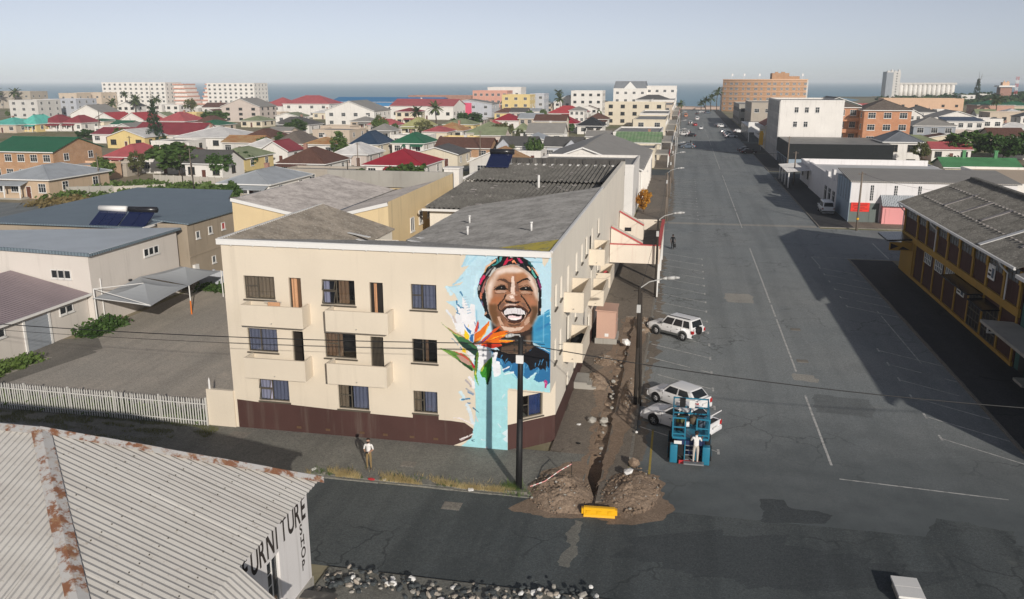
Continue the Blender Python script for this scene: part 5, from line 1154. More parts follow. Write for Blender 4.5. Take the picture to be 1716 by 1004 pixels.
for y, w, hh in ((79.2, 3.0, 1.5), (90, 2.6, 1.4)):
    mb = MB(); z = 3.4; x0, x1 = -6.38, -6.38 + w; mb.box(x0, x1, y, y + 1.6, z, z + 1.6); m_ = (x0 + x1) / 2
    mb.add([(x0, y, z + 1.6), (x1, y, z + 1.6), (x0, y, z + 1.6 + hh), (x0, y + 1.6, z + 1.6), (x1, y + 1.6, z + 1.6), (x0, y + 1.6, z + 1.6 + hh)], ((0, 1, 2), (5, 4, 3), (1, 4, 5, 2))); mb.obj('stair_gable', 'veranda', vr)
    mb = MB(); mb.beam((x1 + .05, y - .05, z + 1.6), (x0, y - .05, z + 1.65 + hh), .12, .12); mb.obj('barge_board', 'redtrim', vr)
    mb = MB(); mb.box(x0 + .6, x0 + 1.3, y - .03, y - .002, z + .9, z + 1.3); mb.obj('opening', 'black', vr)
# feeder pillar: pinkish electrical cabinet on the pavement
cb = thing('electrical_cabinet', 'pinkish beige electrical cabinet on a concrete base beside the side wall', 'cabinet', (-5.1, 63.4, 0))
mb = MB(); mb.box(-6.05, -4.35, 62.5, 64.9, 0, .55); mb.obj('base', 'concrete', cb); mb = MB(); mb.box(-5.95, -4.5, 62.6, 64.8, .55, 2.75); mb.obj('housing', 'cab_pink', cb)
mb = MB(); mb.slab([(-6.05, 62.45, 2.86), (-4.4, 62.45, 2.8), (-4.4, 64.95, 2.8), (-6.05, 64.95, 2.86)], .08); mb.obj('lid', 'cab_pink', cb)
for a in (62.68, 63.75): mb = MB(); mb.box(-4.497, -4.46, a, a + .95, .65, 2.65); d_ = mb.obj('door', 'cab_pink', cb); mb = MB(); mb.box(-4.46, -4.43, a + .78, a + .86, 1.5, 1.7); mb.obj('handle', 'steel', d_)
mb = MB(); mb.box(-5.3, -5.0, 62.58, 62.598, .7, .95); mb.obj('label_plate', 'whitepaint', cb)

# ================================================================= yard with warehouse, garage and carport
mb = MB(); mb.poly([(-46.5, 42.4, .01), (-25.3, 42.4, .01), (-25.3, 74, .01), (-47, 74, .01)]); tag(mb.obj('yard', 'gravel_yard'), 'gravel yard', kind='structure')
mb = MB(); mb.poly([(-46.3, 43.2, .016), (-45.2, 43.2, .016), (-43.0, 53.2, .016), (-45.2, 53.6, .016)]); mb.poly([(-48, 51.2, .018), (-44.6, 51.4, .018), (-43.2, 54, .018), (-45.4, 56.4, .018), (-48, 55.5, .018)]); tag(mb.obj('concrete_apron', 'kerb_stone'), 'pale concrete strip in the yard', kind='structure')
wh = thing('warehouse', 'tall plain beige warehouse with pale blue steel roof', 'warehouse', (-60, 66, 0))
mb = MB(); mb.box(-75, -47.5, 59, 71.5, -.1, 4.7); mb.quad((-75, 59, 4.7), (-47.5, 59, 4.7), (-47.5, 59, 6.28), (-75, 59, 6.95)); mb.quad((-47.5, 59, 4.7), (-47.5, 71.5, 4.7), (-47.5, 71.5, 6.25), (-47.5, 59, 6.28)); mb.obj('wall', 'warehouse', wh)
mb = MB(); mb.slab([(-75.3, 58.8, 7.1), (-47.2, 58.8, 6.38), (-47.2, 71.8, 6.34), (-75.3, 71.8, 4.9)], .16); mb.obj('roof', 'palesteel', wh); mb = MB(); mb.beam((-75.3, 58.74, 6.98), (-47.2, 58.74, 6.26), .1, .28); mb.box(-47.198, -47.1, 58.7, 71.8, 6.12, 6.32); mb.obj('gutter', 'steelblue', wh)
for i in range(3): add_win(wh, -49.6 - i * .62, 59, 4.15, 'S', .52, .62, 'frame_white', bars=0)
for i in range(3): add_win(wh, -47.5, 66.6 + i * .75, 4.6, 'E', .62, .6, 'frame_white', bars=0)
mb = MB(); mb.tube((-47.4, 60.0, 0), (-47.4, 60.0, 4.0), .05); mb.obj('drain_pipe', 'whitepaint', wh); mb = MB(); mb.box(-47.49, -47.3, 63.7, 63.95, 2.9, 3.05); mb.obj('wall_lamp', 'carblack', wh)
ga = thing('garage_building', 'low beige garage with mauve corrugated roof and grey roller door', 'garage', (-54, 54.6, 0))
mb = MB(); mb.box(-62, -48, 49.0, 58.9, -.1, 2.95); mb.obj('wall', 'warehouse', ga)
mb = MB(); mb.slab([(-47.6, 48.6, 2.95), (-47.6, 58.9, 2.95), (-55, 58.9, 4.6), (-55, 52.2, 4.6)], .1); mb.slab([(-62.4, 48.6, 2.95), (-47.6, 48.6, 2.95), (-55, 52.2, 4.6)], .1); mb.obj('roof', 'purpleroof', ga); mb = MB(); mb.box(-47.6, -47.48, 48.5, 58.95, 2.8, 2.98); mb.box(-62, -47.6, 48.48, 48.6, 2.8, 2.98); mb.obj('gutter', 'whitepaint', ga)
mb = MB(); mb.box(-48, -47.96, 51.9, 54.3, .02, 2.45)
for i in range(9): mb.box(-47.96, -47.93, 51.9, 54.3, .1 + i * .26, .30 + i * .26)
mb.obj('roller_door', 'bluegrey', ga); mb = MB(); mb.box(-47.99, -47.9, 51.7, 51.9, 0, 2.6); mb.obj('door_jamb', 'whitepaint', ga); mb = MB(); mb.box(-47.99, -47.9, 54.3, 54.5, 0, 2.6); mb.obj('door_jamb', 'whitepaint', ga)
for y in (56.0, 56.75): add_win(ga, -48, y, 2.0, 'E', .66, .5, 'frame_white', bars=0)
add_win(ga, -48, 49.6, 2.0, 'E', .66, .5, 'frame_white', bars=0)
# dark blue roofed workshop and its long wing
wk = thing('workshop', 'workshop with long slate blue roof and solar heaters', 'workshop', (-60, 82, 0))
mb = MB(); mb.box(-70, -50.5, 73.2, 97, -.1, 5.75); mb.obj('wall', 'wingwall', wk)
mb = MB(); mb.slab([(-70.6, 72.7, 6.0), (-52.0, 72.7, 6.0), (-51.5, 88, 6.5), (-55.5, 96.5, 6.7), (-69, 96.5, 6.7)], .14); mb.obj('roof', 'steelblue', wk); mb = MB(); mb.beam((-51.95, 72.8, 5.92), (-51.4, 88, 6.42), .12, .22); mb.obj('fascia', 'whitepaint', wk)
for i in range(6): mb = MB(); y = 76 + i * 2.6; mb.box(-51.2, -50.49, y, y + .22, 3.6, 5.35); mb.obj('louvre_post', 'whitepaint', wk)
mb = MB(); mb.box(-50.52, -50.45, 74, 92, 3.8, 5.2); mb.obj('glazing', 'glass', wk); add_win(wk, -60.3, 73.2, 3.6, 'S', 1.6, .8, 'frame_white')
wg = thing('workshop_wing', 'long rough brown wing with slate blue roof and small white framed openings', 'workshop', (-48, 85, 0))
mb = MB(); mb.box(-50.2, -47, 72.6, 100, -.1, 6.5); mb.obj('wall', 'wingwall', wg); mb = MB(); mb.slab([(-50.6, 72.4, 6.95), (-46.7, 72.4, 6.62), (-46.7, 100.4, 6.62), (-50.6, 100.4, 6.95)], .12); mb.obj('roof', 'steelblue', wg)
mb = MB(); mb.box(-46.998, -46.93, 72.6, 100, 3.2, 3.34); mb.obj('string_course', 'wingwall', wg)
for y, z, g in ((74.3, 4.9, 'glass_grey'), (76.6, 5.0, 'glass_grey'), (79.1, 5.0, 'redtrim'), (82.0, 5.0, 'glass_grey'), (76.8, 1.9, 'glass_grey'), (79.4, 2.2, 'glass')): add_win(wg, -47, y, z, 'E', .55, .6, 'frame_white', g, 0)
mb = MB(); mb.box(-46.99, -46.7, 72.9, 73.6, 1.5, 2.4); mb.obj('meter_box', 'whitepaint', wg)
for i, (x0, lab, tm) in enumerate(((-58.2, 'solar heater with white tank on the slate blue roof', 'whitepaint'), (-54.8, 'solar heater with dark tank on the slate blue roof', 'carblack'))):
    s = thing('solar_heater', lab, 'solar heater', (x0 + 1.2, 74.3, 6.0)); z = 6.02
    for k in range(3 if i == 0 else 2): a = x0 + k * (1.08 if i == 0 else 1.45); mb = MB(); mb.slab([(a, 73.1, z + .05), (a + (1.0 if i == 0 else 1.38), 73.1, z + .05), (a + (1.0 if i == 0 else 1.38), 74.9, z + 1.15), (a, 74.9, z + 1.15)], .1); mb.obj('collector', 'solar', s)
    mb = MB(); mb.tube((x0 - .1, 75.1, z + 1.4), (x0 + 3.0, 75.1, z + 1.4), .3, .3, 12); mb.obj('tank', tm, s, True)
    mb = MB(); 
    for a in (x0 + .1, x0 + 2.2): mb.tube((a, 75.05, z - .1), (a, 75.05, z + 1.1), .035, .035, 6); mb.tube((a, 73.2, z), (a, 75.05, z + .1), .03, .03, 6)
    mb.obj('stand', 'steel', s)
# shade net carport
cp = thing('carport', 'grey shade net carport with an orange footed post in the gravel yard', 'carport', (-44.5, 64, 0))
pk = [((-47.3, 58.6, 2.6), (-47.3, 65.0, 3.0), (-42.0, 64.3, 2.6), (-41.4, 57.8, 2.45), (-44.4, 61.6, 3.35)), ((-47.3, 65.0, 3.0), (-47.2, 71.3, 2.6), (-42.4, 70.3, 2.55), (-42.0, 64.3, 2.6), (-44.6, 68.0, 3.4))]
for a, b, c, d, p in pk:
    mb = MB(); K = 6
    for e0, e1 in ((a, d), (d, c), (c, b), (b, a)):
        e0, e1, pp = Vector(e0), Vector(e1), Vector(p)
        for i in range(K):
            for j in range(K):
                def q(u, v):
                    base = e0.lerp(e1, u); base = base + ((Vector(a) + Vector(c)) / 2 - base) * (.16 * 4 * u * (1 - u) * .35); r_ = base.lerp(pp, v); r_.z -= .28 * 4 * v * (1 - v) * .6; return tuple(r_)
                mb.quad(q(i / K, j / K), q((i + 1) / K, j / K), q((i + 1) / K, (j + 1) / K), q(i / K, (j + 1) / K))
    mb.obj('shade_net', 'shade_net', cp, True)
for (x, y, z) in ((-42.0, 64.3, 2.6), (-42.5, 70.5, 2.6), (-47.2, 58.8, 3.4), (-41.6, 57.9, 2.5)):
    if (x, y) == (-41.6, 57.9): continue
    mb = MB(); mb.tube((x, y, 0), (x, y, z), .05, .05, 8, 1); 
    if y == 64.3: mb.tube((x, y, 0), (x, y, 1.25), .062, .062, 8, 0)
    mb.obj('post', ['orange_paint', 'whitepaint'], cp)
mb = MB(); mb.tube((-47.2, 58.8, 3.4), (-41.5, 58.0, 2.5), .035, .035, 6); mb.tube((-47.2, 58.8, 2.6), (-41.5, 58.0, 2.5), .035, .035, 6); mb.tube((-47.2, 58.8, 3.4), (-44.5, 61.6, 3.35), .03, .03, 6); mb.obj('frame', 'whitepaint', cp)
# palisade fence with one pale per bar, stub wall
pf = thing('palisade_fence', 'grey steel palisade fence along the gravel yard', 'fence', (-36, 41.8, 0))
pm = MB(); pm.add([(-.035, -.012, 0), (.035, -.012, 0), (.035, -.012, 1.62), (0, -.012, 1.72), (-.035, -.012, 1.62), (-.035, .012, 0), (.035, .012, 0), (.035, .012, 1.62), (0, .012, 1.72), (-.035, .012, 1.62)], ((0, 1, 2, 3, 4), (9, 8, 7, 6, 5), (0, 5, 6, 1), (1, 6, 7, 2), (2, 7, 8, 3), (3, 8, 9, 4), (4, 9, 5, 0))); pme = pm.mesh('pale', 'fence_grey')
x = -26.98; i = 0
while x > -47:
    o = place(pme, 'pale', pf, Vector((x, 41.75, .13)) - pf.location); o.rotation_euler = (random.uniform(-.02, .02), random.uniform(-.012, .012), 0); x -= .172; i += 1
pp = MB(); pp.box(-.045, .045, -.045, .045, 0, 1.78); ppm = pp.mesh('post', 'fence_grey')
for k in range(7): place(ppm, 'post', pf, Vector((-27.0 - k * 3.1, 41.83, .1)) - pf.location)
for z in (.38, 1.45): mb = MB(); mb.box(-47, -26.95, 41.77, 41.81, z, z + .05); mb.obj('rail', 'fence_grey', pf)
mb = MB(); mb.box(-26.95, BX0 - .002, 41.9, 42.12, 0, 2.4); tag(mb.obj('stub_wall', 'flatwall'), 'short cream wall stub joining the palisade fence to the block', 'wall')
mb = MB(); mb.tube((-26.75, 42.0, 2.4), (-26.75, 42.0, 2.9), .06, .06, 6); mb.tube((-26.75, 42, 2.9), (-26.75, 42, 3.1), .06, 0.01, 6); tag(mb.obj('gate_spike', 'whitepaint'), 'white spiked post end on the cream wall stub', 'post')
# ================================================================= right side of the street
mb = MB(); mb.quad((KR, 37, .0035), (70, 37, .0035), (70, 43.9, .0035), (KR, 43.9, .0035)); tag(mb.obj('cross_road_corner', 'asphalt_cross'), kind='structure')
mb = MB(); mb.box(24, 70, 123, 128.4, -.2, .125); tag(mb.obj('pavement_corner_right', 'pave_left'), kind='structure')
br = thing('trade_building', 'two storey brown panelled building with mustard pilasters and grey roof', 'building', (30, 79, 0))
RY0, RY1 = 63.0, 96.6
mb = MB(); mb.box(24.0, 37, RY0, RY1, -.1, 7.2); mb.obj('wall', 'brownpanel', br)
PY = [96.3, 91.1, 87.65, 84.2, 80.75, 77.3, 73.75, 70.3, 66.6, 63.4]
for y in PY:
    mb = MB(); mb.box(23.86, 23.998, y - .17, y + .17, 4.35, 7.0); mb.box(23.80, 23.858, y - .24, y + .24, 6.0, 7.0); mb.obj('pilaster', 'mustard', br)
    mb = MB(); mb.box(23.9, 23.998, y - .13, y + .13, .4, 3.75); mb.obj('pilaster', 'mustard', br)
mb = MB(); mb.box(23.82, 23.998, RY0, RY1, 3.75, 4.35); mb.obj('band', 'mustard', br); mb = MB(); mb.box(23.84, 23.998, RY0, RY1, 0, .4); mb.obj('base_band', 'mustard', br)
mb = MB(); mb.box(23.85, 23.996, 91.5, 96.5, .4, 3.74); mb.obj('end_panel', 'mustard', br)
for a, b in zip(PY[1:], PY[:-1]):
    c = (a + b) / 2; w = (b - a) - .6
    mb = MB(); mb.box(23.93, 23.997, c - w / 2, c + w / 2, 6.0, 7.0, 1)
    for k in range(4): y = c - w / 2 + w * (k + .5) / 4; mb.box(23.90, 23.928, y - .03, y + .03, 6.0, 7.0)
    mb.box(23.90, 23.928, c - w / 2, c + w / 2, 6.45, 6.52); mb.obj('clerestory_window', ['frame_dark', 'glass_grey'], br)
for c in (86.4, 82.7, 79.2):
    w = 2.3; mb = MB(); mb.box(23.95, 23.997, c - w / 2, c + w / 2, 2.7, 3.7, 1)
    for k in range(5): y = c - w / 2 + w * k / 4; mb.box(23.9, 23.948, y - .05, y + .05, 2.7, 3.7)
    for z in (2.7, 3.15, 3.66): mb.box(23.9, 23.946, c - w / 2, c + w / 2, z, z + .06)
    mb.obj('window', ['frame_white', 'glass_grey'], br)
for y0, y1 in ((70.6, 73.4), (66.9, 69.9)):
    mb = MB(); mb.box(23.96, 23.998, y0, y1, .4, 3.3, 1)
    for k in range(5): y = y0 + (y1 - y0) * k / 4; mb.box(23.9, 23.958, y - .04, y + .04, .4, 3.3)
    for z in (.4, 1.1, 1.8, 2.5, 3.25): mb.box(23.89, 23.955, y0, y1, z, z + .06)
    mb.obj('gate_grille', ['frame_dark', 'black'], br)
for y0, y1, z in ((70.4, 77.6, 3.6), (66.6, 70.2, 3.3)): mb = MB(); mb.slab([(22.7, y0, z), (24, y0, z + .1), (24, y1, z + .1), (22.7, y1, z)], .12); mb.obj('awning', 'carblack', br)
for (y, z, w, h, nm) in ((69.4, 5.1, 1.5, 1.15, 'sign'), (75.8, 2.2, 1.9, .9, 'sign'), (63.2, 2.4, 1.1, .8, 'sign')):
    if y < 64: continue
    mb = MB(); mb.box(23.90, 23.95, y - w / 2, y + w / 2, z, z + h); s = mb.obj('wall_sign', 'whitepaint', br)
    mb = MB(); mb.box(23.88, 23.899, y - w * .42, y - w * .1, z + h * .15, z + h * .8, 0); mb.box(23.88, 23.899, y + w * .0, y + w * .4, z + h * .2, z + h * .35, 1); mb.box(23.88, 23.899, y + w * .0, y + w * .3, z + h * .5, z + h * .62, 1); mb.obj('sign_print', ['carblue', 'letter_dark'], s)
mb = MB(); mb.slab([(21.4, 92.2, 3.95), (24, 92.2, 4.1), (24, 96.8, 4.1), (21.4, 96.8, 3.95)], .16); mb.obj('canopy', 'carblack', br)
mb = MB(); mb.box(21.6, 23.8, 91.9, 92.1, 2.9, 3.75); s = mb.obj('hanging_sign', 'mustard', br); mb = MB(); mb.add([(21.7, 91.89, 3.0), (22.5, 91.89, 3.35), (21.7, 91.89, 3.65)], ((0, 1, 2),)); mb.add([(22.5, 91.89, 3.0), (23.6, 91.89, 3.0), (22.9, 91.89, 3.35)], ((0, 1, 2),)); mb.obj('sign_arrow', 'letter_dark', s)
mb = MB(); mb.box(23.88, 23.95, 92.6, 93.8, 0, 2.3); mb.obj('side_door', 'bluegrey', br)
zb = lambda x, y: 7.35 + .385 * (x - 23.3)
mb = MB(); corr_plane(mb, lambda y: (23.25, 30.3), RY0 - .2, RY1 + .5, zb, period=.3, amp=.05); mb.obj('roof_slope', 'asbestos_dark', br, True)
mb = MB(); mb.quad((30.3, RY0 - .2, 10.05), (37.6, RY0 - .2, 7.2), (37.6, RY1 + .5, 7.2), (30.3, RY1 + .5, 10.05)); mb.obj('roof_slope', 'asbestos_dark', br); mb = MB(); mb.box(30.05, 30.55, RY0, RY1 + .5, 10.0, 10.16); mb.obj('ridge_cap', 'asbestos_dark', br)
mb = MB(); mb.box(23.1, 23.25, RY0, RY1 + .5, 7.18, 7.36); mb.obj('gutter', 'whitepaint', br)
for y in (66.2, 84.6, 96.9): mb = MB(); mb.path([(23.2, y, 7.2), (23.3, y - .1, 6.9), (23.75, y - .5, 6.4), (23.75, y - .5, 4.4)], .06, 6); mb.obj('downpipe', 'whitepaint', br)
for y, x0, x1 in ((88.5, 25.4, 28.3), (83.5, 25.4, 28.0), (78.5, 25.6, 28), (71.4, 23.4, 30.2), (67.3, 25, 29)): mb = MB(); w = .32 if y == 71.4 else .28; mb.slab([(x0, y - w, zb(x0, y) + .1), (x1, y - w, zb(x1, y) + .1), (x1, y + w, zb(x1, y) + .1), (x0, y + w, zb(x0, y) + .1)], .05); mb.obj('roof_strip', 'whitepaint' if y == 71.4 else 'asbestos_pale', br)
for x in (25.4, 28.0):
    for k in range(34): y = 65 + k * .92; mb = MB() if k == 0 else mb; mb.box(x - .1, x + .1, y, y + .3, zb(x, y) + .03, zb(x, y) + .085)
    tag(mb.obj('sheet_hooks', 'asbestos_pale', br), kind='stuff')
mb = MB(); mb.poly([(24, RY1 + .002, 7.2), (37, RY1 + .002, 7.2), (30.3, RY1 + .002, 9.9)]); mb.poly([(24, RY0 - .002, 7.2), (30.3, RY0 - .002, 9.9), (37, RY0 - .002, 7.2)]); mb.obj('gable', 'brownpanel', br)
gn = thing('teal_building', 'teal and brown building with concrete canopy at the picture edge', 'building', (30, 50, 0))
mb = MB(); mb.box(24.0, 37, 38, 62.8, -.1, 4.9); mb.obj('wall', 'teal_wall', gn); mb = MB(); mb.box(24.02, 37, 38.02, 62.78, 4.9, 6.75); mb.obj('upper_wall', 'brownpanel', gn)
mb = MB(); mb.slab([(23.3, 37.6, 6.95), (30.3, 37.6, 9.4), (30.3, 62.7, 9.4), (23.3, 62.7, 6.95)], .15); mb.slab([(30.3, 37.6, 9.4), (37.6, 37.6, 6.9), (37.6, 62.7, 6.9), (30.3, 62.7, 9.4)], .15); mb.obj('roof', 'greyroof', gn); mb = MB(); mb.box(23.15, 23.29, 37.6, 62.7, 6.72, 6.95); mb.obj('gutter', 'whitepaint', gn)
for y in (60.0, 55, 50, 45):
    mb = MB(); mb.box(23.97, 24.018, y - 1.6, y + 1.6, 5.1, 6.5, 1)
    for k in range(7): mb.box(23.92, 23.968, y - 1.6 + k * .53 - .02, y - 1.6 + k * .53 + .02, 5.1, 6.5)
    for z in (5.1, 5.8, 6.45): mb.box(23.92, 23.965, y - 1.6, y + 1.6, z, z + .05)
    mb.obj('window', ['frame_white', 'glass_grey'], gn)
mb = MB(); mb.slab([(21.9, 50, 3.15), (24, 50, 3.25), (24, 63.6, 3.25), (21.9, 64.4, 3.15)], .2); mb.obj('canopy', 'concrete', gn)
for y in (61.4, 56): mb = MB(); mb.box(23.95, 23.998, y - .5, y + .5, 0, 2.2); mb.obj('door', 'black', gn)
mb = MB(); mb.box(23.0, 24, 58.4, 60, 0, .3); mb.obj('step', 'concrete', gn); mb = MB(); mb.box(22.3, 23.4, 63.9, 64.0, 2.25, 3.0); s = mb.obj('hanging_sign', 'whitepaint', gn); mb = MB(); mb.box(22.4, 22.75, 63.88, 63.898, 2.4, 2.75); mb.box(22.9, 23.3, 63.88, 63.898, 2.7, 2.85); mb.obj('sign_print', 'letter_dark', s)
# corner shop with red sign and pink garage
cs = thing('corner_shop', 'white corner shop with red sign board and pink roller garage', 'shop', (34, 134, 0))
mb = MB(); mb.box(24.1, 46, 128.5, 139.2, -.1, 6.0); mb.obj('wall', 'shopwhite', cs); mb = MB(); mb.box(24.06, 28.2, 128.46, 128.499, 0, 2.9); mb.obj('dado', 'greengrey', cs); mb = MB(); mb.box(24.04, 24.099, 128.45, 139.2, 0, 6.0); mb.obj('street_face', 'shopblue', cs)
mb = MB(); mb.slab([(23.9, 128.2, 6.1), (46.5, 128.2, 6.1), (46.5, 139.4, 6.9), (23.9, 139.4, 6.9)], .15); mb.obj('roof', 'greyroof', cs)
for k in range(5): mb = MB(); mb.box(23.98, 24.039, 129.5 + k * 2, 129.6 + k * 2, 2.9, 6); mb.obj('rib', 'bluegrey', cs)
mb = MB(); mb.box(24.3, 26.85, 128.38, 128.455, 1.65, 2.95); s = mb.obj('sign_board', 'sign_red', cs)
mb = MB()
for i, (a, b) in enumerate(((24.5, 26.6), (24.6, 26.5), (24.5, 26.2), (24.8, 26.6), (24.6, 25.9))): mb.box(a, b, 128.372, 128.379, 2.72 - i * .23, 2.78 - i * .23)
mb.obj('sign_print', 'letter_dark', s); mb = MB(); mb.box(26.9, 27.9, 128.42, 128.459, 0, 2.2); mb.obj('door', 'greengrey', cs)
for x in (27.0, 30.2, 33.4, 36.8):
    for k in range(6):
        mb = MB(); mb.box(x - .2, x + .2, 128.45, 128.499, 3.3 + k * .37, 3.62 + k * .37, 1); mb.box(x - .03, x + .03, 128.43, 128.448, 3.3 + k * .37, 3.62 + k * .37); mb.obj('glass_block', ['frame_white', 'glass'], cs)
mb = MB(); mb.box(28.45, 32.6, 127.3, 128.498, 0, 2.6); mb.obj('garage', 'pink', cs); mb = MB(); mb.box(28.85, 32.2, 127.26, 127.298, .05, 2.3)
for k in range(8): mb.box(28.85, 32.2, 127.23, 127.258, .1 + k * .28, .3 + k * .28)
mb.obj('roller_door', 'pink', cs); mb = MB(); corr_plane(mb, lambda x: (126.6, 128.45), 28.2, 33.2, lambda x, y: 2.75 + (y - 126.6) * .75, period=.25, amp=.04, along='y'); mb.obj('awning', 'lightgrey', cs, True)
# white shops further along with a post veranda
ws = thing('white_shop', 'bluish white shop with stepped parapet beside the parked van', 'shop', (33, 154, 0))
mb = MB(); mb.box(24, 46, 139.3, 170, -.1, 4.6); mb.obj('wall', 'shopwhite', ws); mb = MB(); mb.quad((24.4, 139.6, 4.62), (45.6, 139.6, 4.62), (45.6, 169.6, 4.62), (24.4, 169.6, 4.62)); mb.obj('roof', 'whiteflat', ws)
for y0, y1, z in ((139.3, 141, 5.9), (143, 144.6, 6.2), (148, 151, 5.4), (151, 170, 5.0)): mb = MB(); mb.box(23.95, 24.35, y0, y1, 4.6, z); mb.obj('parapet', 'shopwhite', ws)
for y in (141.5, 145.5, 149.5): mb = MB(); mb.box(23.93, 23.998, y - .9, y + .9, .3, 2.9, 1); mb.box(23.9, 23.928, y - .05, y + .05, .3, 2.9); mb.box(23.9, 23.926, y - .9, y + .9, 2.2, 2.28); mb.obj('shop_window', ['frame_white', 'glass'], ws)
mb = MB(); mb.box(23.9, 45, 170.02, 170.3, 4.6, 5.6); mb.obj('rear_parapet', 'shopwhite', ws)
vd = thing('post_veranda', 'white corrugated veranda roof on posts over the far pavement', 'veranda', (22, 177, 0))
mb = MB(); corr_plane(mb, lambda y: (19.7, 24.3), 168, 184.5, lambda x, y: 3.15 + (x - 19.7) * .09, period=.35, amp=.04); mb.obj('roof', 'whiteroof', vd, True)
for y in (168.6, 173.8, 179, 184): mb = MB(); mb.tube((20.1, y, 0), (20.1, y, 3.15), .14, .14, 8); mb.obj('post', 'whitepaint', vd, True)
sh2 = building('shop', 'low white shop behind the post veranda', 'shop', 24.4, 47, 170.5, 15, 3.9, 'flat', 0, 'shopwhite', 'whiteflat', 1, 4, side=True)
bb = thing('black_clad_building', 'low building wrapped in black cladding', 'building', (34, 218, 0))
mb = MB(); mb.box(23.9, 46, 203, 229, -.1, 2.7); mb.obj('wall', 'shopblue', bb); mb = MB(); mb.box(23.7, 46.2, 202.8, 229.2, 2.702, 6.1); mb.obj('cladding', 'blackbox', bb); mb = MB(); mb.quad((24, 203.1, 6.11), (46, 203.1, 6.11), (46, 229, 6.11), (24, 229, 6.11)); mb.obj('roof', 'flatroof', bb)
for k in range(7): mb = MB(); mb.box(23.82, 23.898, 204.5 + k * 3.4, 206.6 + k * 3.4, .2, 2.4); mb.obj('shop_window', 'glass_grey', bb)
w4 = building('office_block', 'tall plain white four storey block with few small windows', 'building', 24, 39.5, 230, 33, 14.9, 'flat', 0, 'white', 'flatroof', 1, 1, side=False, detail=False)
for ch in list(w4.children):
    if ch.name.startswith('window'): bpy.data.objects.remove(ch)
for x, z in ((28, 12.2), (30.5, 12.2), (33.1, 12.2), (27.9, 8.6), (30.5, 8.6)): add_win(w4, x, 230, z, 'S', .9, 1.3, 'frame_white')
for r_ in range(4):
    for k in range(9): add_win(w4, 24, 232 + k * 3.4, 1.4 + r_ * 3.5, 'W', 2.2, 1.9, 'frame_white', 'glass_grey', 2)
for k in range(10): mb = MB(); mb.box(23.75, 23.998, 230.05 + k * 3.45, 230.4 + k * 3.45, 0, 15); mb.obj('fin', 'paleplaster', w4)
ob = building('brick_flats', 'orange face brick flats with dark tiled hipped roof', 'flats', 47, 58.8, 243, 14, 12.5, 'hip', 2.6, 'orangebrick', 'greybrown', 4, 3)
ob2 = building('brick_flats', 'recessed orange brick flats with long walkways behind the white block', 'flats', 38, 46.9, 250, 14, 13, 'hip', 1.8, 'orangebrick', 'greybrown', 4, 3, side=False)
for k in range(3): mb = MB(); mb.box(38, 46.99, 248.6, 250, 3.1 * (k + 1), 3.1 * (k + 1) + 1.0); mb.obj('walkway', 'orangebrick', ob2)
tr = building('shop_house', 'white gabled shop house with red tiled roof on the far pavement', 'shop', 24, 32, 266, 22, 7, 'gabley', 2.4, 'cream', 'tilered', 2, 3)
for k in range(2): mb = MB(); mb.box(22.4, 24, 267, 288, 3 + k * 3.0, 3.9 + k * 3.0); mb.obj('balcony', 'white', tr)
fy = thing('flag_figure', 'yellow advertising banner figure outside the red tiled shop house', 'banner', (22.5, 262, 0)); mb = MB(); mb.tube((22.5, 262, 0), (22.5, 262, 5.4), .05); mb.obj('pole', 'steel', fy); mb = MB(); mb.box(21.9, 23.1, 261.95, 262.05, 1.6, 5.2); mb.box(22.1, 22.9, 261.94, 262.06, 5.2, 5.7); mb.obj('banner', 'barrier_yellow', fy)
mb = MB(); mb.box(21.2, 28, 300, 340, 4.6, 5.0); mb.box(21.4, 28, 300.1, 340, 0, 4.6, 1); tag(mb.obj('canopied_shops', ['carblack', 'glass_grey']), 'dark canopied shop row with white facade panel', 'shop'); mb = MB(); mb.box(21.2, 26.5, 298.6, 299, 3.2, 6.6); mb.tube((21.5, 298.8, 0), (21.5, 298.8, 3.4), .1); mb.tube((26.3, 298.8, 0), (26.3, 298.8, 3.4), .1); tag(mb.obj('billboard', 'whitepaint'), 'blank white billboard panel at the dark canopied shops', 'billboard')
building('grey_store', 'grey flat roofed store with banded facade near the curved hotel', 'store', 27, 62, 370, 40, 11, 'flat', 0, 'greyplaster', 'flatroof', 2, 8)
building('grey_store', 'dark gabled store below the curved hotel', 'store', 44, 70, 345, 30, 9.5, 'gabley', 4.5, 'greengrey', 'darkroof', 2, 3)
building('grey_store', 'pale grey low store front near the seaward end of the street', 'store', 25, 48, 420, 50, 9, 'flat', 0, 'concrete', 'flatroof', 2, 6)
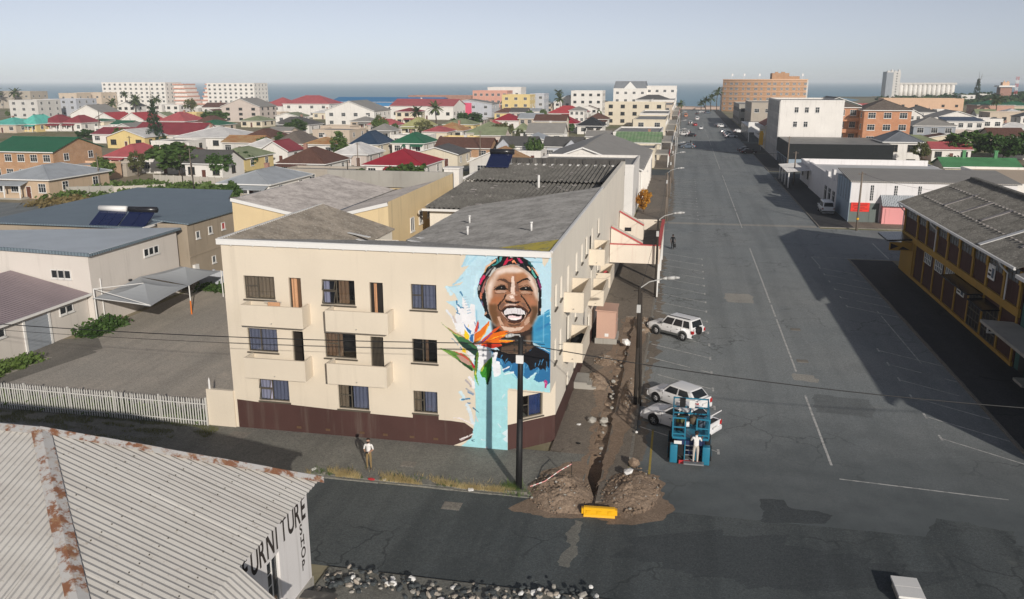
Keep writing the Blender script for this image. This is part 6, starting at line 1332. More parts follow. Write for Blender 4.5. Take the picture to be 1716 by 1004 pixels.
# curved seafront hotel
ht = thing('curved_hotel', 'curved brick seafront hotel with white bands and a rooftop tower', 'hotel', (55, 610, 0))
cxh, cyh, rh_ = 54, 648, 48; A0, A1, NS = R(-128), R(-58), 26
def arc(r, z0, z1, m, nm, a0=A0, a1=A1, n=NS):
    mb = MB()
    for i in range(n):
        a, b = a0 + (a1 - a0) * i / n, a0 + (a1 - a0) * (i + 1) / n; p, q = (cxh + r * math.cos(a), cyh + r * math.sin(a)), (cxh + r * math.cos(b), cyh + r * math.sin(b))
        mb.quad((*p, z0), (*q, z0), (*q, z1), (*p, z1)); mb.quad((*p, z1), (*q, z1), (cxh + (r - 14) * math.cos(b), cyh + (r - 14) * math.sin(b), z1), (cxh + (r - 14) * math.cos(a), cyh + (r - 14) * math.sin(a), z1)); mb.quad((*q, z0), (*p, z0), (cxh + (r - 1) * math.cos(a), cyh + (r - 1) * math.sin(a), z0), (cxh + (r - 1) * math.cos(b), cyh + (r - 1) * math.sin(b), z0))
    for a in (a0, a1): p, q = (cxh + r * math.cos(a), cyh + r * math.sin(a)), (cxh + (r - 14) * math.cos(a), cyh + (r - 14) * math.sin(a)); mb.quad((*p, z0), (*q, z0), (*q, z1), (*p, z1))
    return mb.obj(nm, m, ht)
arc(rh_, 0, 21, 'hotelbrick', 'wall')
for f in range(6):
    arc(rh_ + .35, 3.0 + f * 3.3, 3.35 + f * 3.3, 'peach', 'floor_band')
    for i in range(14):
        a = A0 + (A1 - A0) * (i + .5) / 14 + R(.6) * (i % 2); o = place(win_mesh(2.1 if i % 3 else 1.3, 1.35, 'frame_white', 'glass_grey', 2), 'window', ht, (cxh + (rh_ + .02) * math.cos(a) - 55, cyh + (rh_ + .02) * math.sin(a) - 610, 4.4 + f * 3.3 - 3.3), a + math.pi / 2)
arc(rh_ + .5, 20.6, 21.3, 'peach', 'cornice'); mb = MB(); mb.box(56, 67, 604, 618, 21.3, 25.2); mb.box(67, 74, 606, 618, 21.3, 23.2); mb.box(58, 60, 606, 608, 25.2, 26); mb.box(62, 64.4, 606, 608, 25.2, 26); mb.obj('rooftop_tower', 'hotelbrick', ht); mb = MB(); mb.box(74, 80, 607, 640, 0, 20.5); mb.obj('end_block', 'paleplaster', ht); mb = MB(); mb.box(23.5, 25, 612, 618, 0, 16); mb.obj('name_pylon', 'whitepaint', ht)
for x in (30, 38, 48, 76): mb = MB(); mb.tube((x, 610, 21), (x, 610, 25), .12, .08, 6); mb.box(x, x + .9, 609.97, 610.03, 23.4, 24.8); mb.obj('flagpole', 'whitepaint', ht)
# grain silos on the headland
gs = thing('grain_elevator', 'white grain elevator tower with a row of silo cylinders on the headland', 'grain elevator', (275, 1110, 0))
mb = MB(); mb.box(233.5, 249, 1100, 1122, 0, 31); mb.obj('tower', 'paleplaster', gs); mb = MB(); mb.box(233.3, 241, 1099.6, 1100, 2, 30); mb.obj('tower_glazing', 'bluegrey', gs)
for k in range(9): add_win(gs, 245, 1100, 4 + k * 3, 'S', 1.4, 1.4, 'frame_white', 'glass')
for k in range(4): mb = MB(); mb.box(235 + k * 4, 237 + k * 4, 1104, 1108, 31, 32.2 + (k % 2)); mb.obj('roof_unit', 'paleplaster', gs)
for k in range(12): mb = MB(); mb.tube((252 + k * 5.2, 1106, 0), (252 + k * 5.2, 1106, 16), 2.65, 2.65, 14); mb.obj('silo', 'white', gs, True)
mb = MB(); mb.box(249, 313, 1103, 1110, 16, 18.2); mb.obj('gallery', 'paleplaster', gs)
lt = thing('lookout_tower', 'brown lookout tower with white deck above the trees on the hill', 'tower', (298, 900, 0)); mb = MB(); mb.box(293, 303, 896, 906, 0, 14.5); mb.obj('base', 'brick', lt); mb = MB(); mb.box(291, 305, 894, 908, 14.5, 16); mb.obj('deck', 'whitepaint', lt); mb = MB(); mb.box(295, 301, 898, 904, 16, 19); mb.box(296, 297, 899, 900, 19, 20.4); mb.box(299, 300.5, 899, 900, 19, 20); mb.obj('cabin', 'peach', lt)
ms = thing('radio_mast', 'red and white lattice mast on the hill at the picture edge', 'mast', (308, 900, 0))
for k in range(6):
    mb = MB(); z0, z1 = 5 + k * 3.2, 5 + (k + 1) * 3.2
    for a, b in ((-1, -1), (1, -1), (1, 1), (-1, 1)): mb.tube((308 + a, 900 + b, z0), (308 + a, 900 + b, z1), .16, .16, 4)
    mb.tube((307, 899, z0), (309, 899, z1), .13, .13, 4); mb.tube((309, 899, z0), (307, 899, z1), .13, .13, 4); mb.obj('mast_section', 'redtrim' if k % 2 else 'whitepaint', ms)
# flats roofs behind the corner shop
building('hall', 'low hall with wide tan flat roof behind the corner shop', 'hall', 49, 74, 137, 27, 4.8, 'flat', 0, 'white', 'tanroof', 1, 5)
bg_ = building('house', 'long cottage with green corrugated roof and two chimneys', 'house', 52, 66, 184, 9, 3.2, 'gablex', 1.6, 'cream', 'greenroof2', 1, 4, chim=False)
for x in (56.5, 62.5): mb = MB(); mb.box(x - .3, x + .3, 188.2, 188.8, 4.4, 6.1); mb.box(x - .4, x + .4, 188.1, 188.9, 6.1, 6.3); mb.obj('chimney', 'greenroof2', bg_)
# ================================================================= houses and blocks of the town
FAR = [
('house','teal hipped roof bungalow at the picture edge with beige walls','house',-273.3,-260.5,292.7,14,3.2,'hip',2.5,'beige','teal',1,3,0.6),
('house','bungalow with bright teal roof and yellow walls','house',-263.6,-256.5,298.9,13,3.2,'hip',3.5,'yellow','teal',1,3,0.6),
('house','white bungalow with maroon hipped roof and porch beside the yellow one','house',-260.3,-250.9,305.7,12,3.4,'hip',3.1,'white','maroon',1,3,0.6),
('house','white bungalow with maroon roof and two parked cars in front','house',-250.7,-242.5,307.5,12,3.4,'hip',2.9,'white','maroon',1,3,0.6),
('house','cream house with flat dark green roof edge','house',-250.1,-240.9,319.5,10,3.6,'hip',0.8,'cream','green',1,2,0.6),
('house','white house with red roof and pointed gable, left one of the twin pair','house',-254.5,-242.7,330.3,14,3.6,'gabley',3.1,'white','red',1,2,0),
('house','white house with red roof and pointed gable, right one of the twin pair','house',-242.2,-231.2,332.7,14,3.6,'gabley',3.1,'white','red',1,2,0),
('house','house with faded pink hipped roof beside the tall conifer','house',-219.6,-207.2,326.0,16,3.6,'hip',3.6,'white','pinkroof',1,3,0.6),
('house','long maroon roofed house behind the face brick wall','house',-192.8,-181.6,249.1,13,3.0,'gablex',1.9,'white','maroon',1,3,0),
('house','wide maroon roofed house left of the conifer','house',-177.5,-153.4,246.9,17,3.2,'gablex',3.5,'white','maroon',1,5,0),
('brick_house','two storey brick house with long dark green roof','house',-141.2,-126.0,150.3,15,6.0,'gablex',2.5,'facebrick','green',2,5,0),
('house','bungalow with pinkish red hipped roof and grey plaster walls','house',-131.9,-123.7,173.9,13,3.0,'hip',2.6,'greyplaster','pinkroof',1,3,0.6),
('house','low house with small brown hipped roof behind the big bushy tree','house',-125.8,-119.5,186.8,9,3.0,'hip',1.5,'white','brownroof',1,2,0.6),
('hall','wide white roofed hall with grey pillars behind the trees','hall',-151.9,-132.6,233.1,18,3.6,'hip',2.7,'white','whiteroof',1,5,0),
('house','yellow house with olive and grey pyramid roof behind the bush','house',-105.8,-97.8,176.0,14,3.0,'hip',2.0,'yellow','olive',1,2,0.6),
('house','tan cottage with pale corrugated roof at the picture edge','house',-119.2,-108.1,127.0,16,3.4,'hip',1.9,'tan','lightgrey',1,4,0.6),
('garage','flat roofed peach garage with a pink end wall','garage',-127.2,-117.6,150.8,9,3.0,'flat',0.0,'peach','lightgrey',1,2,0),
('shed','small grey shed beside the pinkish red roofed bungalow','shed',-122.4,-117.6,161.5,5,2.4,'flat',0.0,'greyplaster','lightgrey',1,1,0),
('apartment_block','grey three storey flats among palms','flats',-367.2,-349.2,410.2,18,9.5,'flat',0.0,'paleplaster','flatroof',3,3,0),
('apartment_block','lilac grey flats adjoining the grey three storey ones','flats',-371.4,-349.4,441.1,18,9.5,'flat',0.0,'lilacgrey','flatroof',3,4,0),
('apartment_block','beige low flats behind the clump of palms','flats',-457.4,-442.3,560.0,16,11.0,'flat',0.0,'beige','flatroof',2,2,0),
('apartment_block','beige flats standing against the sea beside the big white hotel','flats',-457.5,-436.8,580.0,18,11.2,'flat',0.0,'beige','flatroof',2,3,0),
('apartment_block','brown grey flats at the picture edge near the sea','flats',-518.1,-481.7,560.0,18,12.2,'flat',0.0,'greyplaster','flatroof',2,5,0),
('house','white gabled house with long grey roof','house',-290.2,-271.5,361.4,14,4.5,'gabley',4.5,'white','greyroof',1,4,0),
('house','white two storey house behind the conifer','house',-334.7,-309.9,465.1,14,6.0,'flat',0.0,'white','flatroof',2,4,0),
('house','low white house with small red roof patch among palms','house',-349.8,-340.5,485.3,10,3.5,'hip',3.2,'white','red',1,2,0.6),
('hotel','big white seafront hotel block','hotel',-450.3,-395.1,600.0,22,18.7,'flat',0.0,'white','flatroof',6,12,0),
('hotel','white seafront hotel with stepped pink balconies','hotel',-365.7,-325.9,610.0,22,18.2,'flat',0.0,'white','flatroof',6,9,0),
('house','long brown roof house below the second white hotel','house',-299.4,-283.2,491.7,14,4.0,'gablex',2.7,'white','brownroof',1,3,0),
('apartment_block','pinkish grey gabled flats with a dark balcony gap','flats',-230.2,-209.3,395.8,18,7.5,'gabley',4.1,'pinkgrey','greyroof',3,3,0),
('villa','white villa with arches and wide pink red roof','villa',-226.3,-198.0,455.7,20,7.5,'hip',4.5,'white','pinkroof',2,4,0),
('villa','low wing of the white villa with pink red roof','villa',-240.7,-222.5,458.0,18,6.0,'hip',4.8,'white','pinkroof',2,3,0),
('apartment_block','bright white gabled flats with rows of windows','flats',-160.0,-136.6,363.3,22,7.0,'gabley',4.4,'white','greyroof',2,4,0),
('house','house with dark grey hipped roof beside the white gabled flats','house',-157.9,-144.5,312.0,13,3.4,'hip',2.9,'white','darkroof',1,3,0.6),
('house','yellow bungalow with weathered brown roof','house',-133.0,-123.6,239.4,13,3.2,'hip',2.5,'yellow','brownroof',1,3,0.6),
('house','bungalow with grey brown hipped roof and pillared stoep','house',-112.8,-104.6,220.5,13,3.0,'hip',3.2,'cream','greybrown',1,3,0.6),
('house','flat roofed beige modern house with dark garage opening','house',-110.2,-98.4,240.2,14,5.4,'flat',0.0,'beige','flatroof',2,2,0),
('house','bungalow with shiny navy blue hipped roof','house',-89.8,-82.1,220.0,13,3.2,'hip',3.3,'cream','navy',1,3,0.6),
('house','bungalow with green hipped roof beside the navy roofed one','house',-80.3,-71.0,226.7,13,3.2,'hip',2.6,'white','green',1,3,0.6),
('house','bungalow with dark brown hipped roof and white walls','house',-85.0,-74.5,167.3,13,3.0,'hip',3.0,'white','brownroof',1,4,0.6),
('house','bungalow with big crimson hipped roof','house',-64.8,-52.1,165.5,14,3.2,'hip',2.8,'white','crimson',1,4,0.6),
('brick_house','brick bungalow with brown tiled gable roof','house',-64.3,-49.7,215.6,10,3.0,'gablex',2.4,'facebrick','brownroof',1,4,0),
('house','house with pale blue grey hipped roof beside the yellow block','house',-77.1,-68.0,129.9,16,3.2,'hip',1.8,'white','lightgrey',1,4,0.6),
('outbuilding','long low outbuilding with pale grey roof','shed',-64.7,-55.2,142.4,8,2.8,'flat',0.0,'cream','lightgrey',1,5,0),
('house','small crimson roof peeking over the yellow block','house',-54.8,-48.9,136.7,10,3.0,'hip',0.8,'white','crimson',1,2,0.6),
('house','dark flat roofed lean-to behind the crimson bungalow','shed',-77.7,-62.7,155.0,6,2.8,'flat',0.0,'greyplaster','greyroof',1,4,0),
('apartment_block','lilac flats with a bright pink entrance bay','flats',-136.3,-107.7,474.0,20,7.5,'gabley',2.3,'lilacgrey','flatroof',2,4,0),
('house','olive yellow hipped roof bungalow beside the palm','house',-106.4,-96.5,312.3,13,3.2,'hip',3.3,'cream','oliveyellow',1,2,0.6),
('house','bungalow with rust streaked orange roof','house',-87.7,-76.9,291.4,12,3.0,'hip',2.6,'white','rustroof',1,3,0.6),
('house','bungalow with pale olive hipped roof behind the brick bungalow','house',-71.7,-58.8,277.0,14,3.2,'hip',3.4,'cream','olive',1,3,0.6),
('factory','long bright blue roofed factory shed','factory',-209.9,-142.1,484.4,30,8.0,'gablex',2.5,'blue','blue',1,2,0),
('factory','long pink red roofed shed near the sea','factory',-156.4,-121.3,440.8,26,7.0,'gablex',3.5,'white','pinkroof',1,6,0),
('factory','low brick and white building on the seafront','factory',-195.5,-148.7,590.0,20,9.7,'flat',0.0,'brick','flatroof',1,5,0),
('apartment_block','salmon pink flats with rows of tall windows','flats',-140.3,-116.6,560.0,18,13.5,'flat',0.0,'salmon','pinkroof',3,6,0),
('apartment_block','yellow three storey flats with recessed balconies','flats',-107.4,-90.4,500.0,18,11.8,'flat',0.0,'yellow','flatroof',3,3,0),
('apartment_block','blue grey narrow flats beside the yellow ones','flats',-94.1,-85.2,520.0,18,12.2,'flat',0.0,'lilacgrey','flatroof',3,2,0),
('apartment_block','white stepped block behind the salmon flats','flats',-139.3,-115.0,600.0,20,15.5,'flat',0.0,'white','flatroof',2,4,0),
('house','white two storey gabled house with a palm behind','house',-88.3,-68.2,573.9,16,6.0,'gabley',4.7,'white','greyroof',2,3,0),
('house','red roofed house below the white gabled one','house',-71.7,-53.0,452.1,14,3.4,'hip',3.8,'white','red',1,3,0.6),
('house','small crimson hipped roof beside the dark bushy tree','house',-81.9,-70.7,363.9,12,3.4,'hip',2.8,'white','crimson',1,2,0.6),
('house','crimson hipped roof bungalow beside the black roofed one','house',-54.3,-43.0,342.5,13,3.4,'hip',3.3,'white','crimson',1,2,0.6),
('house','bungalow with black hipped roof and shaded stoep','house',-40.9,-31.1,330.1,13,3.2,'hip',3.1,'white','blackroof',1,2,0.6),
('house','small olive roof beside the leafy tree','house',-58.4,-53.9,293.0,8,3.2,'hip',2.3,'white','olive',1,1,0.6),
('house','white house with steep grey corrugated gable roof','house',-51.2,-39.2,277.7,11,3.2,'gablex',3.2,'white','greyroof',1,3,0),
('house','little white house with tilted grey roof','house',-30.1,-22.7,265.8,9,3.2,'gablex',1.6,'white','greyroof',1,1,0),
('shop','shop with striped green corrugated roof','shop',-17.6,-6.1,223.1,18,4.5,'gablex',2.2,'cream','stripegreen',1,3,0),
('apartment_block','cream long block with grey lean-to roof and walkway','flats',-37.3,-9.3,405.1,16,10.0,'flat',0.0,'cream','flatroof',3,5,0),
('apartment_block','white block with rooftop box near the sea','flats',-73.9,-53.3,560.0,20,13.6,'flat',0.0,'white','flatroof',3,4,0),
('hotel','white block topped by grey mansard with triangular gable','hotel',-48.4,-26.1,585.0,24,14.9,'mansard',5.1,'white','slateroof',3,4,0),
('hotel','tall white block at the seaward end of the street','hotel',-27.1,-6.5,590.0,30,16.5,'flat',0.0,'white','flatroof',3,4,0),
('house','house with grey hipped roof in front of the tall white block','house',-30.4,-9.9,540.0,14,8.9,'hip',2.8,'white','darkroof',2,3,0),
('house','white two storey house with hipped roof behind the cream block','house',-62.7,-50.1,578.3,12,6.0,'hip',1.8,'white','darkroof',2,2,0),
('apartment_block','peach flat roofed long building below the grain silos','building',135.6,187.4,639.9,18,8.0,'flat',0.0,'peach','flatroof',1,6,0),
('house','white two storey house with red balcony behind the brick flats','house',101.4,115.0,429.0,14,6.0,'hip',2.8,'white','darkroof',2,3,0),
('house','wide white gabled hall behind the navy roofed block','hall',103.0,120.6,387.8,18,5.0,'gabley',2.9,'white','greyroof',1,2,0),
('house','grey two storey house with grey hipped roof','house',70.4,82.6,286.6,13,6.5,'hip',2.5,'bluegrey','greyroof',2,3,0),
('apartment_block','white two storey block with navy roof','building',90.3,102.1,323.4,12,6.5,'mono',1.0,'white','navy',2,4,0),
('apartment_block','white flat roofed annexe with chimney beside the navy roofed block','building',105.3,112.0,335.3,12,6.5,'flat',0.0,'white','flatroof',2,2,0),
('house','green roofed brick complex below the trees on the hill','house',174.1,194.7,567.7,20,6.0,'hip',2.6,'pinkbrick','green',1,4,0.6),
('house','beige house with green roof at the picture edge','house',197.6,215.4,596.1,14,5.0,'hip',2.4,'beige','green',1,2,0.6),
('house','cream house among the trees under the lookout tower','house',293.4,305.4,958.9,12,7.0,'flat',0.0,'white','flatroof',2,2,0),
('house','white house left of the dark pine on the hill','house',253.6,265.7,875.7,12,7.0,'flat',0.0,'white','flatroof',2,2,0),
('house','long pale low roofs at the picture edge behind white statues','building',144.6,166.5,451.4,16,5.0,'flat',0.0,'beige','flatroof',1,5,0),
('house','house with brown gable roof half hidden by trees','house',98.1,110.6,311.3,11,3.2,'gabley',1.2,'beige','darkroof',1,2,0),
('house','house with dark brown roof behind the round tree','house',72.0,84.0,278.4,12,3.2,'gabley',1.2,'cream','brownroof',1,2,0),
('house','house with blue grey roof at the picture edge beside the trees','house',84.3,94.2,244.6,13,3.2,'hip',1.9,'white','lightgrey',1,2,0.6),
('house','white two storey house with slate blue hipped roof','house',45.3,53.4,208.4,12,6.5,'hip',2.2,'white','slateroof',2,2,0),
]

for (nm, lab, cat, x0, x1, y0, dep, h, roof, rh, wall, rm, rows, cols, porch) in FAR:
    gp = 'houses and blocks of the town'
    building(nm, lab, cat, x0, x1, y0, dep, h, roof, rh, wall, rm, rows, cols, None, porch if (int(x0) % 3) else 0)

# smaller neighbours filling the plots between the houses
fr_ = random.Random(4)
ROOFS = [('grey', 'greyroof'), ('faded red', 'pinkroof'), ('dark grey', 'darkroof'), ('maroon', 'maroon'), ('pale green', 'olive'), ('pale grey', 'lightgrey'), ('brown tiled', 'brownroof'), ('rusty', 'rustroof'), ('white', 'whiteroof'), ('green', 'green')]
WALLN = ['white', 'cream', 'beige', 'white', 'pinkgrey', 'yellow', 'paleplaster', 'white']
used_labels = {o.get('label') for o in bpy.data.objects}
def free(x0, x1, y0, y1): return all(x1 < a - 1.6 or x0 > b + 1.6 or y1 < c - 3.0 or y0 > d + 1.6 for a, b, c, d, _ in FOOT)
cnt = 0; tries = 0
while cnt < 95 and tries < 6000:
    tries += 1
    left = fr_.random() < .74; y = fr_.uniform(146, 560) if left else fr_.uniform(205, 560)
    x = fr_.uniform(max(-.80 * y, -330), -28) if left else fr_.uniform(52, max(60, min(.44 * y, 220)))
    if left and 112 < y < 150 and -115 < x < -75: continue
    w, d = fr_.uniform(7, 13), fr_.uniform(8, 13); two = fr_.random() < .22 and y > 300; h = 6 if two else fr_.uniform(2.8, 3.5)
    if not free(x, x + w, y, y + d) or (left and x + w > -27): continue
    near = min(FOOT, key=lambda f: abs((f[0] + f[1]) / 2 - x - w / 2) + abs((f[2] + f[3]) / 2 - y - d / 2)); nx, ny = (near[0] + near[1]) / 2, (near[2] + near[3]) / 2
    rel = ('left of' if x + w / 2 < nx else 'right of') if abs(x + w / 2 - nx) > abs(y + d / 2 - ny) else ('behind' if y > ny else 'in front of')
    cn, cm = fr_.choice(ROOFS); kind = fr_.choice(('hip', 'hip', 'gablex', 'gabley', 'flat')); wm = fr_.choice(WALLN)
    what = 'flat roofed outbuilding' if kind == 'flat' else 'two storey house' if two else 'small house'
    lab = ('%s with %s roof %s the %s' % (what, cn, rel, near[4])).split()[:16]
    while lab[-1] in ('and', 'with', 'a', 'the', 'of', 'in', 'at', 'by', 'its', 'long', 'big', 'beside', 'behind', 'left', 'right'): lab.pop()
    lab = ' '.join(lab)
    if lab in used_labels or len(near[4].split()) > 11: continue
    used_labels.add(lab); keep = len(FOOT)
    building('outbuilding' if kind == 'flat' else 'house', lab, 'shed' if kind == 'flat' else 'house', x, x + w, y, d, h, kind, fr_.uniform(1.4, 2.6), wm, 'flatroof' if kind == 'flat' and cn != 'white' else cm, 2 if two else 1, fr_.choice((2, 3, 3)), None, .6 if fr_.random() < .3 and kind == 'hip' else 0)
    FOOT[keep] = (x, x + w, y, y + d, 'x ' * 12); cnt += 1
# ================================================================= vegetation
def leaf_cloud(rr, n_clump, per, shape='round', leaf=.09, flat=.8):
    mb = MB()
    for c in range(n_clump):
        while True:
            p = Vector((rr.uniform(-1, 1), rr.uniform(-1, 1), rr.uniform(-1, 1)))
            if .25 < p.length < 1: break
        if shape == 'round': p = p.normalized() * (p.length ** .5) * rr.uniform(.7, 1.02); p.z *= flat
        elif shape == 'cone': z = rr.random() ** 1.15; r_ = (1 - z) * .95 + .04; a = rr.uniform(0, 6.28); q = rr.uniform(.4, 1) ; p = Vector((r_ * q * math.cos(a), r_ * q * math.sin(a), z * 2 - 1))
        elif shape == 'column': p = Vector((p.x * .55 * (1.1 - abs(p.z) ** 2 * .7), p.y * .55 * (1.1 - abs(p.z) ** 2 * .7), p.z))
        cr = rr.uniform(.13, .30) * (.6 if shape != 'round' else 1)
        for k in range(per):
            d = Vector((rr.gauss(0, 1), rr.gauss(0, 1), rr.gauss(0, 1))); d = d.normalized() * cr * rr.random() ** .4; q = p + d
            nrm = (d.normalized() * .7 + Vector((rr.gauss(0, .6), rr.gauss(0, .6), rr.gauss(.4, .5)))).normalized(); a = nrm.orthogonal().normalized(); b = nrm.cross(a); ang = rr.uniform(0, 6.28); a, b = a * math.cos(ang) + b * math.sin(ang), b * math.cos(ang) - a * math.sin(ang)
            s = leaf * rr.uniform(.6, 1.3); mb.quad(q - a * s - b * s * .55, q + a * s - b * s * .55, q + a * s * .7 + b * s * .55, q - a * s * .7 + b * s * .55)
    return mb
def trunk_mesh(rr, h, r, spread, limbs=5):
    mb = MB(); pts = [Vector((0, 0, -.1))]
    for i in range(1, 5): pts.append(Vector((rr.uniform(-.06, .06) * h * i / 4, rr.uniform(-.06, .06) * h * i / 4, h * i / 4)))
    mb.path(pts, [r, r * .85, r * .7, r * .55, r * .4], 7)
    for i in range(limbs):
        a = 6.28 * i / limbs + rr.uniform(-.4, .4); p = pts[2].lerp(pts[4], rr.uniform(.1, .9)); q = p + Vector((math.cos(a) * spread * .5, math.sin(a) * spread * .5, h * rr.uniform(.15, .35))); e = q + Vector((math.cos(a) * spread * .4, math.sin(a) * spread * .4, h * .2)); mb.path([p, q, e], [r * .4, r * .25, r * .1], 5)
    return mb
rv = random.Random(21)
CROWNS = {}
def crown(kind, v):
    k = (kind, v)
    if k not in CROWNS:
        rr = random.Random(hash(kind) % 1000 + v * 17 if False else sum(map(ord, kind)) + v * 17)
        sh, n, per, leaf, mt = {'dark': ('round', 60, 26, .10, 'leaf_dark'), 'mid': ('round', 60, 26, .10, 'leaf_mid'), 'olive': ('round', 46, 22, .085, 'leaf_olive'), 'conifer': ('cone', 120, 16, .055, 'needle'), 'column': ('column', 60, 24, .07, 'leaf_mid'), 'orange': ('round', 50, 24, .09, 'leaf_orange'), 'bush': ('round', 34, 26, .12, 'leaf_mid')}[kind]
        CROWNS[k] = leaf_cloud(rr, n, per, sh, leaf, .75).mesh('crown', mt)
    return CROWNS[k]
def tree(name, label, cat, x, y, h, w, kind, v=0, group=None, trunk_frac=.35):
    t = thing(name, label, cat, (x, y, 0), rv.uniform(0, 6.28), group)
    if kind == 'conifer': tf = .08
    elif kind == 'bush': tf = 0.0
    else: tf = trunk_frac
    ch = h * (1 - tf) / 2
    tm = trunk_mesh(rv, h * (.95 if kind == 'conifer' else max(.3, tf + .3)), max(.06, h * .022), w * .3, 3 if kind == 'bush' else 5)
    tm.lobj('trunk', 'bark', t)
    sc = (w / 2, w / 2, ch) if kind != 'column' else (w / 1.1, w / 1.1, ch)
    place(crown(kind, v % 2), 'crown', t, (0, 0, h * tf + ch), 0, sc)
    return t
for i, (nm, lab, cat, x, y, h, w, kind, tf) in enumerate([
    ('conifer', 'tall dark layered conifer standing above the white roofed hall', 'conifer', -162.2, 238.5, 14.2, 7.5, 'conifer', .08),
    ('shrub', 'round dark shrub beside the white precast wall', 'shrub', -205, 262, 4.2, 7, 'dark', .05),
    ('tree', 'dark leaning tree against the gable of the green roofed brick house', 'tree', -133, 165.5, 6.5, 6.0, 'dark', .1),
    ('tree', 'widest bushy dark tree beside the pinkish red roofed bungalow', 'tree', -106, 163, 8.2, 12.5, 'mid', .1),
    ('tree', 'leafy tree just right of the widest bushy tree', 'tree', -95.5, 161, 6.0, 7.0, 'dark', .1),
    ('tree', 'rounded tree left of the dark brown hipped roof', 'tree', -100, 180, 4.6, 5.6, 'dark', .1),
    ('tree', 'spreading dark tree in front of the pinkish grey gabled flats', 'tree', -208, 350, 8.0, 13.5, 'dark', .2),
    ('tree', 'dark tree at the picture edge before the green roofed brick house', 'tree', -150, 146, 6.8, 5.5, 'dark', .12),
    ('tree', 'tall narrow topped tree left of the pinkish grey flats', 'tree', -255, 408, 12.5, 7, 'olive', .35),
    ('tree', 'small leafy tree beside the blue grey hipped roof', 'tree', -70.5, 121.5, 5.2, 3.8, 'mid', .15),
    ('tree', 'bright green tree before the dark grey hipped roof', 'tree', -146, 304, 6.5, 10, 'mid', .15),
    ('tree', 'tall slim tree between the beige modern house and the navy roof', 'tree', -88.2, 208, 7.6, 4.6, 'column', .1),
    ('tree', 'round green tree right of the bright white gabled flats', 'tree', -114, 310, 7.0, 7, 'mid', .12),
    ('tree', 'olive coloured tree left of the palm by the lilac flats', 'tree', -94, 300, 6.6, 7.5, 'olive', .12),
    ('tree', 'flat topped dark tree below the lilac flats', 'tree', -88, 345, 8.0, 14, 'dark', .25),
    ('tree', 'dark tree behind the yellow block near the crimson roof', 'tree', -50.5, 150, 5.6, 8.4, 'dark', .1),
    ('tree', 'greyish olive tree left of the pale grey steep roof', 'tree', -60.5, 281, 7.6, 8.3, 'olive', .12),
    ('tree', 'green tree right of the small crimson roof', 'tree', -62.5, 342, 9.2, 8.0, 'mid', .15),
    ('tree', 'rounded bright tree before the grey gabled cottages', 'tree', -37.6, 214, 6.4, 5.4, 'mid', .08),
    ('tree', 'thin pale tree between the grey gabled cottages', 'tree', -43.5, 214, 4.6, 2.6, 'olive', .2),
    ('shrub', 'orange flowering bush against the white street wall', 'shrub', -5.6, 131.5, 4.2, 2.6, 'orange', .03),
    ('tree', 'broad dark round tree beside the green corrugated cottage', 'tree', 72.5, 240, 8.2, 12, 'dark', .1),
    ('tree', 'second dark tree merging into the broad round one', 'tree', 80, 236, 7.6, 9, 'dark', .1),
    ('tree', 'dark tree at the picture edge beside the blue grey roof', 'tree', 87.5, 238, 9.0, 9, 'dark', .1),
    ('shrub', 'feathery green shrub left of the green corrugated cottage', 'shrub', 55.5, 190, 5.4, 6, 'mid', .05),
    ('tree', 'thin sparse tree before the slate blue roofed white house', 'tree', 51.2, 200, 7.4, 4.2, 'olive', .45),
    ('conifer', 'dark pointed pine on the hill below the lookout tower', 'conifer', 268, 880, 22, 11, 'conifer', .08),
]):
    tree(nm, lab, cat, x, y, h, w, kind, i, None, tf)
# more trees in the plots
ft = random.Random(8); named = [f for f in FOOT if not f[4].startswith('x ') and len(f[4].split()) < 10 and 150 < f[2] < 520]; ft.shuffle(named)
for i, f in enumerate(named[:30]):
    s_ = ft.choice((-1, 1)); x = f[0] - 2.5 if s_ < 0 else f[1] + 2.5; y = f[2] - ft.uniform(-2, 4); k = ft.choice(('dark', 'mid', 'olive', 'mid', 'column'))
    if abs(x) < 26: continue
    tree('tree', '%s tree just %s the %s' % ({'dark': 'dark leafy', 'mid': 'green leafy', 'olive': 'pale olive', 'column': 'slim green'}[k], 'left of' if s_ < 0 else 'right of', f[4]), 'tree', x, y, ft.uniform(3.6, 6.8), ft.uniform(2.8, 5.5), k, i, None, .15)
# palms
def palm(label, x, y, h, r, n=26, droop=.55, v=0):
    t = thing('palm_tree', label, 'palm', (x, y, 0), rv.uniform(0, 6.28)); mb = MB(); mb.path([(0, 0, -.1), (.1 * r, 0, h * .4), (.05 * r, .1 * r, h * .8), (0, 0, h - r * .2)], [.34, .27, .23, .2], 7); mb.lobj('trunk', 'bark', t)
    mb = MB(); rr = random.Random(v + 3)
    for k in range(n):
        a = 6.28 * k / n + rr.uniform(-.15, .15); el = rr.uniform(-.5, 1.2); p = Vector((0, 0, h - r * .2)); d = Vector((math.cos(a) * math.cos(el), math.sin(a) * math.cos(el), math.sin(el))); side = Vector((-math.sin(a), math.cos(a), 0)); K = 6
        for j in range(K):
            st = r / K; q = p + d * st; w0, w1 = r * .16 * math.sin(math.pi * (j + .25) / (K + .6)), r * .16 * math.sin(math.pi * (j + 1.25) / (K + .6)); dn = Vector((0, 0, -.35))
            mb.quad(p, q, q + side * w1 + dn * w1, p + side * w0 + dn * w0); mb.quad(p, p - side * w0 + dn * w0, q - side * w1 + dn * w1, q); p = q; d = (d + Vector((0, 0, -droop * .33))).normalized()
    mb.lobj('crown', 'palm_leaf', t); return t
